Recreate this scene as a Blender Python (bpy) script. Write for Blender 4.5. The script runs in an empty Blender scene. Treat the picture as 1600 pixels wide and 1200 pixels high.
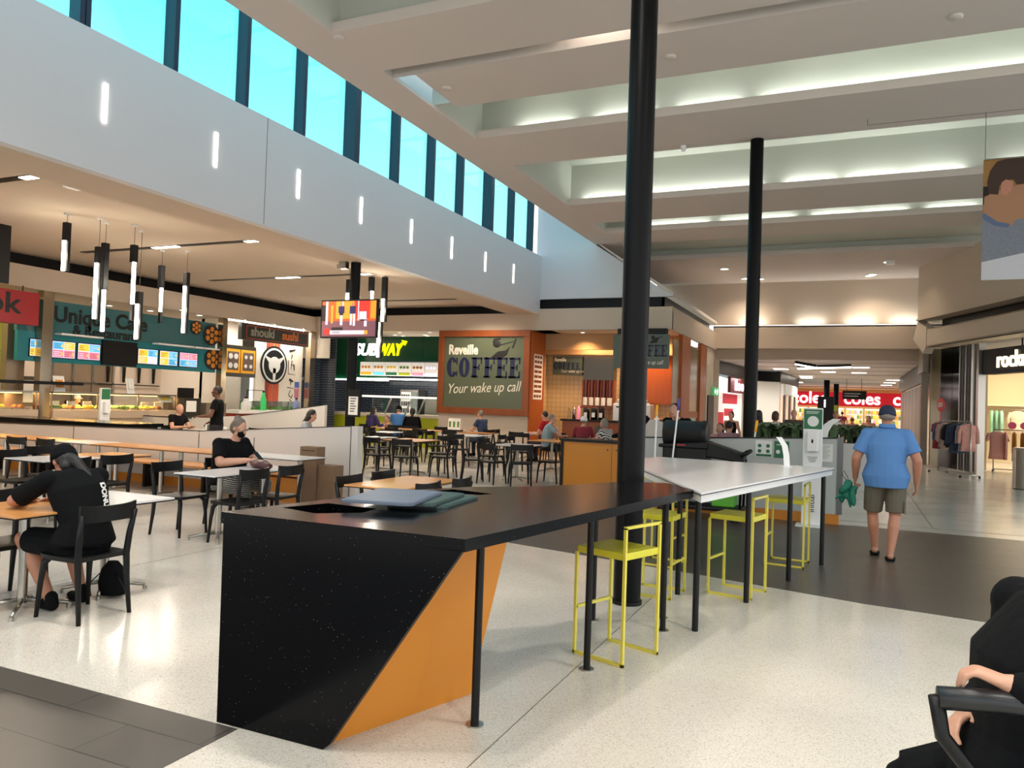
import bpy, bmesh, math, random
from mathutils import Vector, Matrix
random.seed(7)
S = bpy.context.scene
C = S.collection
R = math.radians
PI = math.pi

# light levels
SKY = 1.6; TINT = (.6, .985, 1.0); UPL = .16; DL = 1.0; CT = 1.6; PD = 1.0; SH = 1.0; CO = 1.0; NL = .75

# ------------------------------------------------------------ camera
F_PX = 1202.0; CAM_Z = 1.62
ROLL = math.atan(.034); PITCH = 28/1202; YAW = math.atan(532/1202)
_f = Vector((-math.sin(YAW)*math.cos(PITCH), math.cos(YAW)*math.cos(PITCH), math.sin(PITCH)))
_r0 = _f.cross(Vector((0, 0, 1))).normalized(); _u0 = _r0.cross(_f)
_r = _r0*math.cos(ROLL)+_u0*math.sin(ROLL); _u = _u0*math.cos(ROLL)-_r0*math.sin(ROLL)
cam_d = bpy.data.cameras.new('camera'); cam = bpy.data.objects.new('camera', cam_d); C.objects.link(cam)
cam_d.sensor_width = 36.0; cam_d.lens = F_PX*36/1600; cam_d.clip_start = .05; cam_d.clip_end = 400
cm = Matrix(((_r.x, _u.x, -_f.x, 0), (_r.y, _u.y, -_f.y, 0), (_r.z, _u.z, -_f.z, CAM_Z), (0, 0, 0, 1)))
cam.matrix_world = cm
S.camera = cam
S.view_settings.view_transform = 'Standard'; S.view_settings.look = 'None'
S.view_settings.gamma = 1; S.view_settings.use_curve_mapping = False
S.view_settings.exposure = 0.38

# ------------------------------------------------------------ sky
W = bpy.data.worlds.new('sky'); S.world = W; W.use_nodes = True
wn = W.node_tree.nodes; wl = W.node_tree.links
bg = wn['Background']; bg.inputs['Strength'].default_value = SKY
tc = wn.new('ShaderNodeTexCoord'); sx = wn.new('ShaderNodeSeparateXYZ'); cr = wn.new('ShaderNodeValToRGB')
wl.new(tc.outputs['Generated'], sx.inputs[0]); wl.new(sx.outputs['Z'], cr.inputs['Fac']); wl.new(cr.outputs[0], bg.inputs['Color'])
cr.color_ramp.elements[0].position = .0; cr.color_ramp.elements[0].color = (.98, .94, .9, 1)
cr.color_ramp.elements[1].position = .85; cr.color_ramp.elements[1].color = (.5, .76, 1.0, 1)
e = cr.color_ramp.elements.new(.22); e.color = (1.0, .98, .96, 1)
e = cr.color_ramp.elements.new(.47); e.color = (.26, .80, 1.0, 1)

def onz(px, py, z=0.0):
    d = _f+_r*((px-800)/F_PX)+_u*((600-py)/F_PX); return Vector((0, 0, CAM_Z))+d*((z-CAM_Z)/d.z)
def onx(px, py, x):
    d = _f+_r*((px-800)/F_PX)+_u*((600-py)/F_PX); return Vector((0, 0, CAM_Z))+d*(x/d.x)
def ony(px, py, y):
    d = _f+_r*((px-800)/F_PX)+_u*((600-py)/F_PX); return Vector((0, 0, CAM_Z))+d*(y/d.y)

# ------------------------------------------------------------ materials
def lin(c):
    return tuple(((v/255)/12.92 if v/255 <= .04045 else (((v/255)+.055)/1.055)**2.4) for v in c)
_m = {}
def mat(name, rgb, rough=.5, metal=0.0, spec=.5, emit=0.0, ecol=None, trans=0.0, alpha=1.0, bump=0.0, bscale=60, var=0.0, vscale=8, coat=0.0):
    if name in _m: return _m[name]
    m = bpy.data.materials.new(name); m.use_nodes = True; n = m.node_tree.nodes; l = m.node_tree.links
    b = n['Principled BSDF']; c = lin(rgb)
    b.inputs['Base Color'].default_value = (*c, 1); b.inputs['Roughness'].default_value = rough
    b.inputs['Metallic'].default_value = metal; b.inputs['Specular IOR Level'].default_value = spec
    b.inputs['Coat Weight'].default_value = coat
    if trans: b.inputs['Transmission Weight'].default_value = trans
    if alpha < 1: b.inputs['Alpha'].default_value = alpha
    if emit:
        b.inputs['Emission Color'].default_value = (*(lin(ecol) if ecol else c), 1); b.inputs['Emission Strength'].default_value = emit
    t = n.new('ShaderNodeTexCoord')
    if var:
        no = n.new('ShaderNodeTexNoise'); no.inputs['Scale'].default_value = vscale; no.inputs['Detail'].default_value = 4
        mx = n.new('ShaderNodeMix'); mx.data_type = 'RGBA'
        l.new(t.outputs['Object'], no.inputs['Vector']); l.new(no.outputs['Fac'], mx.inputs['Factor'])
        mx.inputs['A'].default_value = (*[min(1, v*(1-var)) for v in c], 1); mx.inputs['B'].default_value = (*[min(1, v*(1+var)) for v in c], 1)
        l.new(mx.outputs['Result'], b.inputs['Base Color'])
    if bump:
        no = n.new('ShaderNodeTexNoise'); no.inputs['Scale'].default_value = bscale
        bp = n.new('ShaderNodeBump'); bp.inputs['Strength'].default_value = bump; bp.inputs['Distance'].default_value = .01
        l.new(t.outputs['Object'], no.inputs['Vector']); l.new(no.outputs['Fac'], bp.inputs['Height']); l.new(bp.outputs[0], b.inputs['Normal'])
    _m[name] = m; return m

def wood(name, c1, c2, scale=(1, 12, 1), rough=.4, coat=0.0):
    m = mat(name, c1, rough, coat=coat); n = m.node_tree.nodes; l = m.node_tree.links
    t = n.new('ShaderNodeTexCoord'); mp = n.new('ShaderNodeMapping'); mp.inputs['Scale'].default_value = scale
    no = n.new('ShaderNodeTexNoise'); no.inputs['Scale'].default_value = 3; no.inputs['Detail'].default_value = 6; no.inputs['Distortion'].default_value = .6
    mx = n.new('ShaderNodeMix'); mx.data_type = 'RGBA'; mx.inputs['A'].default_value = (*lin(c1), 1); mx.inputs['B'].default_value = (*lin(c2), 1)
    l.new(t.outputs['Object'], mp.inputs[0]); l.new(mp.outputs[0], no.inputs['Vector']); l.new(no.outputs['Fac'], mx.inputs['Factor'])
    l.new(mx.outputs['Result'], n['Principled BSDF'].inputs['Base Color']); return m

def brick(name, c1, c2, mortar, w, h, ms, rough=.4, offset=.5, axes='XY', bump=.3):
    """tiles; axes says which object axes the pattern runs over"""
    m = mat(name, c1, rough); n = m.node_tree.nodes; l = m.node_tree.links
    t = n.new('ShaderNodeTexCoord'); s = n.new('ShaderNodeSeparateXYZ'); cb = n.new('ShaderNodeCombineXYZ')
    l.new(t.outputs['Object'], s.inputs[0]); l.new(s.outputs[axes[0]], cb.inputs['X']); l.new(s.outputs[axes[1]], cb.inputs['Y'])
    br = n.new('ShaderNodeTexBrick'); br.inputs['Scale'].default_value = 1; br.inputs['Brick Width'].default_value = w; br.inputs['Row Height'].default_value = h
    br.inputs['Mortar Size'].default_value = ms; br.offset = offset
    br.inputs['Color1'].default_value = (*lin(c1), 1); br.inputs['Color2'].default_value = (*lin(c2), 1); br.inputs['Mortar'].default_value = (*lin(mortar), 1)
    l.new(cb.outputs[0], br.inputs['Vector']); l.new(br.outputs['Color'], n['Principled BSDF'].inputs['Base Color'])
    bp = n.new('ShaderNodeBump'); bp.inputs['Strength'].default_value = bump; bp.inputs['Distance'].default_value = .002; bp.invert = True
    l.new(br.outputs['Fac'], bp.inputs['Height']); l.new(bp.outputs[0], n['Principled BSDF'].inputs['Normal'])
    return m

def terrazzo():
    m = mat('terrazzo', (205, 199, 184), .17, spec=.5); n = m.node_tree.nodes; l = m.node_tree.links
    t = n.new('ShaderNodeTexCoord'); b = n['Principled BSDF']
    v = n.new('ShaderNodeTexVoronoi'); v.inputs['Scale'].default_value = 210; l.new(t.outputs['Object'], v.inputs['Vector'])
    cr = n.new('ShaderNodeValToRGB'); l.new(v.outputs['Color'], cr.inputs['Fac'])
    el = cr.color_ramp.elements; el[0].position = .12; el[0].color = (*lin((172, 162, 147)), 1); el[1].position = .3; el[1].color = (*lin((206, 198, 187)), 1)
    x = el.new(.8); x.color = (*lin((218, 211, 201)), 1)
    no = n.new('ShaderNodeTexNoise'); no.inputs['Scale'].default_value = .6; l.new(t.outputs['Object'], no.inputs['Vector'])
    mx = n.new('ShaderNodeMix'); mx.data_type = 'RGBA'; mx.blend_type = 'MULTIPLY'; mx.inputs['Factor'].default_value = .35
    l.new(cr.outputs[0], mx.inputs['A']); l.new(no.outputs['Color'], mx.inputs['B']);
    hs = n.new('ShaderNodeHueSaturation'); hs.inputs['Saturation'].default_value = .0; hs.inputs['Value'].default_value = 1.7
    l.new(no.outputs['Color'], hs.inputs['Color']); l.new(hs.outputs[0], mx.inputs['B'])
    l.new(mx.outputs['Result'], b.inputs['Base Color'])
    mr = n.new('ShaderNodeMapRange'); mr.inputs['To Min'].default_value = .1; mr.inputs['To Max'].default_value = .26
    n2 = n.new('ShaderNodeTexNoise'); n2.inputs['Scale'].default_value = 1.7; l.new(t.outputs['Object'], n2.inputs['Vector']); l.new(n2.outputs['Fac'], mr.inputs['Value']); l.new(mr.outputs[0], b.inputs['Roughness'])
    return m

def speckled(nm, sp):
    m = mat(nm, (9, 9, 11), .16, spec=sp); n = m.node_tree.nodes; l = m.node_tree.links
    t = n.new('ShaderNodeTexCoord'); v = n.new('ShaderNodeTexVoronoi'); v.inputs['Scale'].default_value = 95; l.new(t.outputs['Object'], v.inputs['Vector'])
    s = n.new('ShaderNodeSeparateColor'); l.new(v.outputs['Color'], s.inputs[0])
    g = n.new('ShaderNodeMath'); g.operation = 'GREATER_THAN'; g.inputs[1].default_value = .93; l.new(s.outputs[0], g.inputs[0])
    d = n.new('ShaderNodeMath'); d.operation = 'LESS_THAN'; d.inputs[1].default_value = .22; l.new(v.outputs['Distance'], d.inputs[0])
    mu = n.new('ShaderNodeMath'); mu.operation = 'MULTIPLY'; l.new(g.outputs[0], mu.inputs[0]); l.new(d.outputs[0], mu.inputs[1])
    mx = n.new('ShaderNodeMix'); mx.data_type = 'RGBA'; mx.inputs['A'].default_value = (.0022, .0022, .003, 1); mx.inputs['B'].default_value = (.075, .075, .07, 1)
    l.new(mu.outputs[0], mx.inputs['Factor']); l.new(mx.outputs['Result'], n['Principled BSDF'].inputs['Base Color']); return m

def tinted_glass(name, col, gloss=.12):
    m = bpy.data.materials.new(name); m.use_nodes = True; n = m.node_tree.nodes; l = m.node_tree.links
    n.remove(n['Principled BSDF']); o = n['Material Output']
    tr = n.new('ShaderNodeBsdfTransparent'); tr.inputs[0].default_value = (*col, 1); gl = n.new('ShaderNodeBsdfGlossy'); gl.inputs['Roughness'].default_value = .03
    fr = n.new('ShaderNodeFresnel'); fr.inputs['IOR'].default_value = 1.45; mu = n.new('ShaderNodeMath'); mu.operation = 'MULTIPLY'; mu.inputs[1].default_value = gloss*8
    l.new(fr.outputs[0], mu.inputs[0]); mu.use_clamp = True
    ms = n.new('ShaderNodeMixShader'); l.new(mu.outputs[0], ms.inputs[0]); l.new(tr.outputs[0], ms.inputs[1]); l.new(gl.outputs[0], ms.inputs[2]); l.new(ms.outputs[0], o.inputs['Surface'])
    return m

M = {}
M['terrazzo'] = terrazzo(); M['stone'] = speckled('black_speckled_stone', .12); M['stonet'] = speckled('polished_black_worktop', .5)
M['darktile'] = brick('dark_floor_tile', (74, 69, 64), (82, 76, 70), (46, 42, 40), .9, .3, .004, .34, .5, 'XY', .5)
M['joint'] = mat('floor_joint', (120, 114, 102), .5)
M['ceil'] = mat('ceiling_paint', (206, 196, 189), .9); M['coff'] = mat('coffer_paint', (196, 200, 190), .9)
M['ceilw'] = mat('warm_ceiling_paint', (196, 180, 162), .9)
M['wallw'] = mat('white_plaster', (208, 209, 213), .85)
M['cream'] = mat('cream_plaster', (206, 193, 176), .85)
M['recess'] = mat('black_recess', (6, 7, 11), .35, spec=.25)
M['colm'] = mat('black_column_paint', (5, 6, 9), .38, spec=.15)
M['frame'] = mat('dark_blue_window_frame', (32, 44, 66), .4)
M['skyglass'] = tinted_glass('tinted_window_glass', TINT, .05)
M['added_roofglass'] = tinted_glass('added_roof_light_glass', (1, 1, 1), .05)  # glass of the roof light added above the void
M['glass'] = tinted_glass('clear_glass', (.93, .96, .95), .1)
M['black'] = mat('black_plastic', (9, 10, 12), .45, spec=.3)
M['chairb'] = mat('black_chair_plastic', (9, 10, 12), .42, spec=.3)
M['steel'] = mat('brushed_steel', (172, 168, 160), .28, 1)
M['steeld'] = mat('dark_steel', (90, 88, 84), .35, 1)
M['ltop'] = mat('white_laminate', (222, 220, 220), .22)
M['otop'] = wood('orange_timber_laminate', (222, 160, 96), (205, 138, 76), (1, 9, 1), .22)
M['orange'] = mat('orange_laminate', (212, 134, 42), .4)
M['orangec'] = mat('mustard_laminate', (200, 128, 24), .35)
M['panel'] = mat('pale_partition_laminate', (206, 203, 200), .4)
M['edge'] = mat('black_edge_band', (10, 10, 10), .4, spec=.3)
M['yellow'] = mat('yellow_enamel', (214, 206, 56), .3)
M['ylite'] = mat('pale_yellow_enamel', (222, 208, 84), .35)
M['lampw'] = mat('lit_white_lamp', (255, 250, 238), .5, emit=7)
M['lampc'] = mat('lit_pendant_tube', (255, 246, 226), .5, emit=9)
M['lamps'] = mat('lit_wall_slot', (255, 246, 234), .5, emit=3.5)
M['teal'] = mat('teal_panel', (14, 118, 128), .3)
M['tealg'] = mat('teal_grey_glass', (62, 112, 118), .12)
M['lime'] = mat('lime_laminate', (168, 178, 30), .4)
M['limeg'] = mat('olive_lime_glass', (186, 184, 84), .25)
M['green'] = mat('dark_green_glass', (10, 66, 40), .14)
M['red'] = mat('red_sign', (150, 4, 16), .4, emit=.06)
M['white'] = mat('white_gloss', (235, 235, 235), .35)
M['paper'] = mat('white_paper', (232, 232, 228), .7)
M['wood'] = wood('red_brown_timber', (150, 78, 34), (112, 52, 20), (1, 1, .12), .35)
M['woodb'] = wood('orange_timber_panel', (176, 92, 36), (150, 70, 24), (6, 6, .3), .4)
M['sage'] = mat('sage_grey_board', (88, 96, 76), .25)
M['sagel'] = mat('sage_small_board', (78, 90, 78), .35)
M['navy'] = mat('navy_lettering', (22, 32, 66), .4)
M['ltr'] = mat('off_white_lettering', (226, 222, 206), .5)
M['darkltr'] = mat('dark_lettering', (8, 8, 10), .5)
M['tilew'] = brick('cream_wall_tile', (216, 188, 142), (210, 182, 136), (170, 140, 100), .15, .15, .006, .3, 0, 'XZ')
M['tiled'] = brick('dark_subway_tile', (44, 50, 60), (38, 44, 54), (90, 95, 102), .34, .085, .007, .15, .5, 'XZ')
M['tiledy'] = brick('dark_subway_tile_side', (44, 50, 60), (38, 44, 54), (90, 95, 102), .34, .085, .007, .15, .5, 'YZ')
M['cork'] = mat('brown_cardboard', (122, 96, 74), .8)
M['skin'] = mat('skin', (196, 146, 122), .5, var=.06, vscale=20)
M['skind'] = mat('dark_brown_skin', (104, 68, 50), .5)
M['skint'] = mat('tanned_skin', (178, 122, 96), .5, var=.06, vscale=20)
M['hairb'] = mat('black_hair', (22, 17, 16), .5, bump=.4, bscale=90)
M['hairbr'] = mat('brown_hair', (70, 44, 28), .55, bump=.4, bscale=90)
M['hairg'] = mat('grey_hair', (124, 116, 106), .6, bump=.4, bscale=90)
M['cblack'] = mat('black_cloth', (5, 6, 9), .9, spec=.2, bump=.3, bscale=40)
M['cnavy'] = mat('navy_cloth', (34, 40, 66), .8)
M['cblue'] = mat('sky_blue_cotton', (84, 130, 188), .85, bump=.25, bscale=30)
M['ckhaki'] = mat('khaki_olive_cotton', (98, 92, 78), .85, bump=.25, bscale=30)
M['eye'] = mat('eye_white', (225, 222, 215), .3); M['iris'] = mat('dark_iris', (30, 22, 16), .2)
M['lip'] = mat('lip', (160, 88, 78), .5)

# ------------------------------------------------------------ mesh builder
class MB:
    def __init__(s): s.v = []; s.f = []; s.mi = []; s.M = Matrix(); s.k = 0; s.sm = []
    def at(s, M_): s.M = M_; return s
    def mat(s, k): s.k = k; return s
    def add(s, vs, fs, smooth=False):
        o = len(s.v); s.v += [tuple(s.M @ Vector(v)) for v in vs]
        for f in fs: s.f.append([i+o for i in f]); s.mi.append(s.k); s.sm.append(smooth)
        return s
    def box(s, x0, x1, y0, y1, z0, z1):
        return s.add([(x0, y0, z0), (x1, y0, z0), (x1, y1, z0), (x0, y1, z0), (x0, y0, z1), (x1, y0, z1), (x1, y1, z1), (x0, y1, z1)],
                     [(0, 3, 2, 1), (4, 5, 6, 7), (0, 1, 5, 4), (1, 2, 6, 5), (2, 3, 7, 6), (3, 0, 4, 7)])
    def prism(s, poly, z0, z1):
        n = len(poly)
        a = sum(poly[i][0]*poly[(i+1) % n][1]-poly[(i+1) % n][0]*poly[i][1] for i in range(n))
        if a < 0: poly = poly[::-1]
        return s.add([(x, y, z0) for x, y in poly]+[(x, y, z1) for x, y in poly], [tuple(range(n))[::-1], tuple(range(n, 2*n))]+[(i, (i+1) % n, (i+1) % n+n, i+n) for i in range(n)])
    def hexa(s, lo, hi):   # lo, hi: four 3-D points each, same order
        return s.add(list(lo)+list(hi), [(0, 3, 2, 1), (4, 5, 6, 7), (0, 1, 5, 4), (1, 2, 6, 5), (2, 3, 7, 6), (3, 0, 4, 7)])
    def tube(s, pts, r, n=10, rz=None, square=False, cap=True):
        """tube through pts; r number or list; square gives a four-sided bar"""
        pts = [Vector(p) for p in pts]; m = len(pts); rs = r if isinstance(r, (list, tuple)) else [r]*m
        if square: n = 4
        vs = []; up = None
        for i, p in enumerate(pts):
            d = (pts[min(i+1, m-1)]-pts[max(i-1, 0)]).normalized()
            if up is None:
                up = Vector((0, 0, 1)) if abs(d.z) < .9 else Vector((0, 1, 0))
            a = d.cross(up).normalized(); b = a.cross(d).normalized(); up = b
            for k in range(n):
                t = 2*PI*k/n+(PI/4 if square else 0); q = (2**.5 if square else 1)
                vs.append(p+(a*math.cos(t)+b*math.sin(t))*rs[i]*q)
        fs = [(i*n+k, i*n+(k+1) % n, (i+1)*n+(k+1) % n, (i+1)*n+k) for i in range(m-1) for k in range(n)]
        fs = [f[::-1] for f in fs]
        if cap: fs += [tuple(range(n)), tuple(range((m-1)*n, m*n))[::-1]]
        return s.add(vs, fs, not square)
    def cyl(s, x, y, z0, z1, r, r1=None, n=20):
        r1 = r if r1 is None else r1
        vs = [(x+r*math.cos(2*PI*k/n), y+r*math.sin(2*PI*k/n), z0) for k in range(n)]+[(x+r1*math.cos(2*PI*k/n), y+r1*math.sin(2*PI*k/n), z1) for k in range(n)]
        s.add(vs, [(k, (k+1) % n, (k+1) % n+n, k+n) for k in range(n)], True)
        return s.add(vs, [tuple(range(n))[::-1], tuple(range(n, 2*n))])
    def lathe(s, x, y, prof, n=16):
        m = len(prof); vs = [(x+r*math.cos(2*PI*k/n), y+r*math.sin(2*PI*k/n), z) for r, z in prof for k in range(n)]
        fs = [(i*n+k, i*n+(k+1) % n, (i+1)*n+(k+1) % n, (i+1)*n+k) for i in range(m-1) for k in range(n)]
        return s.add(vs, fs, True)
    def ell(s, c, r, rot=None, n=14, m=9):
        c = Vector(c); rr = r if isinstance(r, (tuple, list)) else (r, r, r); Q = rot.to_3x3() if rot is not None else Matrix.Identity(3)
        vs = [c+Q @ Vector((0, 0, -rr[2]))]
        for i in range(1, m):
            a = PI*i/m-PI/2
            for k in range(n):
                t = 2*PI*k/n; vs.append(c+Q @ Vector((rr[0]*math.cos(a)*math.cos(t), rr[1]*math.cos(a)*math.sin(t), rr[2]*math.sin(a))))
        vs.append(c+Q @ Vector((0, 0, rr[2]))); L = len(vs)-1
        fs = [(0, 1+(k+1) % n, 1+k) for k in range(n)]+[(1+i*n+k, 1+i*n+(k+1) % n, 1+(i+1)*n+(k+1) % n, 1+(i+1)*n+k) for i in range(m-2) for k in range(n)]+[(L, 1+(m-2)*n+k, 1+(m-2)*n+(k+1) % n) for k in range(n)]
        return s.add(vs, fs, True)
    def cap(s, a, ra, b, rb, n=12):
        """capsule between two points with two radii (closed)"""
        a = Vector(a); b = Vector(b); d = (b-a); L = d.length
        if L < 1e-5: return s.ell(a, ra)
        d /= L; u = d.cross(Vector((0, 0, 1)) if abs(d.z) < .9 else Vector((1, 0, 0))).normalized(); w = d.cross(u)
        rings = [(-ra*.95, ra*.3), (-ra*.7, ra*.71), (-ra*.3, ra*.95), (0, ra), (L, rb), (L+rb*.3, rb*.95), (L+rb*.7, rb*.71), (L+rb*.95, rb*.3)]
        vs = [a+d*t+(u*math.cos(2*PI*k/n)+w*math.sin(2*PI*k/n))*r for t, r in rings for k in range(n)]; m = len(rings)
        fs = [(i*n+k, i*n+(k+1) % n, (i+1)*n+(k+1) % n, (i+1)*n+k) for i in range(m-1) for k in range(n)]+[tuple(range(n))[::-1], tuple(range((m-1)*n, m*n))]
        return s.add(vs, fs, True)
    def loft(s, rings, side=(1, 0, 0), n=18):
        """closed body through rings (point, rx, ry)"""
        side = Vector(side).normalized(); P = [Vector(r[0]) for r in rings]; m = len(P); vs = []
        for i, (p, rx, ry) in enumerate(rings):
            d = (P[min(i+1, m-1)]-P[max(i-1, 0)]).normalized(); w = d.cross(side).normalized(); u = w.cross(d).normalized()
            for k in range(n):
                t = 2*PI*k/n; vs.append(P[i]+u*math.cos(t)*rx+w*math.sin(t)*ry)
        fs = [(i*n+k, i*n+(k+1) % n, (i+1)*n+(k+1) % n, (i+1)*n+k) for i in range(m-1) for k in range(n)]+[tuple(range(n))[::-1], tuple(range((m-1)*n, m*n))]
        return s.add(vs, fs, True)
    def mesh(s, name='mesh'):
        me = bpy.data.meshes.new(name); me.from_pydata(s.v, [], s.f); me.update()
        me.polygons.foreach_set('material_index', s.mi); me.polygons.foreach_set('use_smooth', s.sm)
        return me
    def build(s, name, mats, parent=None, label=None, bevel=0.0, loc=None, rz=0):
        me = s.mesh(name)
        for m in (mats if isinstance(mats, (list, tuple)) else [mats]): me.materials.append(m)
        o = bpy.data.objects.new(name, me); C.objects.link(o)
        if parent: o.parent = parent
        if label: o['label'] = label
        if bevel:
            b = o.modifiers.new('bevel', 'BEVEL'); b.width = bevel; b.segments = 2; b.limit_method = 'ANGLE'; b.angle_limit = R(40)
        if loc is not None: o.location = loc
        if rz: o.rotation_euler.z = rz
        return o

def tag(o, label, cat, group=None, kind=None):
    o['label'] = label; o['category'] = cat
    if group: o['group'] = group
    if kind: o['kind'] = kind
    return o
def thing(name, label, cat, loc=(0, 0, 0), rz=0, group=None):
    o = bpy.data.objects.new(name, None); C.objects.link(o); o.empty_display_size = .1
    o.location = loc; o.rotation_euler = (0, 0, rz); return tag(o, label, cat, group)
def struct(name, mb, mats, bevel=0): 
    o = mb.build(name, mats, bevel=bevel); o['kind'] = 'structure'; return o
def dup(root, loc, rz, label=None, group=None):
    r = root.copy(); C.objects.link(r); r.location = loc; r.rotation_euler = (0, 0, rz)
    if label: r['label'] = label
    if group: r['group'] = group
    for ch in list(root.children):
        c = ch.copy(); C.objects.link(c); c.parent = r
        for g in list(ch.children):
            d = g.copy(); C.objects.link(d); d.parent = c
    return r
def frame(o, r, u=(0, 0, 1)):
    r = Vector(r).normalized(); u = Vector(u).normalized(); n = r.cross(u)
    return Matrix(((r.x, u.x, n.x, o[0]), (r.y, u.y, n.y, o[1]), (r.z, u.z, n.z, o[2]), (0, 0, 0, 1)))
def text(name, s, size, m, Mx, parent=None, ext=.004, off=0.0, align='LEFT', shear=0, sx=1.0, sp=1.0, label=None, fit=None):
    cu = bpy.data.curves.new('lettering', 'FONT'); cu.body = s; cu.size = size; cu.extrude = ext; cu.offset = off; cu.shear = shear
    cu.align_x = align; cu.space_character = sp; cu.resolution_u = 4
    t = bpy.data.objects.new('t', cu); C.objects.link(t)
    bpy.context.view_layer.update()
    me = bpy.data.meshes.new_from_object(t.evaluated_get(bpy.context.evaluated_depsgraph_get()))
    bpy.data.objects.remove(t)
    if fit: sx = fit/(max(v.co.x for v in me.vertices)-min(v.co.x for v in me.vertices))
    me.transform(Mx @ Matrix.Diagonal((sx, 1, 1, 1))); me.materials.clear(); me.materials.append(m)
    o = bpy.data.objects.new(name, me); C.objects.link(o)
    if parent: o.parent = parent
    if label: o['label'] = label
    return o
def lamp(kind, loc, power, col=(1, 1, 1), size=.2, rot=(0, 0, 0), parent=None, spot=2.2, blend=.6, sy=None):
    d = bpy.data.lights.new('lamp_light', kind); d.energy = power; d.color = col
    if kind == 'AREA':
        d.size = size
        if sy: d.shape = 'RECTANGLE'; d.size_y = sy
    elif kind == 'SPOT': d.spot_size = spot; d.spot_blend = blend; d.shadow_soft_size = size
    else: d.shadow_soft_size = size
    o = bpy.data.objects.new('lamp_light', d); C.objects.link(o); o.location = loc; o.rotation_euler = rot
    if parent: o.parent = parent
    return o

# ------------------------------------------------------------ floor
fl = MB()
fl.box(-24, 14, -10, 76, -.12, 0)
fl.mat(1)
fl.prism([(-4.3, 8.30), (-3.55, 8.14), (-1.27, 7.64), (.13, 7.28), (1.26, 7.14), (9, 6.2), (9, 12.2), (-4.3, 12.2)], 0, .003)
fl.prism([(-9, 2.91), (-2.67, 2.91), (-2.67, -1), (-9, -1)], 0, .003)
fl.mat(2)
for a in [(-1.52, -1.515, .5, 7.7), (1.1, 1.115, 12.7, 60), (-24, 14, 12.69, 12.71), (-24, -4.3, 8.2, 8.206), (-10.5, -10.494, 0, 21), (-6, -5.994, -2, 20), (-4.3, -4.294, 12.7, 40), (-24, 14, 22.5, 22.506)]:
    fl.box(*a, 0, .0015)
floor = struct('floor', fl, [M['terrazzo'], M['darktile'], M['joint']])

# ------------------------------------------------------------ mall ceiling: flat strips at 6.3 m with lit coffers between
ce = MB()
X0, XC, X1 = -6.9, -6.25, 9.5
def slab(y0, y1, x0=XC, z=6.3, t=.06): ce.box(x0, X1, y0, y1, z, z+t)
ce.box(X0, XC, -8, 29.4, 6.3, 6.36)                # strip along the clerestory void
slab(-8, 5.2); slab(8.0, 9.18); slab(9.45, 10.73, -5.88); slab(12.18, 13.82); slab(17.01, 18.88); slab(20.06, 21.56); slab(24.2, 29.4)
def coffer(y0, y1, depth=.85, back=.2, x0=XC):
    ce.mat(1)
    ce.box(x0-.05, X1, y0-.05, y1+back+.05, 6.3+depth, 6.36+depth)      # top
    ce.box(x0-.06, x0, y0-.05, y1+back+.05, 6.36, 6.36+depth)           # left end
    ce.box(x0, X1, y0-.06, y0, 6.36, 6.36+depth)                        # near upstand
    ce.box(x0, X1, y1+back, y1+back+.06, 6.36, 6.36+depth)              # far upstand, lit
    ce.mat(0); ce.box(x0, X1, y1-.02, y1, 6.3, 6.44)                           # lip hiding the lamps
coffer(5.2, 8.0, .9, 0.15); coffer(9.18, 9.45, .5, .0); coffer(10.73, 12.18, .75); coffer(13.82, 17.01, 1.0); coffer(18.88, 20.06, .6); coffer(21.56, 24.2, .32, .1)
ce.box(XC, -5.88, 9.1, 10.8, 6.8, 6.86)
ce.box(-6.96, -6.9, -8, 29.4, 6.3, 8.2)            # upstand to the void
struct('ceiling', ce, [M['ceil'], M['coff']])

# end of the mall ceiling: cove, bulkhead over the corridor
w = MB()
w.box(-7, 3.2, 29.35, 29.45, 4.75, 6.4); w.box(-4.75, 3.0, 28.95, 29.05, 3.86, 4.66); w.box(-4.75, 3.0, 28.95, 29.4, 4.62, 4.67)
w.box(-4.75, 3.0, 29.05, 29.6, 3.86, 3.9); w.box(-4.75, 2.6, 29.55, 29.65, 3.5, 3.9)
struct('wall_back', w, M['ceilw'])

# ------------------------------------------------------------ food court ceiling at 4.6 m and its lower margin
cc = MB(); cc.box(-21, -9.55, -8, 26, 4.6, 4.7); cc.box(-9.6, -8.8, -8, 21.4, 4.3, 4.36); cc.box(-9.66, -9.6, -8, 21.4, 4.3, 4.7)
cc.box(-9.6, -8.8, -8, 21.4, 5.95, 5.99)
struct('ceiling', cc, M['ceilw'])

# fascia below the clerestory
fa = MB(); fa.box(-8.8, -8.64, -8, 21.4, 4.3, 6.03)
fa.mat(1); fa.box(-8.639, -8.636, 9.52, 9.53, 4.32, 6.03); fa.mat(0); fa.box(-9.05, -8.8, -8, 21.4, 6.0, 6.03)
struct('wall_left', fa, [M['wallw'], M['joint']])

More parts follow.
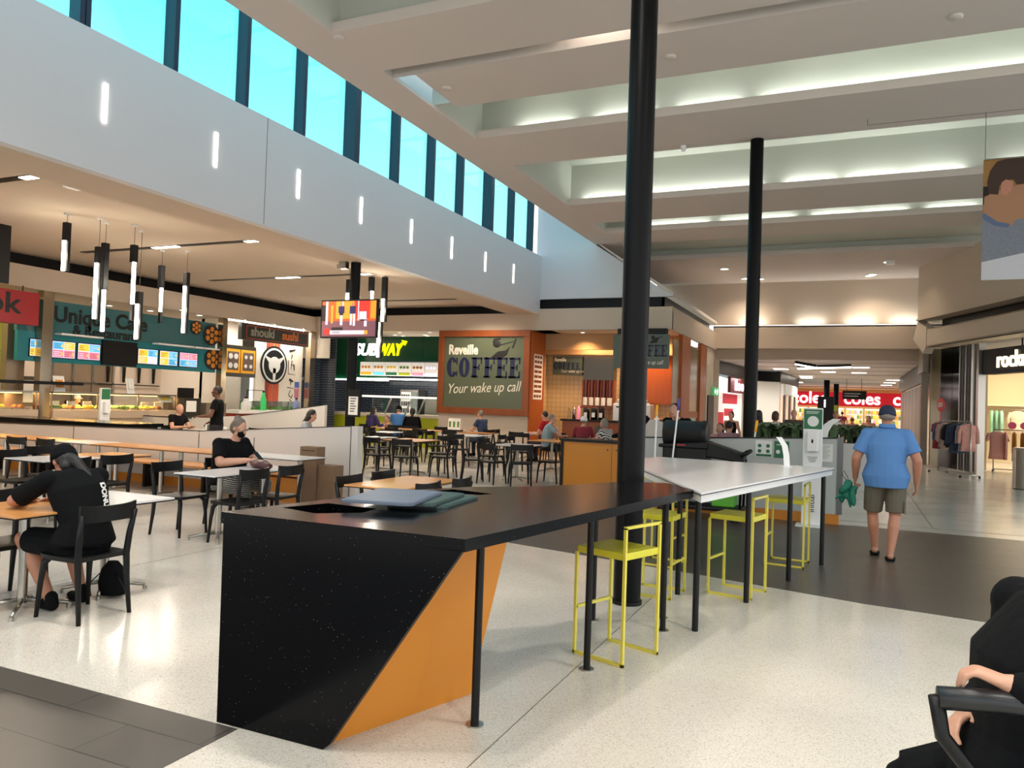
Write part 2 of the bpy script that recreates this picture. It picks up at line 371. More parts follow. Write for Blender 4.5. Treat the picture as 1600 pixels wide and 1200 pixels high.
# clerestory windows: one structure object per bay
ys = [-3.0, -1.0, .9, 2.8, 4.6, 6.35]+[onx(px, py, -8.64).y for px, py in ((145, 48), (282, 115), (392, 172), (481, 217), (561, 258), (627, 292), (682, 318), (727, 341), (771, 363), (806, 380), (836, 396))]
wide = {4, 10, 14}
for i in range(len(ys)-1):
    p = MB(); p.box(-8.86, -8.85, ys[i], ys[i+1], 6.03, 8.14); o = struct('window_%d' % (i+1), p, M['skyglass'])
    k = MB(); h = .14 if i+1 in wide else .05
    k.box(-8.92, -8.72 if i+1 not in wide else -8.66, ys[i+1]-h, ys[i+1]+.03, 6.03, 8.14); k.box(-8.9, -8.8, ys[i], ys[i+1], 6.03, 6.08); k.box(-8.9, -8.8, ys[i], ys[i+1], 8.06, 8.14)
    k.build('window_frame', M['frame'], o)

p = MB(); p.box(-8.9, -6.9, -8, 21.5, 8.14, 8.16); o = struct('window_30', p, M['added_roofglass'])      # roof light added over the void to brighten fascia and end wall
k = MB()
for y in ys[1:]: k.box(-8.9, -6.9, y-.03, y+.03, 8.08, 8.14)
k.build('added_glazing_bar', M['frame'], o)
# end wall of the void, lit by the clerestory
ew = MB()
ew.at(frame((0, 21.4, 0), (1, 0, 0)))   # local x = world x, local y = world z
ew.prism([(-8.8, 4.73), (-4.6, 4.73), (-5.0, 4.95), (-6.9, 6.32), (-6.9, 8.2), (-8.8, 8.2)], -.12, 0)
struct('wall_back', ew, M['wallw'])
# sloping soffit between ceiling and the coffee shop bulkhead
so = MB(); so.hexa([(-6.95, 21.4, 6.3), (-4.62, 21.4, 4.73), (-4.62, 29, 4.73), (-6.95, 29, 6.3)], [(-6.95, 21.4, 6.4), (-4.62, 21.4, 4.83), (-4.62, 29, 4.83), (-6.95, 29, 6.4)])
struct('trim_1', so, M['ceil'])

# left and front bulkheads with the black shadow gap above
bl = MB(); bl.box(-17.0, -16.88, -2, 21.5, 3.8, 4.3); bl.box(-17.3, -17.0, -2, 21.5, 4.27, 4.3); bl.box(-20.5, -17.0, -2, 26, 3.8, 3.86)
bl.mat(1); bl.box(-17.35, -17.3, -2, 21.8, 4.3, 4.6)
struct('trim_2', bl, [M['ceilw'], M['recess']])
bf = MB(); bf.box(-17, -4.64, 21.4, 21.5, 3.8, 4.32); bf.box(-8.64, -4.64, 21.38, 21.5, 3.8, 4.44); bf.box(-17, -8.3, 21.5, 26, 3.8, 3.86)
bf.mat(1); bf.box(-17.3, -8.7, 21.7, 21.8, 4.32, 4.6); bf.box(-8.7, -4.9, 21.5, 21.56, 4.44, 4.74)
struct('trim_3', bf, [M['ceilw'], M['recess']])
bs = MB(); bs.box(-4.76, -4.64, 21.5, 29, 3.8, 4.44); bs.mat(1); bs.box(-4.98, -4.9, 21.5, 29, 4.44, 4.76)
struct('trim_4', bs, [M['ceilw'], M['recess']])
bc = MB(); bc.box(-9.3, -4.77, 21.52, 23.7, 3.8, 3.84)
struct('ceiling', bc, M['cream'])

# right bulkhead over the clothes shop: runs towards the camera
QA = Vector((2.02, 26.93, 0)); QD = Vector((1.76, -4.85, 0)).normalized(); QN = Vector((QD.y, -QD.x, 0))   # QN points to the mall side
FR = frame(QA, QD)       # local x along the front, y up, z = towards the mall
br = MB().at(FR); br.box(0, 12, 3.75, 4.3, -.12, 0); br.box(0, 12, 4.26, 4.3, -.5, 0); br.box(0, 12, 3.75, 3.8, -5, 0)
br.prism([(-.75, 4.05), (-.05, 3.55), (.12, 3.78), (.12, 4.35), (-.45, 4.62)], -.25, .02)
br.mat(1); br.box(.2, 12, 4.3, 4.62, -.5, -.42)
br.mat(0); br.box(-.4, 12, 4.6, 4.66, -.5, .1); br.box(-.4, 12, 4.6, 6.36, -.02, .05)
struct('trim_5', br, [M['cream'], M['recess']])
wr = MB(); wr.box(2.1, 3.4, 29.0, 29.1, 0, 4.7); wr.box(2.0, 2.1, 27.2, 29.1, 3.0, 4.7)
struct('wall_right', wr, mat('grey_brown_metal_cladding', (112, 100, 86), .35))

# side walls closing the court
sw = MB(); sw.box(-20.4, -20.3, -4, 22, 0, 3.85); sw.box(-20.4, -16.4, 21.45, 21.55, 2.9, 3.85); sw.box(-21, -17.3, -2, 22, 4.3, 4.32)
struct('wall_left', sw, M['cream'])

# ------------------------------------------------------------ steel columns
def column(px, x, y, ztop, r, lab):
    t = thing('round_column', lab, 'column', (x, y, 0)); s = MB(); s.cyl(0, 0, 0, ztop, r, n=40); s.build('shaft', M['colm'], t)
    b = MB(); b.cyl(0, 0, .001, .03, r+.012, n=40); b.build('collar', M['black'], t); return t
column(0, -1.66, 6.23, 6.3, .112, 'tall black round steel column rising beside the black counter, nearest of the columns')
column(0, -1.6, 13.75, 6.3, .112, 'black round steel column behind the pale partition with the hand sanitiser posters')
column(0, -9.15, 12.75, 4.3, .1, 'black column in the food court that carries the television')

# ------------------------------------------------------------ slot lights in the fascia
for i, (x0, y0, x1, y1) in enumerate([(161, 130, 168, 192), (334, 207, 341, 261), (464, 265, 469, 310), (562, 308, 567, 349), (641, 343, 645, 380), (704, 370, 708, 404), (757, 394, 760, 424), (801, 413, 804, 442)]):
    a = onx((x0+x1)/2, y0, -8.63); b = onx((x0+x1)/2, y1, -8.63); yc = (a.y+b.y)/2
    q = MB(); q.box(-.004, .012, -.026, .026, b.z-5, a.z-5)
    lab = ['nearest and largest', 'second from the near end', 'third, beside the panel joint', 'fourth from the near end', 'fifth from the near end', 'third from the far end', 'second from the far end', 'farthest, nearest the end wall'][i]
    o = q.build('slot_light', M['lamps'], loc=(-8.63, yc, 5)); tag(o, 'upright lit slot lamp in the white fascia under the windows, '+lab, 'light', 'slot lights in the white fascia')

# ------------------------------------------------------------ coffer uplights: real lamps behind each lip
def upl(x, y, p=22, col=(.95, .97, .92)):
    lamp('AREA', (x, y, 6.42), p*UPL, col, 1.0, (R(180), 0, 0), sy=.1)
for x in (-5.0, -3.6, -2.2, -.9, -.2, .6, 1.6, 2.6, 4.2): upl(x, 12.30)
for x in (-5.4, -4.3, -3.4, -2.4, -.9, .3, 1.4, 3): upl(x, 17.13, 26)
for x in (-4.8, -4.0, -2.7, -1.9, -.5, .6, 2.0, 3.2): upl(x, 20.2, 20)
for x in (-3.4, -1.4, 0.2, 1.6): lamp('AREA', (x, 29.18, 4.72), 6, (.95, .97, .92), .9, (R(180), 0, 0), sy=.1)
lamp('AREA', (-3.0, 9.32, 6.7), 5, (1, .84, .76), .9, (0, 0, 0), sy=.08)

# ------------------------------------------------------------ round downlights
def downlight(x, y, z, lab, p=60, r=.09, col=(1, .8, .58), grp='downlights', spot=2.3):
    t = thing('downlight', lab, 'light', (x, y, z), 0, grp)
    a = MB(); a.lathe(0, 0, [(r*1.25, .0), (r*1.25, -.015), (r, -.02), (r, -.002)], 18); a.build('trim_ring', M['white'], t)
    b = MB(); b.cyl(0, 0, -.012, -.004, r, n=18); b.build('lens', M['lampw'], t)
    if p: lamp('SPOT', (0, 0, -.05), p*DL, col, .08, parent=t, spot=spot, blend=.7)
    return t
for i, (px, py, lab) in enumerate([(1132, 420, 'left of the second black column, nearest pair'), (1164, 456, 'just left of the second black column'), (1186, 505, 'just right of the second black column'), (1363, 451, 'over the man in blue, upper'), (1357, 504, 'over the man in blue, lower'), (1388, 409, 'a small one by the square fitting')]):
    if py < 490: p = onz(px, py, 6.3)
    else: p = ony(px, py, 28.6)
    if p.y > 28.8: p = ony(px, py, 28.3); 
    downlight(p.x, min(p.y, 28.5), 6.3, 'round white downlight in the far mall ceiling, '+lab, 130 if py < 490 else 0, .13, (1, .8, .6), 'mall ceiling downlights')
for i, (x, y) in enumerate([(-5, 1), (-2, 1), (1.5, 1), (5, 1.5), (-5, 4), (-2, 4), (1.5, 4), (5, 4), (-3.5, -3), (3, -3)]):  # out-of-view downlights added to brighten the near floor
    t = thing('downlight', 'added unseen round downlight in the near mall ceiling, %s row, %s' % ({-3: 'rear', 1: 'middle', 1.5: 'middle', 4: 'front'}[y], {-5: 'far left', -3.5: 'left', -2: 'left of centre', 1.5: 'right of centre', 3: 'right', 5: 'far right'}[x]), 'light', (x, y, 6.3), 0, 'added near mall ceiling downlights')
    a = MB(); a.lathe(0, 0, [(.16, .0), (.16, -.015), (.13, -.02), (.13, -.002)], 18); a.build('trim_ring', M['white'], t); b = MB(); b.cyl(0, 0, -.012, -.004, .13, n=18); b.build('lens', M['lampw'], t)
    lamp('SPOT', (0, 0, -.05), 420*NL, (1, .95, .87), .15, parent=t, spot=2.5, blend=.8)
# small ceiling fittings
for i, (px, py, lab) in enumerate([(1048, 88, 'near the tall column'), (1494, 25, 'upper right'), (698, 137, 'beside the bright slot'), (529, 58, 'near the clerestory corner')]):
    p = onz(px, py, 6.3); q = MB(); q.lathe(0, 0, [(.075, 0), (.075, -.02), (.05, -.03), (.0, -.032)], 16)
    tag(q.build('ceiling_speaker', M['ceil'], loc=(p.x, p.y, 6.3)), 'small flat round ceiling fitting, '+lab, 'speaker', 'round ceiling fittings')
p = onz(1068, 228, 6.3); q = MB(); q.cyl(0, 0, -.06, 0, .05); q.cyl(0, 0, -.1, -.06, .03); tag(q.build('smoke_detector', M['white'], loc=p), 'small white detector hanging from the ceiling strip right of the tall column', 'detector')
p = onz(1068, 228, 6.3)

# ------------------------------------------------------------ track slots in the court ceiling with lamps
for i, (x0, x1, y, lx, lab) in enumerate([(-15.5, -10.45, 7.15, (-10.6,), 'nearest'), (-15.6, -10.2, 11.6, (-13.1, -10.6), 'second'), (-15.8, -9.9, 15.5, (-13.2, -10.6), 'third'), (-15.5, -9.9, 20.0, (-10.2,), 'farthest')]):
    t = thing('ceiling_track', 'black slot with lamps across the food court ceiling, '+lab+' from the camera', 'light track', (0, y, 4.6), 0, 'food court ceiling tracks')
    a = MB(); a.box(x0, x1, -.07, .07, -.012, 0); a.build('slot', M['recess'], t)
    for x in lx:
        b = MB(); b.box(x-.35, x+.35, -.06, .06, -.022, -.013); b.build('lamp', M['lampw'], t)
        lamp('SPOT', (x, 0, -.1), 170*CT, (1, .84, .66), .15, parent=t, spot=2.6)

# ------------------------------------------------------------ pendant tubes
def pendant(px, ytop, ybot, g0, g1, dist_y, lab, side=-1):
    a = ony(px, ytop, dist_y); b = ony(px, ybot, dist_y); z0 = b.z; z1 = a.z
    zz0 = ony(px, g1, dist_y).z; zz1 = ony(px, g0, dist_y).z
    t = thing('pendant_light', lab, 'light', (a.x, dist_y, z0), 0, 'tube pendants over the food court')
    h = MB(); h.box(-.05, .05, -.05, .05, zz1-z0, z1-z0); h.box(-.05+(.03 if side < 0 else 0), .05-(.03 if side > 0 else 0), .0, .05, 0, zz1-z0); h.build('housing', M['black'], t, bevel=.004)
    g = MB(); g.tube([(side*.03, -.012, max(0, zz0-z0)), (side*.03, -.012, zz1-z0)], .034, 12); g.build('glowing_tube', M['lampc'], t)
    c = MB(); c.tube([(0, 0, z1-z0), (0, 0, 4.6-z0)], .004, 6); c.build('cord', M['steeld'], t)
    d = MB(); d.cyl(0, 0, 4.57-z0, 4.6-z0, .05); d.build('canopy', M['white'], t)
    lamp('POINT', (side*.06, -.12, (zz0+zz1)/2-z0), 9*PD, (1, .9, .75), .06, parent=t)
pendant(105, 348, 423, 376, 423, 8.9, 'black tube pendant on its own, leftmost of the hanging lights')
pendant(155, 386, 500, 411, 498, 9.3, 'long black tube pendant with a tall white tube, left one of the bunch of three')
pendant(165, 380, 518, 453, 519, 9.6, 'long black tube pendant, right one of the bunch of three', 1)
pendant(210, 383, 500, 410, 475, 9.9, 'long slim black tube pendant with a thin warm edge of light', 1)
pendant(218, 456, 531, 475, 530, 10.3, 'short low black tube pendant just right of the slim one')
pendant(253, 415, 505, 450, 487, 11.9, 'black tube pendant with a short lit band, second from right of the near cluster', 1)
pendant(292, 426, 522, 447, 520, 12.1, 'black tube pendant with a long lit tube, rightmost of the near cluster')
pendant(546, 437, 478, 458, 478, 13.9, 'black tube pendant behind the left of the television')
pendant(581, 433, 472, 455, 472, 13.9, 'black tube pendant just above the right edge of the television', 1)
pendant(602, 433, 503, 467, 502, 14.3, 'black tube pendant hanging right of the television')
pendant(594, 504, 560, 504, 558, 14.9, 'slim low tube pendant hanging in front of the green sandwich shop sign')

# ------------------------------------------------------------ corridor beyond
co = MB(); co.box(-7, 4, 29.6, 62, 3.5, 3.56); co.mat(1); 
for y in (31.5, 34, 37, 41, 46, 52): co.box(-4.6, 2.2, y, y+.05, 3.49, 3.5)
struct('ceiling', co, [M['ceil'], M['joint']])
cw = MB(); cw.box(-7, -4.7, 29.05, 29.15, 0, 3.9); cw.box(-4.82, -4.7, 27.15, 30.3, 0, 3.9)
cw.box(3.4, 3.5, 29, 60, 0, 3.6)
struct('wall_back', cw, M['cream'])
dk = MB(); dk.box(-4.72, -4.66, 27.75, 29.0, 0, 2.1); o = struct('door_1', dk, M['black']); k = MB(); k.box(-4.66, -4.62, 27.9, 27.95, .9, 1.1); k.build('door_handle', M['steel'], o)
cl = MB(); cl.mat(0)
for a, b in [((-4.75, 30.3), (-4.1, 37.3)), ((-4.1, 37.3), (-3.1, 38.2)), ((-3.1, 38.2), (-2.75, 46)), ((-2.75, 46), (-3.9, 59))]:
    A = Vector((*a, 0)); B = Vector((*b, 0)); cl.at(frame(A, B-A)); L = (B-A).length; cl.box(0, L, 2.98, 3.46, -.3, 0)
struct('trim_6', cl, M['recess'])
cl = MB()
A = Vector((-4.1, 37.3, 0)); B = Vector((-3.1, 38.2, 0)); cl.at(frame(A, B-A)); cl.box(0, 1.34, 0, 2.98, -.1, -.05)
A = Vector((-3.1, 38.2, 0)); B = Vector((-2.75, 46, 0)); cl.at(frame(A, B-A)); cl.box(0, 7.8, 0, 2.98, -.1, -.06)
struct('wall_left', cl, M['paper'])

# ------------------------------------------------------------ black stone counter with slanted end
t = thing('high_counter', 'long black speckled stone counter with a slanting end and orange side', 'counter', (-2.1, 4.2, 0))
def loc(p): return (p[0]+2.1, p[1]-4.2)
top = [(-2.83, 2.91), (-1.49, 2.93), (-1.03, 5.62), (-1.29, 5.99), (-1.62, 5.86), (-2.0, 5.08), (-2.38, 4.72), (-2.56, 4.36), (-2.72, 3.62)]
h1 = [(-2.44, 3.14), (-2.27, 3.30), (-2.29, 3.46), (-2.62, 3.48), (-2.70, 3.20)]
h2 = [(-2.47, 4.26), (-2.40, 4.52), (-2.08, 4.46), (-2.12, 4.36)]
def holed(outer, holes, z0, z1):
    """flat board with holes, triangulated"""
    bm = bmesh.new(); edges = []
    for ring in [outer]+holes:
        vs = [bm.verts.new((*loc(p), z1)) for p in ring]
        edges += [bm.edges.new((vs[i], vs[(i+1) % len(vs)])) for i in range(len(vs))]
    bmesh.ops.triangle_fill(bm, use_beauty=True, use_dissolve=False, edges=edges)
    for f in list(bm.faces):
        if f.normal.z < 0: f.normal_flip()
    r = bmesh.ops.extrude_face_region(bm, geom=bm.faces[:])
    for v in r['geom']:
        if isinstance(v, bmesh.types.BMVert): v.co.z = z0
    bmesh.ops.recalc_face_normals(bm, faces=bm.faces[:])
    me = bpy.data.meshes.new('worktop'); bm.to_mesh(me); bm.free(); return me
me = holed(top, [h1, h2], .975, 1.03); me.materials.append(M['stonet']); me.materials.append(M['stone'])
for p_ in me.polygons: p_.material_index = 0 if p_.normal.z > .5 else 1
o = bpy.data.objects.new('worktop', me); C.objects.link(o); o.parent = t
f = MB().at(frame((0, -1.27+.03, 0), (1, 0, 0)))
f.prism([(-.72, 0), (-.08, 0), (-.045, .03), (.6, .98), (-.73, .98)], -.0, .035)

o = f.build('end_panel', M['stone'], t, 'black speckled end panel with one slanted edge', bevel=.003)
side = MB()
A0 = Vector((-.09, -1.2, 0)); A1 = Vector((.21, -.35, 0)); U = Vector((.215, .0, .975))
A1b = A1
side.hexa([A0, A1, A1+U, A0+U], [A0+Vector((-.03, .01, 0)), A1+Vector((-.03, .01, 0)), A1+U+Vector((-.04, .01, 0)), A0+U+Vector((-.04, .01, 0))])
side.hexa([A1, (-.3, -.1, 0), (-.1, .3, .975), A1+U], [A1+Vector((-.02, -.02, 0)), (-.32, -.12, 0), (-.12, .28, .975), A1+U+Vector((-.02, -.02, 0))])
side.build('side_panel', M['orange'], t, 'orange laminate side panel leaning outwards')
b2 = MB(); b2.hexa([(-.7, -1.2, 0), (-.14, -1.2, 0), (.15, -.4, 0), (-.32, -.14, 0)], [(-.7, -1.2, .5), (-.1, -1.2, .5), (.2, -.4, .5), (-.28, -.1, .5)])
b2.box(-.7, -.66, -1.2, -.5, 0, .975); b2.build('bin_carcass', M['edge'], t)
for k, (hx, nm) in enumerate(((h1, 'near'), (h2, 'far'))):
    a = MB(); pts = [loc(p) for p in hx]; cx = sum(p[0] for p in pts)/len(pts); cy = sum(p[1] for p in pts)/len(pts)
    q = [(cx+(x-cx)*1.02, cy+(y-cy)*1.02) for x, y in pts]; a.prism(q, .55, .56)
    n = len(q)
    for i in range(n):
        (x0, y0), (x1, y1) = q[i], q[(i+1) % n]; a.add([(x0, y0, .55), (x1, y1, .55), (x1, y1, .98), (x0, y0, .98)], [(0, 1, 2, 3)])
    a.build('bin_well', M['recess'], t, 'dark well under the cut-out in the worktop')
for x, y in ((-1.69, 3.5), (-1.45, 4.55), (-1.22, 5.6), (-1.3, 5.93), (-1.75, 5.6)):
    a = MB(); a.cyl(*loc((x, y)), 0, .98, .021, n=20); a.build('leg', M['black'], t)
    a = MB(); a.cyl(*loc((x, y)), .0, .008, .045, n=20); a.build('foot_plate', M['steel'], t)

# stacked grey trays
def tray(name, pts, z, lab, col):
    cx = sum(p[0] for p in pts)/4; cy = sum(p[1] for p in pts)/4; m = MB(); q = [(x-cx, y-cy) for x, y in pts]
    r = []
    for i in range(4):
        p = Vector(q[i]); a = Vector(q[i-1]); b = Vector(q[(i+1) % 4]); r += [tuple(p+(a-p).normalized()*.045), tuple(p+(a-p).normalized()*.012+(b-p).normalized()*.012), tuple(p+(b-p).normalized()*.045)]
    m.prism(r, 0, .014); sc = [(x*.955, y*.955) for x, y in r]; m.prism(sc, .014, .017)
    o = m.build(name, col, bevel=.003, loc=(cx, cy, z)); tag(o, lab, 'tray', 'trays on the black counter'); return o
M['tray'] = mat('blue_grey_plastic', (88, 98, 116), .4); M['trayg'] = mat('green_grey_plastic', (44, 66, 64), .4)
def rect(cx, cy, w, d, a):
    c, s = math.cos(a), math.sin(a); return [(cx+c*x-s*y, cy+s*x+c*y) for x, y in ((-w/2, -d/2), (w/2, -d/2), (w/2, d/2), (-w/2, d/2))]
tray('food_tray', rect(-2.20, 3.92, .36, .56, R(6)), 1.03, 'green-edged plastic tray lying flat on the black counter, lowest of the stack', M['trayg'])
tray('food_tray', rect(-2.24, 3.83, .36, .57, R(9)), 1.048, 'plastic tray in the middle of the stack on the black counter', M['trayg'])
tray('food_tray', rect(-2.31, 3.66, .40, .60, R(13)), 1.066, 'blue-grey plastic tray lying on top of the stack on the black counter', M['tray'])

# ------------------------------------------------------------ white high table
t = thing('high_table', 'white four-sided high table with black edge and round black legs', 'table', (-1.3, 7.6, 0))
a = MB(); poly = [(-.95+1.3, 5.48-7.6), (-.16+1.3, 8.98-7.6), (-2.07+1.3, 9.05-7.6), (-2.3+1.3, 8.2-7.6)]
a.prism(poly, 1.016, 1.03); a.build('tabletop', M['ltop'], t)
a = MB(); a.prism([(x*1.004, y*1.004) for x, y in poly], 1.010, 1.016); a.mat(0); a.build('edge_band', M['edge'], t)
a = MB(); a.prism([(x*.985, y*.985) for x, y in poly], .955, 1.010); a.build('apron', M['ltop'], t)
for x, y in ((-1.01, 5.72), (-.78, 6.78), (-.52, 7.85), (-.26, 8.86), (-1.35, 6.75), (-2.0, 8.8), (-2.1, 8.2)):
    a = MB(); a.cyl(x+1.3, y-7.6, 0, .96, .023, n=20); a.build('leg', M['black'], t)
# leaflet stuck upright on it
t = thing('curved_leaflet', 'white curved plastic leaf standing on the far end of the white high table', 'sign', (-.62, 8.72, 1.03))
a = MB(); pts = [(0, 0, 0), (-.01, .01, .12), (-.03, .02, .22), (-.09, .03, .31)]
for i in range(3):
    (x0, y0, z0), (x1, y1, z1) = pts[i], pts[i+1]; w0 = .03; a.hexa([(x0-w0, y0, z0), (x0+w0, y0, z0), (x1+w0, y1, z1), (x1-w0, y1, z1)], [(x0-w0, y0+.006, z0), (x0+w0, y0+.006, z0), (x1+w0, y1+.006, z1), (x1-w0, y1+.006, z1)])
a.build('blade', M['white'], t); a = MB(); a.cyl(0, 0, 0, .006, .06); a.build('base', M['white'], t)

# ------------------------------------------------------------ yellow bar stools
def make_stool(lab):
    t = thing('bar_stool', lab, 'stool', (0, 0, 0), 0, 'yellow bar stools'); W_, D_ = .19, .19; q = .0095
    s = MB(); s.box(-W_, W_, -D_, D_, .655, .70); s.build('seat', M['yellow'], t, bevel=.004)
    for sx_ in (-1, 1):
        a = MB(); x = sx_*W_
        a.tube([(x, D_, 0), (x, D_, .66)], q, square=True); a.build('leg', M['ylite'], t)
        a = MB(); a.tube([(x, -D_, 0), (x, -D_, .86)], q, square=True); a.build('leg', M['ylite'], t)
        a = MB(); a.tube([(x, -D_-q, q), (x, D_+q, q)], q, square=True); a.build('floor_runner', M['ylite'], t)
    a = MB(); a.tube([(-W_, D_, .30), (W_, D_, .30)], q, square=True); a.build('footrest', M['ylite'], t)
    a = MB(); a.tube([(-W_-q, -D_, .86), (W_+q, -D_, .86)], q, square=True); a.build('back_rail', M['ylite'], t)
    return t
# rz: the seat front (+y local) turned towards the counter
s0 = make_stool('yellow square-framed bar stool nearest the camera, pulled out from the black counter')
s0.location = (-1.38, 4.93, 0); s0.rotation_euler.z = R(70)
for x, y, rz, lab in [(-.90, 7.1, 78, 'yellow square-framed bar stool at the white high table, right of the middle black leg'),
                      (-.60, 8.75, 85, 'yellow square-framed bar stool at the far right end of the white high table'),
                      (-1.53, 6.72, -96, 'yellow bar stool just behind the tall black column, nearer of the two'),
                      (-1.78, 8.0, -100, 'yellow bar stool behind the tall black column, farther of the two')]:
    dup(s0, (x, y, 0), R(rz), lab)

# ------------------------------------------------------------ cafe chairs
def make_chair(lab):
    t = thing('cafe_chair', lab, 'chair', (0, 0, 0), 0, 'black cafe chairs')
    s = MB(); n = 7; vs = []; 
    for j in range(n+1):
        y = -.2+.41*j/n; w = .205+.012*math.sin(PI*j/n)-(.02 if j == n else 0)
        for i in range(7):
            x = -w+2*w*i/6; z = .448-.014*math.cos(x/w*PI/2)*math.sin(PI*(j+.4)/(n+.8)); vs.append((x, y, z))
    fs = [(j*7+i, j*7+i+1, j*7+i+8, j*7+i+7) for j in range(n) for i in range(6)]
    s.add(vs, fs, True); nb = len(vs); lo = [(x*.97, y*.97, .415) for x, y, z in vs]
    s.add(lo, [f_[::-1] for f_ in fs], True)
    ring = [i for i in range(7)]+[j*7+6 for j in range(1, n+1)]+[n*7+i for i in range(5, -1, -1)]+[j*7 for j in range(n-1, 0, -1)]
    s.add([vs[i] for i in ring]+[lo[i] for i in ring], [(k, len(ring)+k, len(ring)+(k+1) % len(ring), (k+1) % len(ring)) for k in range(len(ring))])
    s.build('seat', M['chairb'], t)
    b = MB(); m = 8; vs = []
    for k in range(m+1):
        u = -1+2*k/m; x = .222*u; y = -.27+.035*u*u; top_ = .80+.012*abs(u)**3
        vs += [(x, y, .69), (x, y, top_), (x, y+.018, top_), (x, y+.02, .69)]
    fs = [(k*4+i, k*4+(i+1) % 4, (k+1)*4+(i+1) % 4, (k+1)*4+i) for k in range(m) for i in range(4)]; fs = [f_[::-1] for f_ in fs]+[(0, 1, 2, 3), (m*4+3, m*4+2, m*4+1, m*4)]
    b.add(vs, fs); b.build('backrest', M['chairb'], t)
    for sx_ in (-1, 1):
        a = MB(); a.tube([(sx_*.2, -.235, 0), (sx_*.192, -.205, .25), (sx_*.192, -.19, .43), (sx_*.2, -.205, .58), (sx_*.212, -.238, .75)], [.015, .02, .024, .022, .017], 8); a.build('leg', M['chairb'], t)
        a = MB(); a.tube([(sx_*.2, .2, 0), (sx_*.188, .185, .25), (sx_*.178, .17, .38), (sx_*.15, .13, .425)], [.014, .019, .024, .02], 8); a.build('leg', M['chairb'], t)
    return t
ch0 = [None]
def chair(x, y, face, lab, grp='black cafe chairs'):
    """face: direction of the sitter in degrees, 0 = +y (away), 90 = -x"""
    if ch0[0] is None:
        ch0[0] = make_chair(lab); ch0[0].location = (x, y, 0); ch0[0].rotation_euler.z = R(face); ch0[0]['group'] = grp; return ch0[0]
    return dup(ch0[0], (x, y, 0), R(face), lab, grp)

# ------------------------------------------------------------ tables
def table(x0, x1, y0, y1, lab, m='ltop', base='cross', grp=None, z=.74, rz=0):
    cx, cy = (x0+x1)/2, (y0+y1)/2; t = thing('cafe_table', lab, 'table', (cx, cy, 0), R(rz), grp); w, d = (x1-x0)/2, (y1-y0)/2
    a = MB(); a.box(-w, w, -d, d, z-.014, z); top_ = a.build('tabletop', M[m], t)
    e_ = MB(); e_.box(-w-.002, w+.002, -d-.002, d+.002, z-.024, z-.0141); e_.build('edge_band', M['edge'], top_)
    cols = [0] if base == 'cross' else [-w+.2, w-.2]
    for c_ in cols:
        a = MB(); a.cyl(c_, 0, .05, z-.03, .032, n=18); a.build('pedestal', M['steel'], t)
        if base == 'cross':
            for k in range(4):
                an = R(45+90*k); L_ = min(.3, max(w, d)*.85)
                a = MB(); a.tube([(c_+.03*math.cos(an), .03*math.sin(an), .075), (c_+L_*math.cos(an), L_*math.sin(an), .035)], [.02, .013], 8)
                a.cyl(c_+L_*math.cos(an), L_*math.sin(an), 0, .03, .018, n=10); a.build('base_foot', M['steel'], t)
    if base != 'cross':
        for c_ in cols:
            a = MB(); a.tube([(c_, -d*.8, .03), (c_, d*.8, .03)], .018, 8); a.cyl(c_, -d*.8, 0, .03, .02, n=10); a.cyl(c_, d*.8, 0, .03, .02, n=10); a.build('base_foot', M['steel'], t)
    return t
G = 'food court tables'
table(-5.82, -5.08, 3.38, 4.03, 'orange-topped cafe table at which the woman in the black cap sits', 'otop', grp=G)
table(-5.82, -5.08, 4.04, 4.70, 'white-topped cafe table joined to the orange one behind the woman in black', 'ltop', grp=G)
table(-9.35, -8.62, 6.05, 6.85, 'white-topped cafe table behind the head of the woman in the cap', 'ltop', grp=G)
table(-9.35, -8.62, 6.86, 7.55, 'orange-topped cafe table mostly hidden behind the capped woman', 'otop', grp=G)
table(-6.64, -6.06, 6.12, 6.86, 'white-topped cafe table in front of the masked woman, nearer half', 'ltop', grp=G)
table(-6.64, -6.06, 6.87, 7.5, 'white-topped cafe table on which the masked woman rests her bag', 'ltop', grp=G)
table(-4.62, -3.93, 6.38, 7.6, 'orange-topped cafe table just behind the black counter with four chairs', 'otop', grp=G)
for x0, x1, m, lab in [(-14.6, -13.2, 'otop', 'orange bench table at the far left end of the partition row'), (-13.19, -11.75, 'otop', 'orange bench table behind the two chairs in the partition row'), (-11.74, -10.9, 'ltop', 'white bench table in the middle of the partition row'),
                       (-10.89, -9.5, 'otop', 'orange bench table left of the masked woman along the partition'), (-9.49, -8.1, 'otop', 'orange bench table half hidden behind the masked woman'), (-8.09, -6.85, 'ltop', 'white bench table at the right end of the partition row')]:
    table(x0, x1, 8.38, 9.0, lab, m, 'bar', G)
# long communal table and the back group
table(-13.2, -9.0, 18.75, 19.5, 'long orange communal table by the green sandwich shop', 'otop', 'bar', G)
table(-9.02, -8.15, 13.75, 14.7, 'pale timber cafe table in the back seating, left of the middle', 'otop', grp=G)
table(-9.35, -8.45, 17.0, 17.95, 'white cafe table in the back seating below the big coffee board', 'ltop', grp=G)
table(-6.72, -5.9, 14.2, 15.1, 'white cafe table in the back seating left of the orange cabinet', 'ltop', grp=G)
table(-6.9, -6.1, 16.6, 17.7, 'light orange cafe table touching the left end of the orange cabinet in view', 'otop', grp=G)
table(-8.9, -7.9, 19.9, 20.7, 'pale cafe table in front of the cream wall under the coffee board', 'ltop', grp=G)
table(-12.6, -11.9, 16.0, 16.8, 'small white cafe table beyond the end of the white partition', 'ltop', grp=G)
table(-11.3, -10.6, 16.6, 17.3, 'small white cafe table among the back chairs left of the middle', 'ltop', grp=G)
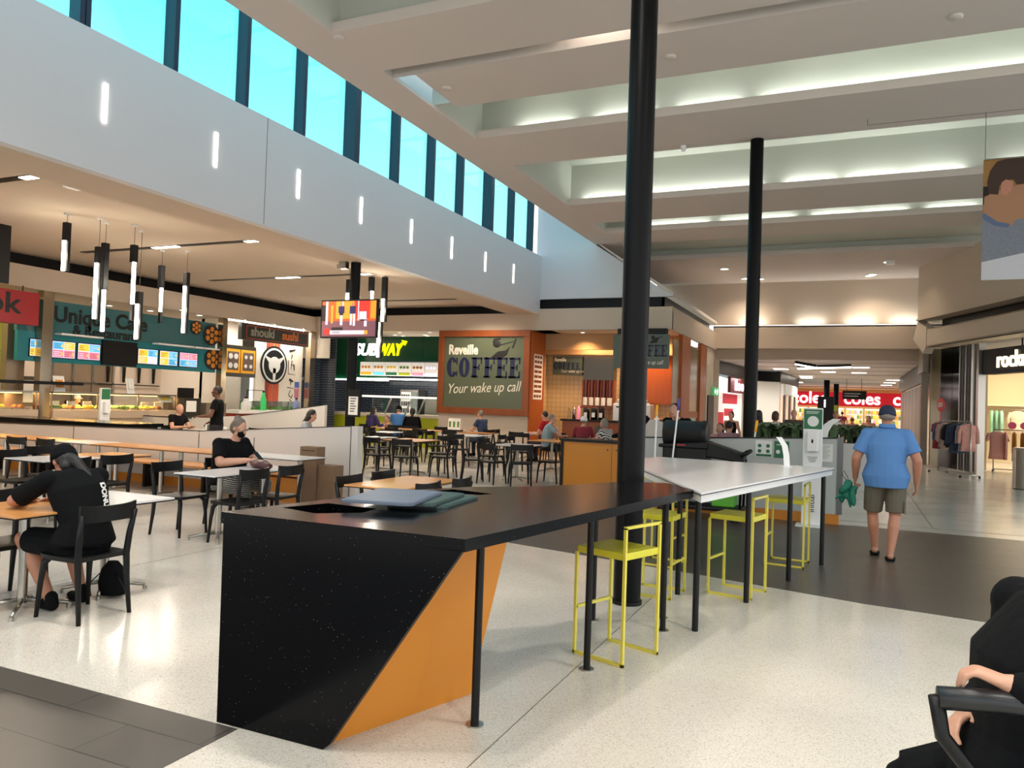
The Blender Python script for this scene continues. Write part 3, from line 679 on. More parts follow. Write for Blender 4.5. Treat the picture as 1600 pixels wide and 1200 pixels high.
table(-6.6, -5.4, 18.9, 19.8, 'timber cafe table of the elderly people by the coffee counter', 'otop', grp=G)
table(-13.75, -13.1, 13.0, 13.7, 'white cafe table of the bald man in black below the food display', 'ltop', grp=G)
table(-13.05, -12.35, 12.65, 13.35, 'white cafe table beyond the partition, right of the standing man', 'ltop', grp=G)
table(-11.2, -10.2, 12.3, 13.1, 'white cafe table of the long-haired woman reading beyond the partition', 'ltop', grp=G)
table(-9.9, -9.3, 14.0, 14.8, 'white cafe table left of the television column base', 'ltop', grp=G)

def CH(lst):
    for x, y, a, lab in lst: chair(x, y, a, 'black cafe chair '+lab)
CH([(-5.0, 3.84, 90, 'on which the woman in the black cap sits'),
    (-5.80, 3.80, -90, 'at the left edge of the picture, across the orange table'),
    
    (-9.48, 6.35, -88, 'left of the white table behind the capped woman, nearer one'),
    (-9.85, 7.0, -92, 'left of the white table behind the capped woman, farther one'),
    (-8.42, 6.1, 92, 'just left of the capped woman\'s head, back towards us'),
    (-8.5, 6.75, 88, 'behind the capped woman\'s shoulder on the right'),
    (-12.05, 8.2, 2, 'facing the partition bench, left one of two'),
    (-11.42, 8.25, -3, 'facing the partition bench, right one of two'),
    (-6.93, 6.5, -88, 'left of the masked woman\'s table, nearest to us'),
    (-7.0, 7.35, -92, 'on which the masked woman sits'),
    (-6.1, 6.5, 90, 'right of the masked woman\'s table, nearer one with back to us'),
    (-6.13, 7.12, 92, 'right of the masked woman\'s table, farther one'),
    (-4.5, 6.62, -90, 'left of the orange table behind the counter, nearer one'),
    (-4.52, 7.28, -90, 'left of the orange table behind the counter, farther one'),
    (-4.0, 6.6, 88, 'right of the orange table behind the counter, nearest the trays'),
    (-3.96, 7.22, 92, 'right of the orange table behind the counter, farther right')])
# back seating
CH([(-8.25, 13.45, 8, 'in front of the pale timber table at the back, right one'),
    (-8.95, 13.5, -6, 'in front of the pale timber table at the back, left one'),
    (-7.75, 14.1, 92, 'right of the pale timber table at the back, turned left'),
    (-8.3, 15.0, 182, 'behind the pale timber table at the back'),
    (-9.9, 14.9, 80, 'nearest the end of the white partition, turned left'),
    (-10.3, 15.6, -80, 'beyond the end of the white partition, facing right'),
    (-10.1, 16.4, 178, 'beyond the partition end, facing the camera'),
    (-9.7, 17.3, -88, 'left of the white table below the coffee board'),
    (-8.1, 17.3, 88, 'right of the white table below the coffee board'),
    (-8.7, 16.6, 5, 'in front of the white table below the coffee board'),
    (-7.0, 14.0, -60, 'left of the white table beside the orange cabinet'),
    (-5.9, 13.85, 30, 'in front of the white table beside the orange cabinet, right one'),
    (-6.45, 13.75, -10, 'in front of the white table beside the orange cabinet, left one'),
    (-5.6, 14.7, 90, 'right of the white table beside the orange cabinet'),
    (-7.15, 15.2, -100, 'behind the white table beside the orange cabinet'),
    (-7.25, 16.9, -90, 'left of the light orange table by the cabinet'),
    (-5.85, 16.8, 90, 'right of the light orange table by the cabinet'),
    (-8.0, 18.6, 180, 'beyond the light orange table by the cabinet'),
    (-12.3, 15.6, 0, 'in front of the small white table beyond the partition end'),
    (-11.6, 16.4, 88, 'right of the small white table beyond the partition end'),
    (-11.6, 17.4, -92, 'left of the second small white table in the back seating'),
    (-10.3, 17.0, 90, 'right of the second small white table in the back seating'),
    (-12.5, 18.3, 2, 'on the near side of the communal table, first from the left'),
    (-11.6, 18.35, -3, 'on the near side of the communal table, second from the left'),
    (-10.7, 18.3, 4, 'on the near side of the communal table, third from the left'),
    (-9.8, 18.35, 0, 'on the near side of the communal table, fourth from the left'),
    (-11.2, 19.95, 180, 'across the communal table by the lime counter'),
    (-9.72, 19.98, 75, 'on which the man in the navy T-shirt sits'),
    (-13.42, 19.72, -20, 'on which the person in the purple jersey sits'),
    (-13.6, 20.95, 190, 'on which the small child sits beyond the communal table'),
    (-12.7, 20.12, 15, 'on which the person in the sky blue T-shirt sits'),
    (-12.1, 19.98, 30, 'on which the person in black with a ponytail sits'),
    (-7.6, 19.6, 80, 'on which the man in the red shirt sits'),
    (-7.02, 18.3, -70, 'on which the man leaning his chin on his hand sits'),
    (-6.2, 18.5, 10, 'on which the person with the white cap sits'),
    (-5.3, 17.6, 70, 'on which the person in the striped top sits'),
    (-2.75, 18.2, 175, 'on which the smiling woman in pink sits'),
    (-2.42, 17.0, -10, 'on which the person in the patterned shirt sits'),
    (-9.2, 20.3, -90, 'left of the table under the coffee board'),
    (-7.6, 20.3, 90, 'right of the table under the coffee board'),
    (-8.4, 19.6, 0, 'in front of the table under the coffee board')])
# beyond the partition on the left
CH([(-14.42, 13.3, -90, 'of the bald man in black below the food display'),
    (-15.1, 12.6, 0, 'alone in front of the bald man, below the food display'),
    (-11.0, 12.9, -88, 'beyond the partition just right of the standing man'),
    (-12.9, 12.2, 3, 'beyond the partition, first in the row of backs'),
    (-12.3, 12.15, -4, 'beyond the partition, second in the row of backs'),
    (-12.0, 13.0, 92, 'beyond the partition, third in the row, turned left'),
    (-11.4, 12.1, 2, 'beyond the partition, just left of the long-haired woman'),
    (-10.1, 12.3, 20, 'beyond the partition, just right of the long-haired woman'),
    (-9.9, 13.4, 90, 'beyond the partition, left of the television column'),
    (-12.7, 13.8, 178, 'beyond the partition, behind the table near the standing man'),
    (-11.5, 13.6, 184, 'beyond the partition, behind the reading woman\'s table')])

# ------------------------------------------------------------ partition with bench, left
def zt(px, py, y): return onx and ony(px, py, y)
t = thing('seating_partition', 'long low white partition with angled top running behind the bench tables', 'partition', (-10, 9.8, 0))
a = MB().at(frame((-10, 9.8, 0), (1, 0, 0)))
a.M = frame((0, 0, 0), (1, 0, 0))
def P1(x): return x+10
a.prism([(P1(-16.5), 0), (P1(-10.1), 0), (P1(-10.1), .945), (P1(-16.5), .835)], -.09, 0); a.build('long_panel', M['panel'], t)
a = MB().at(frame((0, 0, 0), (1, 0, 0))); a.prism([(P1(-10.09), 0), (P1(-7.0), 0), (P1(-7.0), 1.16), (P1(-10.09), .945)], -.09, 0); a.build('rising_panel', M['panel'], t)
a = MB().at(frame((0, 0, 0), (1, 0, 0))); a.prism([(P1(-16.5), .836), (P1(-10.1), .946), (P1(-7.0), 1.161), (P1(-7.0), 1.171), (P1(-10.1), .956), (P1(-16.5), .846)], -.1, .01); a.build('edge_band', M['edge'], t)
a = MB(); a.box(P1(-6.995), P1(-6.87), -.01, .12, 0, 1.165); a.build('end_post', M['panel'], t)
a = MB(); a.box(P1(-7.002), P1(-6.99), -.012, .0, 0, 1.16)
for x in (-13.2, -10.1, -8.9): a.box(P1(x), P1(x)+.008, -.006, 0, .45, .9)
a.build('joint', M['edge'], t)
a = MB(); a.box(P1(-16.5), P1(-7.42), -.03, -.01, .0, .14); a.build('kickboard', M['orange'], t)
t = thing('bench_seat', 'long orange-topped bench along the front of the white partition', 'bench', (-10, 9.5, 0))
a = MB(); a.box(-6.4, 2.55, -.32, .26, .40, .43); a.build('seat_board', M['otop'], t)
a = MB(); a.box(1.5, 2.55, -.25, .22, 0, .36); a.build('box_base', M['orange'], t)
for x in (-5, -3.6, -2.2, -.8, .5): a = MB(); a.box(x, x+.05, -.2, .2, 0, .40); a.build('support', M['edge'], t)
# black planter counter behind the partition, left
t = thing('serving_counter', 'low black counter with glossy top behind the left part of the white partition', 'counter', (-14.6, 10.8, 0))
a = MB(); a.box(-2.2, 2.0, -.4, .5, .88, .95); a.build('worktop', M['stone'], t); a = MB(); a.box(-2.1, 1.9, -.35, .45, 0, .88); a.build('body', M['edge'], t)
# second partition, slanting top
t = thing('seating_partition', 'pale partition with a steeply slanting top in front of the sushi shop', 'partition', (-12, 14.2, 0))
a = MB().at(frame((0, 0, 0), (1, 0, 0))); p0 = ony(377, 650, 14.2); p1 = ony(508, 633, 14.2); pl_ = ony(300, 652, 14.2)
a.prism([(pl_.x+12, 0), (p1.x+12, 0), (p1.x+12, p1.z), (p0.x+12, p0.z), (pl_.x+12, pl_.z)], -.08, 0); a.build('panel', M['panel'], t)
a = MB().at(frame((0, 0, 0), (1, 0, 0))); a.prism([(p0.x+12, p0.z), (p1.x+12, p1.z), (p1.x+12, p1.z+.012), (p0.x+12, p0.z+.012)], -.09, .01); a.build('edge_band', M['edge'], t)
t = thing('seating_partition', 'low pale boxed partition under the food display beside the sanitiser stand', 'partition', (-15.3, 14.5, 0))
a = MB(); a.box(-1.6, 1.5, -.06, .06, 0, .93); a.build('panel', M['panel'], t)
a = MB(); a.box(-1.64, 1.54, -.08, .08, .93, .95); a.box(-1.64, -1.6, -.08, .08, 0, .95); a.build('edge_band', M['edge'], t)

# cardboard boxes at the end of the partition
t = thing('cardboard_box', 'tall brown cardboard box standing against the end of the partition', 'box', (-7.28, 9.25, 0), R(0)); a = MB(); a.box(-.15, .15, -.1, .1, 0, .86); a.build('carton', M['cork'], t)
a = MB().at(frame((-.12, -.101, .8), (1, 0, 0))); a.box(0, .24, 0, .012, 0, .002); a.build('print', M['darkltr'], t)
t = thing('cardboard_box', 'shorter wide cardboard box beside the tall one at the partition end', 'box', (-6.98, 9.3, 0), R(0)); a = MB(); a.box(-.14, .14, -.12, .12, 0, .60); a.build('carton', M['cork'], t)

# ------------------------------------------------------------ orange cabinet and right partition
t = thing('cabinet', 'mustard orange storage cabinet with black top behind the tall column', 'cabinet', (-4.2, 14.3, 0))
a = MB(); a.box(-.86, 1.02, -.3, .3, 0, .9); a.build('carcass', M['orangec'], t)
a = MB(); a.box(-.92, -.86, -.32, .32, 0, .93); a.build('end_panel', M['edge'], t)
a = MB(); a.box(-.92, 1.04, -.34, .32, .90, .95); a.build('top', M['edge'], t)
for x0, x1 in ((-.62, .1), (.11, .98)):
    a = MB(); a.box(x0, x1, -.318, -.301, .02, .86); d_ = a.build('door', M['orangec'], t)
    k = MB(); k.at(Matrix.Translation(((.02 if x0 < 0 else .2), -.319, .78)) @ Matrix.Rotation(R(90), 4, 'X')); k.cyl(0, 0, 0, .012, .018); k.build('lock', M['steeld'], d_)
t = thing('screen_partition', 'waist-high pale grey partition with black edge and posters, behind the white table', 'partition', (-1.6, 12.16, 0))
a = MB().at(frame((0, 0, 0), (1, 0, 0))); a.prism([(-1.45, .15), (1.42, .15), (1.42, 1.245), (-1.45, 1.115)], -.1, 0); a.build('panel', mat('pale_grey_laminate', (186, 190, 188), .4), t)
a = MB().at(frame((0, 0, 0), (1, 0, 0))); a.prism([(-1.47, 1.115), (1.42, 1.245), (1.42, 1.262), (-1.47, 1.132)], -.11, .01); a.prism([(-1.48, 0), (-1.45, 0), (-1.45, 1.13), (-1.48, 1.13)], -.11, .01); a.build('edge_band', M['edge'], t)
a = MB(); a.box(1.42, 1.5, -.01, .14, .15, 1.26); a.build('end_post', mat('grey_metal', (110, 112, 112), .4, .6), t)
a = MB(); a.box(-1.45, 1.46, .005, .09, 0, .15); a.build('kickboard', M['orange'], t)
for x0, x1, z0, z1, m1, nm, lab in [(.28, .52, .92, 1.17, 'paper', 'poster', 'white notice with four round icons and a green footer on the partition'), (.55, .76, .92, 1.17, 'pgreen', 'poster', 'green notice with white circles on the partition'), (1.13, 1.36, .9, 1.16, 'paper', 'poster', 'white typed notice right of the sanitiser stand')]:
    M.setdefault('pgreen', mat('poster_green', (38, 110, 72), .5))
    q = thing(nm, lab, 'poster', (-1.6, 12.155, 0)); a = MB(); a.box(x0, x1, -.006, -.001, z0, z1); a.build('sheet', M[m1], q)
    a = MB(); cx = (x0+x1)/2
    if x0 < .3:
        for u in (-.06, .06):
            for v in (.09, .17): a.at(Matrix.Translation((cx+u, -.007, z0+v)) @ Matrix.Rotation(R(90), 4, 'X')); a.cyl(0, 0, 0, .001, .028)
        a.at(Matrix()); a.box(x0+.01, x1-.01, -.008, -.006, z0+.01, z0+.045); a.build('print', M['pgreen'], q)
    elif x0 < .6:
        for u in (-.05, .05): a.at(Matrix.Translation((cx+u, -.007, z0+.09)) @ Matrix.Rotation(R(90), 4, 'X')); a.cyl(0, 0, 0, .001, .03)
        a.at(Matrix()); a.box(x0+.03, x1-.05, -.008, -.006, z1-.06, z1-.05); a.build('print', M['paper'], q)
    else:
        for k in range(9): a.box(x0+.02, x1-.03-.02*(k % 3), -.008, -.006, z1-.03-k*.022, z1-.026-k*.022)
        a.build('print', M['steeld'], q)

# hand sanitiser stand in front of the partition
t = thing('sanitiser_stand', 'tall white hand sanitiser stand with green header in front of the pale partition', 'dispenser', (-.5, 11.78, 0))
a = MB(); a.box(-.13, .13, -.035, .035, .02, 1.68); a.build('post', M['white'], t, bevel=.01)
a = MB(); a.box(-.2, .16, -.16, .14, 0, .02); a.build('base_plate', M['white'], t)
a = MB(); a.box(-.12, .12, -.042, -.036, 1.38, 1.66); hd = a.build('header', M['pgreen'], t)
a = MB(); a.at(Matrix.Translation((0, -.042, 1.49)) @ Matrix.Rotation(R(90), 4, 'X')); a.cyl(0, 0, 0, .002, .075, n=28); a.at(Matrix()); a.box(-.09, .08, -.044, -.042, 1.62, 1.63); a.box(-.09, .06, -.044, -.042, 1.6, 1.607); a.build('emblem', M['paper'], hd)
a = MB(); a.box(-.075, .075, -.13, -.036, 1.06, 1.35); dp = a.build('dispenser_box', M['white'], t, bevel=.015)
a = MB(); a.ell((0, -.131, 1.21), (.014, .004, .03)); a.build('sensor_window', M['black'], dp)
a = MB(); a.box(-.09, .09, -.12, -.036, .80, .83); a.build('drip_tray', M['white'], t, bevel=.01)
a = MB()
for k in range(4): a.box(-.07+.01*k, .07-.01*k, -.038, -.035, .98-k*.022, .986-k*.022)
a.build('small_print', M['darkltr'], t)
text('brand_lettering', 'initial', .12, M['navy'], Matrix.Translation((.04, -.037, .2)) @ frame((0, 0, 0), (0, 0, 1), (-1, 0, 0)), t)
# white curved sign on the partition top right
t = thing('curved_sign', 'white curved plastic blade standing behind the right end of the partition', 'sign', (-.35, 12.45, 0))
a = MB(); pts = [(-.1, 1.2), (-.08, 1.34), (-.02, 1.45), (.09, 1.53)]
for i in range(3):
    (x0, z0), (x1, z1) = pts[i], pts[i+1]; a.hexa([(x0, 0, z0), (x0+.12, 0, z0), (x1+.12, 0, z1), (x1, 0, z1)], [(x0, .01, z0), (x0+.12, .01, z0), (x1+.12, .01, z1), (x1, .01, z1)])
a.build('blade', M['white'], t); a = MB(); a.box(-.09, .01, 0, .02, 0, 1.22); a.build('stem', M['steel'], t)

# ================================================================ SHOPS
LW = -16.88
def LF(x=LW, y=0, z=0): return frame((x, y, z), (0, 1, 0))      # local x = world y, local y = z, normal +x
def FF(y=21.4, x=0, z=0): return frame((x, y, z), (1, 0, 0))     # local x = world x, normal -y
M['mirror'] = mat('mirror_steel_cladding', (186, 172, 150), .16, 1)
M['scr'] = mat('menu_screen_white', (205, 205, 235), .4, emit=.7)
M['scrp'] = mat('menu_screen_pink', (226, 120, 140), .4, emit=.7)
M['scrb'] = mat('menu_screen_blue', (90, 180, 226), .4, emit=.7)
M['scry'] = mat('menu_screen_yellow', (236, 190, 60), .4, emit=.7)
M['scrd'] = mat('menu_screen_dark', (50, 46, 70), .4, emit=.2)
M['food1'] = mat('food_orange', (222, 140, 50), .6, var=.5, vscale=20); M['food2'] = mat('food_brown', (150, 90, 40), .6, var=.5, vscale=25)
M['food3'] = mat('food_yellow', (232, 196, 60), .6, var=.3, vscale=25); M['food4'] = mat('food_green', (90, 130, 60), .6, var=.4, vscale=25)
M['sushiw'] = mat('sushi_white_wall', (236, 226, 212), .7)
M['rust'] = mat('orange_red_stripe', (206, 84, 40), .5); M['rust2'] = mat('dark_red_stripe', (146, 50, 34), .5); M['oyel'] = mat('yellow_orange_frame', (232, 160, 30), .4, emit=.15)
SCR = [M['black'], M['scr'], M['scrp'], M['scrb'], M['scry'], M['scrd']]
def screen(t, Mx, w, h, seed, name='menu_screen', pal=(2, 3, 4), fr=.02):
    """lit menu board: black frame, blocks of colour and lines of print (local x right, y up)"""
    rnd = random.Random(seed); a = MB().at(Mx); a.box(-fr, w+fr, -fr, h+fr, -.05, 0); a.mat(1); a.box(0, w, 0, h, 0, .004)
    for i in range(2):
        for j in range(2):
            if rnd.random() < .85:
                a.mat(rnd.choice(pal)); x0 = w*(.02+.49*i); y0 = h*(.03+.49*j); a.box(x0, x0+w*.46, y0, y0+h*.44, .004, .007)
                a.mat(5 if rnd.random() < .6 else 1)
                for k in range(3): a.box(x0+w*.04, x0+w*(.2+.2*rnd.random()), y0+h*(.08+.11*k), y0+h*(.11+.11*k), .007, .009)
                a.mat(4); cx = x0+w*.36; a.box(cx, cx+w*.07, y0+h*.14, y0+h*.3, .007, .01)
    return a.build(name, SCR, t)

# ---- back walls
a = MB(); a.box(-19.6, -19.5, -2, 17.3, 0, 3.8); struct('wall_left', a, mat('kitchen_white', (214, 196, 178), .6))
# ---- steel clad pillars between the shops
for y0, y1, lab in [(11.64, 11.9, 'mirror steel clad pillar between the red sign and the teal cafe front'), (17.12, 17.3, 'narrow mirror steel pillar between the teal cafe and the sushi shop'), (21.12, 21.38, 'mirror steel pillar at the corner right of the sushi shop')]:
    a = MB(); a.box(-.2, .0, y0-y0, y1-y0, 0, 3.79); tag(a.build('shop_pillar', M['mirror'], loc=(LW+.0, y0, 0)), lab, 'pillar')
a = MB(); a.box(-.2, .0, 0, .42, 0, 3.0); tag(a.build('shop_pillar', mat('beige_metal', (150, 132, 112), .3, .6), loc=(-17.4, 11.2, 0)), 'tarnished steel pillar farther back behind the red sign', 'pillar')

# ---- wok shop at the far left
t = thing('shop_sign', 'bright red hanging shop sign with black lettering at the left edge', 'sign', (-16.55, 9.6, 3.3))
a = MB(); a.box(-.2, 0, -1.6, 1.72, -.35, .37); a.build('board', M['red'], t)
text('lettering', 'wok', .62, M['darkltr'], Matrix.Translation((.003, .04, -.12)) @ LF(0), t, off=.012, sx=1.15)
a = MB()
for y in (-1.4, 1.4): a.tube([(-.1, y, .37), (-.1, y, .5)], .015, 6)
a.build('hanger', M['steeld'], t)
t = thing('glass_wall_panel', 'olive lime glass wall behind the red sign with thin seams', 'wall panel', (-18.3, 9.0, 0)); a = MB(); a.box(-.05, 0, -6, 2.75, .8, 3.8); a.build('glass_sheet', M['limeg'], t)
a = MB(); 
for y in (-1.4, .2, 1.8): a.box(0, .004, y, y+.015, .8, 3.8)
a.box(0, .004, -6, 2.75, 2.4, 2.412); a.build('seam', mat('olive_seam', (110, 112, 50), .4), t)
def display(y0, y1, lab, seed, lamp_p=28):
    """glass fronted hot food counter along the left wall"""
    L_ = y1-y0; t = thing('food_display', lab, 'display counter', (LW, y0, 0)); rnd = random.Random(seed)
    a = MB(); a.box(-.85, 0, 0, L_, 0, .62); a.build('plinth', mat('brown_plinth', (64, 48, 42), .5), t)
    a = MB(); a.box(-.9, .06, 0, L_, .88, 1.08); a.box(-.85, .0, 0, L_, .62, .88); a.build('worktop', mat('beige_stone', (188, 168, 144), .4), t)
    a = MB(); a.box(-.02, -.01, .02, L_-.02, 1.1, 1.46); a.build('front_glass', M['glass'], t)
    a = MB(); a.box(-.8, .04, 0, L_, 1.46, 1.50)
    n = max(2, int(L_/1.15))
    for k in range(n+1): y = .01+(L_-.02)*k/n; a.box(-.03, .0, y-.012, y+.012, 1.08, 1.46)
    a.build('canopy', M['steel'], t)
    a = MB(); a.box(-.45, -.38, .1, L_-.1, 1.44, 1.459); a.build('heat_lamp', mat('warm_strip', (255, 200, 120), .5, emit=5), t)
    lamp('AREA', (-.42, L_/2, 1.43), lamp_p*L_/2, (1, .56, .2), .08, (0, 0, 0), t, sy=L_*.9)
    for k in range(int(L_/.42)):
        y = .12+k*.42; m_ = rnd.choice(['food1', 'food2', 'food3', 'food1', 'food4'])
        a = MB(); a.box(-.62, -.12, y, y+.36, 1.08, 1.12); tr_ = a.build('steel_pan', M['steel'], t)
        a = MB(); 
        for q in range(9): a.ell((-.55+.4*rnd.random(), y+.06+.24*rnd.random(), 1.13), (.07, .06, .04+.03*rnd.random()), n=8, m=5)
        a.build('food', M[m_], tr_)
        if rnd.random() < .55:
            a = MB(); a.box(-.3, -.28, y+.05, y+.27, 1.16, 1.28); a.build('price_card', M['paper'], tr_)
    return t
display(6.0, 11.6, 'glass food display of the shop under the red sign, with a yellow glow', 3)
display(11.95, 15.5, 'long lit glass food display of the teal cafe with trays of hot food', 5, 60)
t = thing('shelf_board', 'black shelf board jutting out under the red sign above the food display', 'shelf', (-16.7, 10.6, 1.66)); a = MB(); a.box(-.5, .0, -.1, 2.0, 0, .07); a.build('board', M['black'], t)
a = MB(); a.box(-.3, -.27, .2, .23, -.16, 0); a.box(-.3, -.27, 1.7, 1.73, -.16, 0); a.build('bracket', M['steel'], t)

# ---- teal cafe
t = thing('cafe_sign_board', 'wide teal board of the cafe with dark lettering and menu screens', 'sign', (-17.1, 11.95, 0))
a = MB(); a.box(-.1, 0, -.72, 5.15, 2.18, 2.86); a.build('lower_band', M['teal'], t)
a = MB(); a.box(-.14, -.04, -.72, 5.15, 2.86, 3.62); a.build('glass_fascia', M['tealg'], t)
text('lettering', 'Unique Cafe', .52, M['darkltr'], Matrix.Translation((-.03, .12, 3.15)) @ LF(0), t, off=.014, sx=1.0)
text('lettering', '& Restaurant', .33, M['darkltr'], Matrix.Translation((-.03, .62, 2.88)) @ LF(0), t, off=.009, sx=1.05)
for i, (px0, px1) in enumerate([(47, 62), (82, 116), (122, 155), (216, 245), (250, 276), (281, 307)]):
    p0 = onx(px0, 538+px0*.07, -17.08); p1 = onx(px1, 560+px1*.07, -17.08)
    screen(t, Matrix.Translation((0.02, p0.y-11.95 if i == 0 else max(.01, p0.y-11.95), 2.3)) @ LF(0), p1.y-p0.y if i == 0 else max(.2, p1.y-max(p0.y, 11.96)), .38, 40+i)
p0 = onx(161, 531, -17.05); p1 = onx(213, 571, -17.05)
a = MB(); a.box(0, .06, p0.y-11.95, p1.y-11.95, 2.2, 2.82); a.build('blank_screen', M['black'], t)
for i, (px, py, rr) in enumerate([(307, 512, .2), (331, 524, .3), (333, 561, .32)]):
    p = onx(px, py, -17.08); a = MB(); a.at(Matrix.Translation((.01, p.y-11.95, p.z)) @ Matrix.Rotation(R(90), 4, 'Y')); a.cyl(0, 0, 0, .012, rr, n=28); pl2 = a.build('platter_picture', mat('dark_platter', (34, 22, 20), .5), t)
    a = MB(); a.at(Matrix.Translation((.024, p.y-11.95, p.z)) @ Matrix.Rotation(R(90), 4, 'Y'))
    for k in range(7): an = k*PI/3; rd = 0 if k == 6 else rr*.6; a.cyl(rd*math.cos(an), rd*math.sin(an), 0, .006, rr*.24, n=12)
    a.build('pictured_food', M['food1'], pl2)
for y0, L_ in ((.15, 1.1), (2.9, 1.2), (4.15, .9)):
    a = MB(); a.box(.0, .25, y0, y0+L_, 2.83, 2.87) if y0 > 0 else a.box(.0, .25, .0, y0+L_, 2.83, 2.87); a.build('sign_light', M['white'], t)
# kitchen wall gear
t = thing('wine_rack', 'row of four dark hanging utensils on the white kitchen wall of the teal cafe', 'rack', (-19.45, 17.0, 0))
a = MB(); a.box(0, .03, -1.9, .2, 1.72, 1.75); a.build('rail', M['black'], t)
for k in range(4):
    a = MB(); a.tube([(.03, -1.6+k*.52, 2.5), (.03, -1.6+k*.52, 1.8)], [.06, .035], 8); a.build('utensil', M['black'], t)
t = thing('kitchen_doorway', 'grey framed servery opening in the kitchen wall of the teal cafe', 'opening', (-19.48, 13.7, 0))
a = MB(); a.box(0, .03, 0, 1.9, 1.0, 2.6); a.build('dark_opening', mat('dim_opening', (120, 104, 86), .6), t)
a = MB()
for y in (0, .6, 1.2, 1.85): a.box(.03, .06, y, y+.06, 1.0, 2.6)
a.box(.03, .06, 0, 1.9, 1.75, 1.78); a.build('frame', M['steel'], t)
t = thing('microwave', 'white and grey appliance standing at the back of the teal cafe kitchen', 'appliance', (-18.9, 12.2, 1.1)); a = MB(); a.box(-.3, .2, 0, .9, 0, .75); a.build('casing', M['steeld'], t); a = MB(); a.box(.2, .21, .05, .6, .1, .65); a.build('door', M['white'], t)
t = thing('drinks_fridge', 'open drinks fridge with rows of red and white cans behind the steel pillar', 'fridge', (-18.8, 10.9, 0))
a = MB(); a.box(-.3, .3, 0, .9, 0, 2.1); a.build('cabinet', M['white'], t); a = MB().at(LF(.31)); rr_ = random.Random(4); 
for j in range(5):
    for k in range(7): a.mat(rr_.choice((0, 1, 0))); a.box(.08+k*.11, .15+k*.11, .4+j*.33, .4+j*.33+.2, 0, .04)
a.build('drinks', [mat('red_cans', (170, 30, 40), .4), M['paper']], t)
back_counter = MB(); back_counter.box(-.55, 0, .25, 4.9, 0, .95); o = back_counter.build('back_bench', M['steel'], loc=(-18.9, 12.1, 0)); tag(o, 'steel back bench along the teal cafe kitchen', 'bench')
def easel(x, y, z, w, h, lab, mm='paper', pic='food1', rz=0):
    t = thing('menu_card', lab, 'card', (x, y, z), rz); a = MB(); a.hexa([(0, 0, 0), (0, w, 0), (-.08, w, h), (-.08, 0, h)], [(-.01, 0, 0), (-.01, w, 0), (-.09, w, h), (-.09, 0, h)]); a.build('card', M[mm], t)
    a = MB(); a.hexa([(-.012, w*.2, h*.25), (-.012, w*.8, h*.25), (-.05, w*.8, h*.75), (-.05, w*.2, h*.75)], [(.0, w*.2, h*.25), (.0, w*.8, h*.25), (-.035, w*.8, h*.75), (-.035, w*.2, h*.75)]); a.build('picture', M[pic], t)
    a = MB(); a.box(-.1, .01, 0, w, -.012, 0); a.build('foot', M[mm], t)
easel(-16.95, 12.05, 1.51, .28, .36, 'white picture card of yellow food standing on the glass display')
easel(-16.98, 14.05, 1.51, .22, .38, 'tilted white price card standing on the middle of the display', 'paper', 'paper')
easel(-16.9, 14.98, 1.3, .42, .18, 'yellow notice on the right end of the food display', 'paper', 'food3')
t = thing('till_counter', 'grey and timber till counter right of the food display with a notice', 'counter', (-16.6, 15.56, 0))
a = MB(); a.box(-.8, 0, 0, .55, 0, 1.42); a.build('grey_body', M['steeld'], t)
a = MB(); a.box(-.5, .02, .75, 1.5, 0, 1.3)
a.build('timber_body', mat('grey_timber_panels', (112, 100, 86), .5), t); a = MB(); a.box(.0, .01, .05, .4, 1.05, 1.35); a.build('notice', M['paper'], t)
a = MB(); a.box(-.4, -.1, .1, .4, 1.42, 1.7); a.build('till', M['black'], t)
# another sanitiser post in front of the cafe
t = thing('sanitiser_stand', 'slim white sanitiser stand with green header before the hot food display', 'dispenser', (-15.9, 12.55, 0))
a = MB(); a.box(-.035, .035, -.13, .13, 0, 1.62); a.build('post', M['white'], t, bevel=.008); a = MB(); a.box(.036, .042, -.11, .11, 1.36, 1.6); a.build('header', M['pgreen'], t); a = MB(); a.box(.036, .12, -.07, .07, 1.05, 1.3); a.build('dispenser_box', M['white'], t)
a = MB(); a.box(-.15, .15, -.15, .15, 0, .02); a.build('base_plate', M['white'], t)

# ---- sushi shop
a = MB(); a.box(-17.3, -17.2, 18.9, 21.12, 0, 3.8); a.box(-17.9, -17.8, 17.3, 18.9, 0, 3.8); struct('wall_left', a, M['sushiw'])
a = MB(); a.box(-19.9, -17.2, 17.3, 17.36, 0, 3.8); struct('wall_left', a, M['sushiw'])
t = thing('shop_sign', 'dark hanging sushi shop sign with grey and orange lettering', 'sign', (-16.72, 17.7, 3.48))
a = MB(); a.box(-.14, 0, 0, 3.1, -.26, .24); a.build('board', mat('charcoal_board', (38, 36, 34), .4), t)
a = MB(); q = .015
for b_ in ((.2, 3.04, -.21, -.21+q), (.2, 3.04, .19-q, .19), (.2, .2+q, -.21, .19), (3.04-q, 3.04, -.21, .19)): a.box(0, .006, b_[0], b_[1], b_[2], b_[3])
a.build('rust_outline', M['rust'], t)
text('lettering', 'shouki', .38, mat('grey_green_lettering', (150, 152, 138), .5), Matrix.Translation((.003, .38, -.11)) @ LF(0), t, off=.012, sx=1.05)
text('lettering', 'sushi', .38, mat('orange_lettering', (206, 110, 40), .5), Matrix.Translation((.003, 1.78, -.11)) @ LF(0), t, off=.012, sx=1.05)
a = MB()
for y in (.2, 1.5, 2.9): a.tube([(-.07, y, .24), (-.07, y, .34)], .012, 6)
a.box(-.3, -.16, -.3, 3.1, .29, .31); a.build('hanger', M['lampw'], t)
t = thing('menu_board', 'grey sushi menu board with yellow-framed pictures of dishes', 'menu board', (-17.2, 17.36, 2.1))
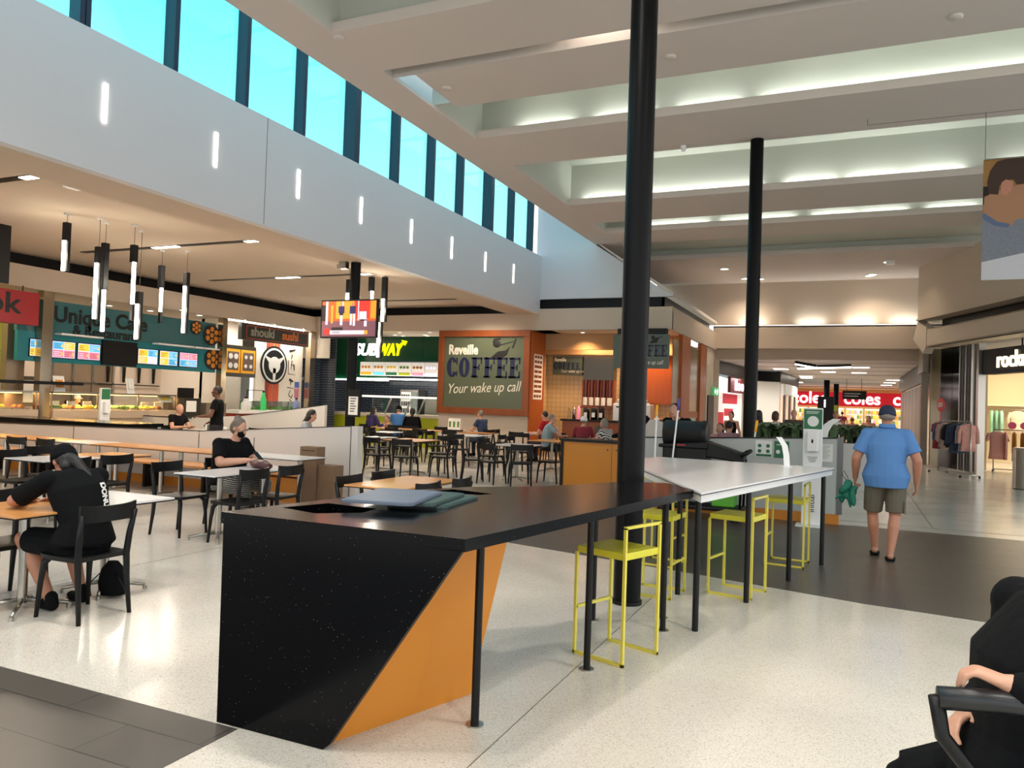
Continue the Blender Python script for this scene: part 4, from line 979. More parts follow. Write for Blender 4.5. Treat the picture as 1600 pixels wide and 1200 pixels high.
a = MB(); a.box(-.08, 0, 0, 1.5, 0, .96); a.build('backing', M['steeld'], t)
for k, y0 in enumerate((-.0, .22, .86)):
    w_ = .16 if k == 0 else .58; a = MB(); a.box(0, .03, y0, y0+w_, .12, .84); fr_ = a.build('picture_frame', M['oyel'], t)
    if k:
        a = MB(); a.box(.03, .034, y0+.06, y0+w_-.06, .2, .76); a.build('menu_sheet', mat('sheet_brown', (96, 76, 66), .5, emit=.15), fr_)
        a = MB(); a.at(Matrix.Translation((.035, 0, 0)) @ Matrix.Rotation(R(90), 4, 'Y'))
        for u, v in ((.19, .34), (.41, .34), (.19, .62), (.41, .62)): a.cyl(-v, y0+u-.01, 0, .008, .085 if k == 1 else .06, n=16)
        a.build('pictured_bowl', M['paper'], fr_)
t = thing('wall_mural', 'orange and red upright stripes with a round black emblem on the sushi shop wall', 'mural', (-17.195, 19.65, 0))
for k, (y0, w_, mm) in enumerate([(-.33, .16, 'rust2'), (-.17, .18, 'rust'), (.03, .12, 'rust'), (.17, .14, 'rust')]):
    a = MB(); a.box(0, .006, y0, y0+w_, 1.1, 3.4); a.build('stripe', M[mm], t)
em = MB().at(Matrix.Translation((.01, .03, 2.55)) @ LF(0)); em.cyl(0, 0, 0, .02, .62, n=40); em.mat(1); em.cyl(0, 0, .02, .026, .55, n=40); em.mat(0); em.cyl(0, 0, .026, .03, .49, n=40); em.mat(1)
em.cyl(0, .0, .03, .04, .27, n=28); em.prism([(-.05, -.5), (.05, -.5), (.08, -.1), (-.08, -.1)], .03, .04); em.prism([(-.48, .3), (-.1, .18), (-.16, -.02), (-.22, .02)], .03, .041); em.prism([(.48, .3), (.1, .18), (.16, -.02), (.22, .02)], .03, .041)
em.build('round_emblem', [M['black'], M['paper']], t)
t = thing('brush_lettering', 'black brush-painted characters in a column on the white sushi wall', 'lettering', (-17.195, 20.62, 0)); a = MB()
a.at(LF(.0))
for p0, p1, w_ in [((-.2, 3.05), (.1, 3.12), .05), ((-.05, 2.95), (-.08, 2.8), .03), ((-.22, 2.75), (-.22, 2.3), .02), ((-.22, 2.3), (.14, 2.28), .015), ((-.05, 2.75), (-.09, 2.45), .022), ((-.09, 2.6), (.05, 2.62), .02), ((.05, 2.62), (.08, 2.42), .04),
                   ((-.15, 2.12), (.05, 2.05), .055), ((-.06, 2.05), (-.08, 1.92), .02), ((-.24, 1.85), (.12, 1.82), .018), ((-.08, 1.75), (-.16, 1.6), .018), ((-.16, 1.6), (-.02, 1.5), .02), ((-.02, 1.5), (.04, 1.62), .02), ((-.1, 1.45), (.0, 1.38), .02)]:
    d_ = Vector((p1[0]-p0[0], p1[1]-p0[1])); n_ = Vector((-d_.y, d_.x)).normalized()*w_/1.2; a.prism([(p0[0]+n_.x, p0[1]+n_.y), (p0[0]-n_.x, p0[1]-n_.y), (p1[0]-n_.x*.5, p1[1]-n_.y*.5), (p1[0]+n_.x*.5, p1[1]+n_.y*.5)], .001, .006)
a.build('brush_strokes', M['darkltr'], t)
t = thing('wall_notice', 'blue and pink notices low on the sushi shop wall', 'notice', (-17.195, 20.85, 1.6)); a = MB(); a.box(0, .005, -.1, .12, .25, .45); a.build('blue_sheet', mat('notice_blue', (70, 100, 180), .5), t); a = MB(); a.box(0, .005, -.1, .12, -.1, .22); a.build('pink_sheet', mat('notice_pink', (190, 110, 130), .5), t)
t = thing('sushi_counter', 'sushi shop counter with orange base and glass case', 'counter', (-16.9, 17.6, 0))
a = MB(); a.box(-.28, 0, 0, 3.5, 0, 1.0); a.build('base', M['rust2'], t); a = MB(); a.box(-.29, .3, 0, 3.5, 1.0, 1.1); a.build('worktop', M['paper'], t)
a = MB(); a.box(-.26, .02, .6, 3.2, 1.1, 1.38); a.build('glass_case', M['glass'], t)
a = MB(); rr_ = random.Random(9)
for k in range(16): a.box(-.24+.12*(k % 2), -.14+.12*(k % 2), .7+k*.15, .8+k*.15, 1.1, 1.14+.1*rr_.random())
a.build('sushi_boxes', M['food4'], t)
a = MB(); a.box(.1, .12, .5, 1.2, 1.7, 1.72); a.box(.1, .12, .5, .52, 1.1, 1.72); a.box(.1, .12, 1.18, 1.2, 1.1, 1.72); a.build('menu_stand_frame', M['black'], t)
for y, z, r_, h_, mm, lab, nm in [(18.75, 1.1, .09, .55, 'bgreen', 'bright green bottle with black pump on the sushi counter', 'bottle'), (18.0, 1.1, .14, .35, 'paper', 'white rice cooker at the left of the sushi counter', 'rice cooker'), (20.3, 1.1, .12, .36, 'bowl', 'round decorated ball-shaped jar at the right of the sushi counter', 'jar')]:
    M.setdefault('bgreen', mat('bright_green_plastic', (60, 220, 120), .4)); M.setdefault('bowl', mat('patterned_ball', (120, 130, 170), .4, var=.5, vscale=12))
    t = thing(nm.replace(' ', '_'), lab, nm, (-16.72, y, z)); a = MB(); a.lathe(0, 0, [(0, 0), (r_, 0), (r_, h_*.6), (r_*.5, h_*.85), (r_*.5, h_), (0, h_)], 16); a.build('vessel', M[mm], t)
    a = MB(); a.cyl(0, 0, h_-.01, h_+.05, r_*.35); a.build('lid', M['black'], t)
lamp('AREA', (-17.0, 19.3, 3.72), 70*SH, (1, .93, .85), .3, (0, 0, 0), sy=3.5)
lamp('AREA', (-18.2, 14.5, 3.7), 75*SH, (1, .86, .72), .5, (0, 0, 0), sy=5)
lamp('AREA', (-17.6, 9.0, 3.7), 40*SH, (1, .9, .6), .4, (0, 0, 0), sy=4)
for i, (px, py) in enumerate([(67, 467), (148, 472), (171, 477), (235, 485), (312, 492), (285, 484)]):
    p = onz(px, py, 3.8); downlight(p.x, p.y, 3.8, 'round downlight over the teal cafe counter, '+('first', 'second', 'third', 'fourth', 'fifth', 'sixth')[i]+' from the left', 0, .08, grp='cafe downlights')

# ---- green sandwich shop
a = MB(); a.box(-17.8, -11.7, 24.5, 24.6, 0, 3.8); struct('wall_back', a, M['tiled'])
a = MB(); a.box(-16.92, -16.3, 21.75, 21.8, 0, 3.6); a.box(-17.8, -17.7, 21.5, 24.5, 0, 3.8); struct('wall_left', a, M['tiledy'])
a = MB(); a.box(-12.0, -11.9, 21.5, 24.5, 0, 3.8); struct('wall_right', a, M['cream'])
t = thing('shop_header', 'dark green glass shop header with white and yellow sandwich shop lettering', 'sign', (-15.2, 22.0, 0))
for x0, x1 in ((0, .72), (.73, 2.2), (2.21, 3.25)):
    a = MB(); a.box(x0, x1, 0, .06, 2.86, 3.68); a.build('glass_panel', M['green'], t)
M['lgw'] = mat('lit_white_letters', (255, 255, 255), .4, emit=1.6); M['lgy'] = mat('lit_yellow_letters', (240, 232, 0), .4, emit=1.2)
text('lettering', 'SUB', .56, M['lgw'], Matrix.Translation((-.50, -.03, 3.05)) @ FF(0), t, ext=.03, off=.012, fit=.92, shear=.25)
text('lettering', 'WAY', .56, M['lgy'], Matrix.Translation((.44, -.03, 3.05)) @ FF(0), t, ext=.03, off=.012, fit=.96, shear=.25)
a = MB().at(Matrix.Translation((-.72, -.03, .0)) @ FF(0)); a.prism([(2.0, 3.38), (2.16, 3.5), (2.12, 3.56), (2.32, 3.52), (2.24, 3.38), (2.2, 3.44), (2.04, 3.34)], -.03, .03); a.build('arrow', M['lgy'], t)
t = thing('cupboard_doors', 'tall dark green glossy wall panels left of the television column', 'wall panel', (-17.0, 22.6, 0))
for x0 in (0, .75, 1.5): a = MB(); a.box(x0, x0+.74, 0, .05, 2.25, 3.72); a.build('panel', M['green'], t)
a = MB(); a.box(0, 2.3, -.06, .05, 2.2, 2.24); a.build('light_rail', M['lampw'], t)
t = thing('menu_board', 'row of seven lit picture menus under the green header', 'menu board', (-15.5, 22.05, 2.36))
cols = [('oyel', 'food1'), ('scrb', 'food1'), ('pgreen', 'food3'), ('lime', 'food4'), ('scrp', 'food2'), ('scr', 'scr'), ('bgreen', 'food1')]
M['mbw'] = mat('lit_menu_white', (210, 206, 198), .5, emit=.35)
for k in range(7):
    a = MB().at(FF(0)); x = .02+k*.51; a.box(x, x+.48, 0, .46, -.03, 0); a.mat(1); a.box(x+.02, x+.46, .02, .12, 0, .004); a.mat(2)
    for q in range(3): a.ell((x+.1+.13*q, .29, .0), (.06, .05, .008), n=10, m=5)
    a.build('picture_menu', [M['mbw'], M[cols[k][0]], M[cols[k][1]]], t)
a = MB(); a.box(-.1, 3.6, -.12, .1, -.13, -.09); a.build('light_rail', M['lampw'], t)
t = thing('sandwich_counter', 'sandwich shop counter with pale top and lime green front', 'counter', (-16.6, 22.2, 0))
a = MB(); a.box(0, 4.6, 0, .7, 0, .98); a.build('front', M['lime'], t); a = MB(); a.box(-.05, 4.62, -.08, .8, .98, 1.08); a.build('worktop', mat('pale_stone_top', (196, 184, 166), .3), t)
a = MB(); a.box(1.6, 4.4, -.04, -.02, 1.1, 1.62); a.build('sneeze_glass', M['glass'], t)
a = MB(); a.box(1.2, 4.6, -.1, .3, 1.62, 1.69); a.build('glass_shelf', M['lampw2'] if 'lampw2' in M else mat('lit_shelf', (240, 240, 235), .4, emit=.5), t)
for x in (2.1, 2.9, 3.4): a = MB(); a.tube([(x, -.03, 1.08), (x+.25, -.03, 1.62)], .03, 8); a.build('shelf_support', M['steel'], t)
for x, w_, z, h_, mm, lab, nm in [(-15.0, .75, 1.08, .85, 'steel', 'tall drinks fridge with lit glass door behind the sandwich counter', 'fridge'), (-13.95, .9, 1.1, .5, 'steel', 'steel toaster oven on the sandwich shop back bench', 'oven'), (-12.9, .5, 1.08, 1.0, 'black', 'black bread cabinet with shelves at the right of the sandwich shop', 'cabinet'), (-13.4, .4, 1.08, .9, 'glass', 'small glass cookie cabinet left of the bread cabinet', 'cabinet')]:
    t = thing(nm.replace(' ', '_'), lab, nm, (x, 23.9, 0 if nm == 'fridge' else 1.02)); zz = 0 if nm == 'fridge' else 1.02; a = MB(); a.box(0, w_, 0, .5, 0, z+h_-zz); a.build('casing', M[mm], t)
    if nm == 'fridge':
        a = MB(); a.box(.05, w_-.3, -.02, 0, .5, 1.85); a.build('glass_door', M['mbw'], t); a = MB(); a.box(w_-.28, w_-.02, -.02, 0, .5, 1.85); a.build('picture_side', mat('grey_door', (120, 126, 122), .4), t)
        a = MB(); rr_ = random.Random(2)
        for j in range(5):
            for q in range(4): a.box(.08+q*.09, .14+q*.09, -.04, -.02, .6+j*.25, .76+j*.25)
        a.build('bottles', mat('dark_bottles', (60, 56, 60), .4), t)
    else:
        a = MB()
        for j in range(3): a.box(.03, w_-.03, -.02, 0, .13+j*.2, .16+j*.2)
        a.build('shelf', M['steel'], t)
a = MB(); a.box(0, 2.1, 0, .55, 0, 1.02); tag(a.build('back_bench', M['steel'], loc=(-14.2, 23.88, 0)), 'steel back bench under the dark tiles of the sandwich shop', 'bench')
lamp('AREA', (-13.8, 23.3, 3.75), 60*SH, (1, .97, .92), 3, (0, 0, 0), sy=.3); lamp('AREA', (-13.8, 22.45, 2.2), 30*SH, (1, .95, .9), 3, (0, 0, 0), sy=.1)
for i, (px, py) in enumerate([(619, 518), (617, 523), (668, 518), (664, 523), (637, 526), (681, 527)]):
    p = onz(px, py, 3.8); downlight(p.x, min(max(p.y, 21.7), 23), 3.8, 'round downlight above the green sandwich shop sign, '+('first', 'second', 'third', 'fourth', 'fifth', 'sixth')[i]+' of the six', 0, .07, grp='sandwich shop downlights')

# ---- television and menu frame on the column
t = thing('television', 'wide television showing two presenters, hung on the food court column', 'television', (-9.12, 12.55, 3.15))
a = MB().at(FF(0)); w_, h_ = 1.34, .76; a.box(-w_/2, w_/2, -h_/2, h_/2, -.04, .02); a.build('casing', M['black'], t)
TV = [mat('tv_orange', (226, 84, 30), .4, emit=.5), mat('tv_yellow', (236, 150, 40), .4, emit=.5), mat('tv_white', (226, 210, 226), .4, emit=.5), mat('tv_navy', (30, 30, 84), .4, emit=.5), mat('tv_brown', (110, 70, 80), .4, emit=.6), mat('tv_red', (206, 44, 34), .4, emit=.7), mat('tv_dark', (36, 26, 32), .4, emit=.2), mat('tv_skin', (180, 120, 100), .4, emit=.5)]
a = MB().at(FF(0)); W2, H2 = 1.28, .70
def tr(x0, x1, y0, y1, k, d_): a.mat(k); a.box(-W2/2+x0*W2, -W2/2+x1*W2, H2/2-y1*H2, H2/2-y0*H2, .02, .021+d_*.001)
tr(0, 1, 0, 1, 0, 0); tr(.26, .6, 0, .5, 1, 1); tr(.62, .88, 0, .5, 5, 1); tr(.9, 1, 0, .5, 1, 1); tr(0, .07, .1, .6, 6, 1); tr(0, 1, .56, 1, 4, 2); tr(.07, .11, 0, .66, 2, 3); tr(.17, .21, .12, .62, 1, 3); tr(.38, .4, 0, .15, 2, 3); tr(.67, .69, 0, .55, 2, 3)
tr(.7, .83, .3, .52, 2, 3); tr(.79, .84, .5, .72, 2, 4); tr(.72, .84, .52, .56, 6, 4)
tr(.31, .42, .14, .34, 3, 5); tr(.35, .38, .04, .13, 7, 5); tr(.33, .4, .33, .4, 6, 5); tr(.345, .39, .4, .68, 2, 5)
tr(.52, .63, .14, .36, 3, 5); tr(.555, .585, .05, .13, 7, 5); tr(.53, .565, .36, .68, 2, 5); tr(.585, .625, .36, .7, 2, 5)
tr(.19, .4, .74, .82, 6, 6); tr(.16, .86, .83, .94, 2, 6); tr(.8, .86, .83, .94, 1, 7); tr(.2, .36, .86, .875, 3, 7); tr(.2, .34, .9, .915, 3, 7)
a.mat(5); a.cyl(-W2/2+.1*W2, H2/2-.86*H2, .02, .03, .07, n=20); a.build('picture', TV, t)
a = MB(); a.box(-.1, .1, .0, .12, -.15, .15); a.build('bracket', M['black'], t)
t = thing('notice_frame', 'black framed white notice fixed low on the television column', 'notice', (-9.0, 12.6, 1.5)); a = MB().at(FF(0)); a.box(-.13, .17, -.28, .26, -.04, .0); a.build('frame', M['black'], t); a = MB().at(FF(0)); a.box(-.09, .13, -.24, .12, 0, .003); a.build('sheet', M['paper'], t)
a = MB().at(FF(0))
for k in range(6): a.box(-.05, .09-.02*(k % 3), .07-k*.05, .09-k*.05, .003, .005)
a.build('print', M['steeld'], t)
a = MB(); a.box(-.08, .08, -.06, .06, 0, .14); a.cyl(-.1, -.03, .0, .08, .04); tag(a.build('cctv_camera', M['steel'], loc=(-9.33, 12.6, 4.16)), 'small silver camera at the top of the television column', 'camera')

# ---- coffee shop
t = thing('coffee_sign', 'big grey-green coffee shop board in a red-brown timber frame', 'sign', (-11.98, 21.3, 1.2))
a = MB().at(FF(0)); Ws, Hs = 3.12, 2.6; f_ = .2
for b_ in ((0, Ws, 0, f_), (0, Ws, Hs-f_, Hs), (0, f_, f_, Hs-f_), (Ws-f_, Ws, f_, Hs-f_)): a.box(*b_, -.08, .06)
a.build('frame', M['wood'], t, bevel=.01)
a = MB().at(FF(0)); a.box(f_, Ws-f_, f_, Hs-f_, -.08, .0); a.build('board', M['sage'], t)
def slab_word(word, x, y, h, w, gap, st, z0, z1):
    """heavy slab-serif capitals C O F E built from strokes"""
    a = MB().at(FF(0)); ser = st*.55; th = h*.09
    for ch in word:
        cx = x+w/2
        if ch in 'CO':
            n = 22; rx, ry = w/2, h/2; ix, iy = max(rx-st, rx*.25), ry-th*1.3
            rng = range(n) if ch == 'O' else range(2, n-2)
            for k in rng:
                a0, a1 = 2*PI*k/n, 2*PI*(k+1)/n
                q = [(cx+rx*math.cos(a0), y+h/2+ry*math.sin(a0)), (cx+rx*math.cos(a1), y+h/2+ry*math.sin(a1)), (cx+ix*math.cos(a1), y+h/2+iy*math.sin(a1)), (cx+ix*math.cos(a0), y+h/2+iy*math.sin(a0))]
                a.prism(q, z0, z1)
            if ch == 'C': a.box(cx+rx-.3*st, cx+rx, y+h*.64, y+h*.98, z0, z1); a.box(cx+rx-.3*st, cx+rx, y+h*.05, y+h*.3, z0, z1)
        else:
            a.box(x+ser*.6, x+ser*.6+st, y, y+h, z0, z1); a.box(x, x+ser*1.3+st, y, y+th, z0, z1); a.box(x, x+w, y+h-th, y+h, z0, z1); a.box(x+w-.3*st, x+w, y+h*.68, y+h, z0, z1)
            a.box(x+ser, x+w*.72, y+h*.46, y+h*.46+th, z0, z1); a.box(x+w*.68, x+w*.78, y+h*.36, y+h*.66, z0, z1)
            if ch == 'E': a.box(x, x+w, y, y+th, z0, z1); a.box(x+w-.3*st, x+w, y, y+h*.32, z0, z1)
        x += w+gap
    return a
slab_word('COFFEE', .3, 1.14, .62, .37, .055, .14, .001, .012).build('lettering', M['navy'], t)
text('lettering', 'Reveille', .42, M['ltr'], Matrix.Translation((.34, -.002, 1.86)) @ FF(0), t, ext=.005, off=.016, sx=.78)
text('script_lettering', 'Your wake up call', .44, M['ltr'], Matrix.Translation((.32, -.002, .62)) @ Matrix.Rotation(R(-3), 4, 'Y') @ FF(0), t, ext=.004, off=.0, sx=.78, shear=.35)
bg_ = MB().at(FF(0)); bg_.prism([(1.75, 1.7), (2.05, 1.95), (2.3, 1.98), (2.45, 2.1), (2.35, 1.85), (2.1, 1.7)], .001, .008); bg_.ell((2.0, 2.18, .0), (.13, .12, .008)); bg_.prism([(1.85, 2.22), (2.15, 2.32), (2.12, 2.38), (1.9, 2.34)], .001, .01)
bg_.prism([(2.1, 2.12), (2.55, 2.24), (2.56, 2.27), (2.1, 2.15)], .001, .009); bg_.prism([(2.5, 2.05), (2.62, 2.36), (2.66, 2.34), (2.56, 2.04)], .001, .009); bg_.build('bugler_picture', M['darkltr'], t)
a = MB(); a.box(-12.0, -8.9, 21.42, 21.5, 0, 1.25); a.box(-12.0, -8.9, 21.5, 21.56, 1.2, 3.85); struct('wall_back', a, M['cream'])
t = thing('timber_side_box', 'orange-brown timber side return of the coffee board with a price list', 'wall panel', (-8.84, 21.3, 0))
a = MB(); a.box(-.04, 0, .02, 1.15, 0, 3.79); a.build('board', M['woodb'], t)
Mx = Matrix.Translation((0, .25, 0)) @ frame((0, 0, 0), (0, 1, 0)); a = MB().at(Mx); a.box(0, .72, 1.72, 3.1, .004, .012); a.build('price_list', M['paper'], t)
a = MB().at(Mx); rr_ = random.Random(5)
for j in range(9):
    n_ = rr_.choice((1, 2, 3, 2)); 
    for q in range(n_): a.box(.05+q*.64/n_, .02+(q+1)*.62/n_, 2.98-j*.15, 3.06-j*.15, .012, .014)
a.build('print', mat('brown_print', (120, 60, 40), .6), t)
# interior
a = MB(); a.box(-9.3, -4.82, 23.6, 23.7, 0, 3.8); struct('wall_back', a, M['tilew'])
a = MB(); a.box(-9.3, -9.2, 21.6, 23.6, 0, 3.8); struct('wall_left', a, M['tilew'])
a = MB(); a.box(-9.2, -6.4, 22.5, 22.62, 3.3, 3.8); a.box(-9.2, -4.9, 23.3, 23.4, 3.2, 3.55); struct('trim_7', a, mat('tan_soffit', (176, 140, 100), .7))
for nm, x, y, w_, z0, z1, lab, mm in [('shop_sign', -8.93, 23.4, 1.0, 2.56, 3.14, 'small grey-green coffee sign on the tiled wall inside the coffee shop', 'sagel')]:
    t = thing(nm, lab, 'sign', (x, y, 0)); a = MB(); a.box(0, w_, 0, .2, z0, z1); a.build('board', M[mm], t)
    o = slab_word('COFFEE', .04, z0+.17, .22, .13, .022, .05, .001, .008).build('lettering', M['navy'], t)
    text('lettering', 'Reveille', .16, M['ltr'], Matrix.Translation((.06, -.002, z1-.15)) @ FF(0), t, sx=.8, off=.006); text('script_lettering', 'Your wake up call', .13, M['ltr'], Matrix.Translation((.28, -.002, z0+.07)) @ FF(0), t, sx=.85, shear=.3, ext=.002)
t = thing('shop_sign', 'hanging grey-green coffee sign right of the tall black column', 'sign', (-5.95, 21.15, 0))
p0 = ony(1000, 525, 21.15); p1 = ony(1048, 578, 21.15)
a = MB(); a.box(-.3, 1.3, 0, .05, 2.68, 3.64); a.build('board', M['sagel'], t); slab_word('COFFEE', .12, 3.02, .32, .16, .03, .065, .001, .008).build('lettering', M['navy'], t)
text('lettering', 'Reveille', .19, M['ltr'], Matrix.Translation((.14, -.002, 3.38)) @ FF(0), t, sx=.8, off=.008); text('script_lettering', 'Your wake up call', .17, M['ltr'], Matrix.Translation((.2, -.002, 2.8)) @ FF(0), t, sx=.75, shear=.3, ext=.002)
a = MB().at(FF(0)); a.prism([(.72, 3.38), (.85, 3.5), (1.02, 3.56), (.95, 3.4)], .001, .006); a.ell((.84, 3.55, 0), (.06, .055, .006)); a.prism([(.9, 3.52), (1.1, 3.56), (1.1, 3.58), (.9, 3.54)], .001, .006); a.build('bugler_picture', M['darkltr'], t)
a = MB(); a.box(-.2, 1.2, .05, .3, 3.5, 3.81); a.build('hanger', M['black'], t)
t = thing('coffee_dispenser_rack', 'grey coffee bean dispenser rack with dark red tubes inside the coffee shop', 'dispenser', (-7.82, 23.26, 0))
a = MB(); a.box(0, 1.0, 0, .3, 2.4, 3.1); a.build('header', M['steeld'], t); a = MB(); a.box(-.05, 1.0, .05, .3, 1.55, 2.4); a.box(-.05, 1.05, -.1, .3, 1.5, 1.56); a.build('rack', M['wood'], t)
for k in range(5):
    a = MB(); a.cyl(.08+k*.2, 0, 1.85, 2.4, .07); tb_ = a.build('bean_tube', mat('dark_red_beans', (70, 20, 16), .25), t); a = MB(); a.cyl(.08+k*.2, 0, 1.6, 1.85, .075); a.build('white_label', M['paper'], tb_)
t = thing('timber_wall_panel', 'glowing orange timber wall behind the hanging coffee sign', 'wall panel', (-6.0, 23.48, 0)); a = MB(); a.box(-.1, 1.2, 0, .1, 1.7, 3.15); a.build('board', M['woodb'], t)
t = thing('coffee_counter', 'timber-fronted coffee shop counter with dark top', 'counter', (-8.3, 22.2, 0))
a = MB(); a.box(.2, 2.9, 0, .7, 0, 1.1); a.build('front', M['wood'], t); a = MB(); a.box(.15, 2.95, -.05, .75, 1.1, 1.16); a.build('worktop', M['edge'], t)
a = MB(); a.box(1.25, 1.55, -.01, 0, .75, 1.0); a.build('badge', M['steeld'], t)
t = thing('coffee_machine', 'wide white coffee machine on the coffee shop counter', 'coffee machine', (-6.6, 22.5, 1.16)); a = MB(); a.box(0, 1.15, 0, .5, 0, .52); a.build('body', M['white'], t, bevel=.02); a = MB(); a.box(.05, 1.1, .05, .45, .53, .57); a.build('cup_tray', M['steel'], t); a = MB(); a.box(.1, .7, -.01, 0, .4, .44); a.build('slot', M['black'], t)
for k in range(7):
    a = MB(); a.lathe(.12+k*.14, .2, [(0, .57), (.04, .57), (.05, .66), (0, .66)], 10); a.build('cup', M['paper'], t)
for k, (x, r_, h_, mm) in enumerate([(-7.95, .05, .32, 'glass'), (-7.8, .05, .36, 'steel'), (-7.65, .05, .42, 'scrp'), (-7.4, .1, .36, 'black'), (-7.15, .1, .36, 'black'), (-6.92, .09, .42, 'black')]):
    t = thing('bottle' if k < 3 else 'coffee_canister', ('slim clear bottle', 'steel shaker', 'tall pink-labelled bottle', 'left black canister with white label', 'middle black canister with white label', 'right black canister with white label')[k]+' on the coffee counter', 'bottle' if k < 3 else 'canister', (x, 22.4, 1.16))
    a = MB(); a.lathe(0, 0, [(0, 0), (r_, 0), (r_, h_*.7), (r_*(.4 if k < 3 else .9), h_), (0, h_)], 14); a.build('body', M[mm], t)
    if k >= 3: a = MB(); a.box(-.05, .05, -r_-.004, -r_, .08, .22); a.build('label', M['paper'], t)
t = thing('low_screen', 'white slanting-topped screen wall at the coffee shop entrance', 'partition', (-5.0, 19.8, 0)); a = MB().at(FF(0)); a.prism([(-.55, 0), (1.2, 0), (1.2, 1.12), (-.55, 1.42)], -.08, 0); a.build('panel', M['panel'], t)
t = thing('cake_counter', 'low timber counter with trays of food at the side of the coffee shop', 'counter', (-5.1, 22.05, 0)); a = MB(); a.box(-.3, .2, 0, 1.5, 0, 1.16); a.build('body', M['woodb'], t); a = MB(); a.box(-.33, .23, -.03, 1.53, 1.16, 1.2); a.build('top', M['edge'], t)
rr_ = random.Random(6)
for k in range(8): a = MB(); a.ell((-.15+.1*rr_.random(), .12+k*.17, 1.24), (.09, .08, .06), n=10, m=6); a.build('pastry', M['food2'] if k % 2 else M['paper'], t)
# side frames
for y0, y1, z0, mm, lab in [(23.0, 24.3, 0, 'woodb', 'wide orange timber post at the side of the coffee shop'), (26.1, 27.0, 0, 'woodb', 'narrower orange timber post at the far side of the coffee shop')]:
    a = MB(); a.box(-.12, 0, 0, y1-y0, z0, 3.8); tag(a.build('timber_post', M[mm], loc=(-4.66, y0, 0)), lab, 'post')
t = thing('window_screen', 'smoky glass screens in orange timber frames beside the coffee shop', 'screen', (-4.72, 22.0, 0)); a = MB(); a.box(-.02, 0, 0, .98, 1.5, 3.6); a.build('glass_pane', mat('smoky_glass', (128, 112, 82), .2), t)
a = MB(); a.box(-.05, .02, 0, .98, 1.3, 1.5); a.build('sill', M['woodb'], t)
t = thing('window_screen', 'second smoky glass screen between the two orange timber posts', 'screen', (-4.72, 24.32, 0)); a = MB(); a.box(-.02, 0, 0, 1.76, 1.5, 3.6); a.build('glass_pane', M['smoky'] if 'smoky' in M else mat('smoky_glass', (128, 112, 82), .2), t); a = MB(); a.box(-.05, .02, 0, 1.76, 1.3, 1.5); a.build('sill', M['woodb'], t)
a = MB(); a.box(-.1, .0, 0, .24, 0, 3.8); tag(a.build('shop_pillar', mat('brown_grey_metal', (120, 104, 92), .4, .5), loc=(-4.66, 27.0, 0)), 'narrow grey-brown pillar beside the exit door', 'pillar')
for x, y, p_ in ((-7.5, 22.1, 90), (-7.6, 23.0, 40), (-6.2, 23.0, 40), (-5.3, 23.0, 70)):
    downlight(x, y, 3.8 if y < 23 else 3.8, 'warm downlight in the coffee shop ceiling, '+{(-7.5): 'at the front', (-7.6): 'rear left', (-6.2): 'rear middle', (-5.3): 'rear right'}[x], p_*1.2, .07, (1, .62, .3), 'coffee shop downlights')
lamp('AREA', (-6.6, 22.9, 3.7), 50*SH, (1, .66, .38), 2.5, (0, 0, 0), sy=.5)
# exit sign
t = thing('exit_sign', 'green and white running-man exit sign above the black door', 'sign', (-4.62, 28.9, 2.25)); a = MB().at(LF(0)); a.box(-.55, .55, -.14, .16, 0, .05); a.build('box', mat('exit_green', (40, 150, 90), .4, emit=.6), t)
a = MB().at(LF(.052)); a.prism([(-.4, 0), (-.2, .09), (-.2, .03), (-.05, .03), (-.05, -.03), (-.2, -.03), (-.2, -.09)], 0, .004); a.ell((.2, .07, 0), (.05, .03, .005)); a.prism([(.1, -.1), (.25, .05), (.34, .03), (.2, -.12)], 0, .004); a.build('pictogram', M['lgw'], t)

# ---- clothes shop on the right: works in the frame FR of its front (x along, y up, z to the mall)
def RF(x, y=0, z=0): return FR @ Matrix.Translation((x, y, z))
def rthing(name, lab, cat, x, y=0, z=0, group=None):
    t = bpy.data.objects.new(name, None); C.objects.link(t); t.matrix_world = RF(x, y, z) @ Matrix.Rotation(R(-90), 4, 'X'); tag(t, lab, cat, group); return t
# local axes of rthing: x along the front, y = away from the mall (into the shop), z up
M['stone_b'] = mat('shop_beige', (226, 205, 168), .7)
a = MB(); a.box(3.9, 10, 33.1, 33.2, 0, 3.8); a.box(3.8, 3.9, 28.2, 33.2, 0, 3.8); struct('wall_right', a, M['stone_b'])
a = MB(); a.box(3.9, 10, 25.5, 33.1, 3.82, 3.86); struct('ceiling', a, M['cream'])
t = rthing('shop_sign', 'black shop fascia with glowing cream lettering beginning rock', 'sign', 1.72, 0, -.75)
a = MB(); a.box(.2, 9, 0, .3, 2.85, 3.55); a.build('board', M['black'], t)
pL = text('lettering', 'rockmans', .62, mat('lit_cream_letters', (255, 236, 190), .4, emit=2.2), Matrix.Translation((.92, -.02, 3.02)) @ Matrix.Rotation(R(90), 4, 'X'), t, ext=.02, off=.006, sx=1.0)
a = MB(); a.tube([(1.9, .1, 3.55), (1.9, .1, 3.8)], .02, 6); a.build('hanger', M['black'], t)
M['dkglass'] = mat('dark_reflecting_glass', (20, 16, 14), .12, spec=.3)
t = rthing('folded_shopfront', 'folded glass shopfront of dark and silver edged panels', 'shopfront', .6, 0, -.7)
for x0, x1, m_, z1 in ((-1.85, -1.72, 'mirror', 3.75), (-1.02, -.3, 'dkglass', 3.75), (-.28, .27, 'dkglass', 3.75)):
    a = MB(); a.box(x0, x1, 0, .05, .05, z1); a.build('glass_panel', M[m_], t)
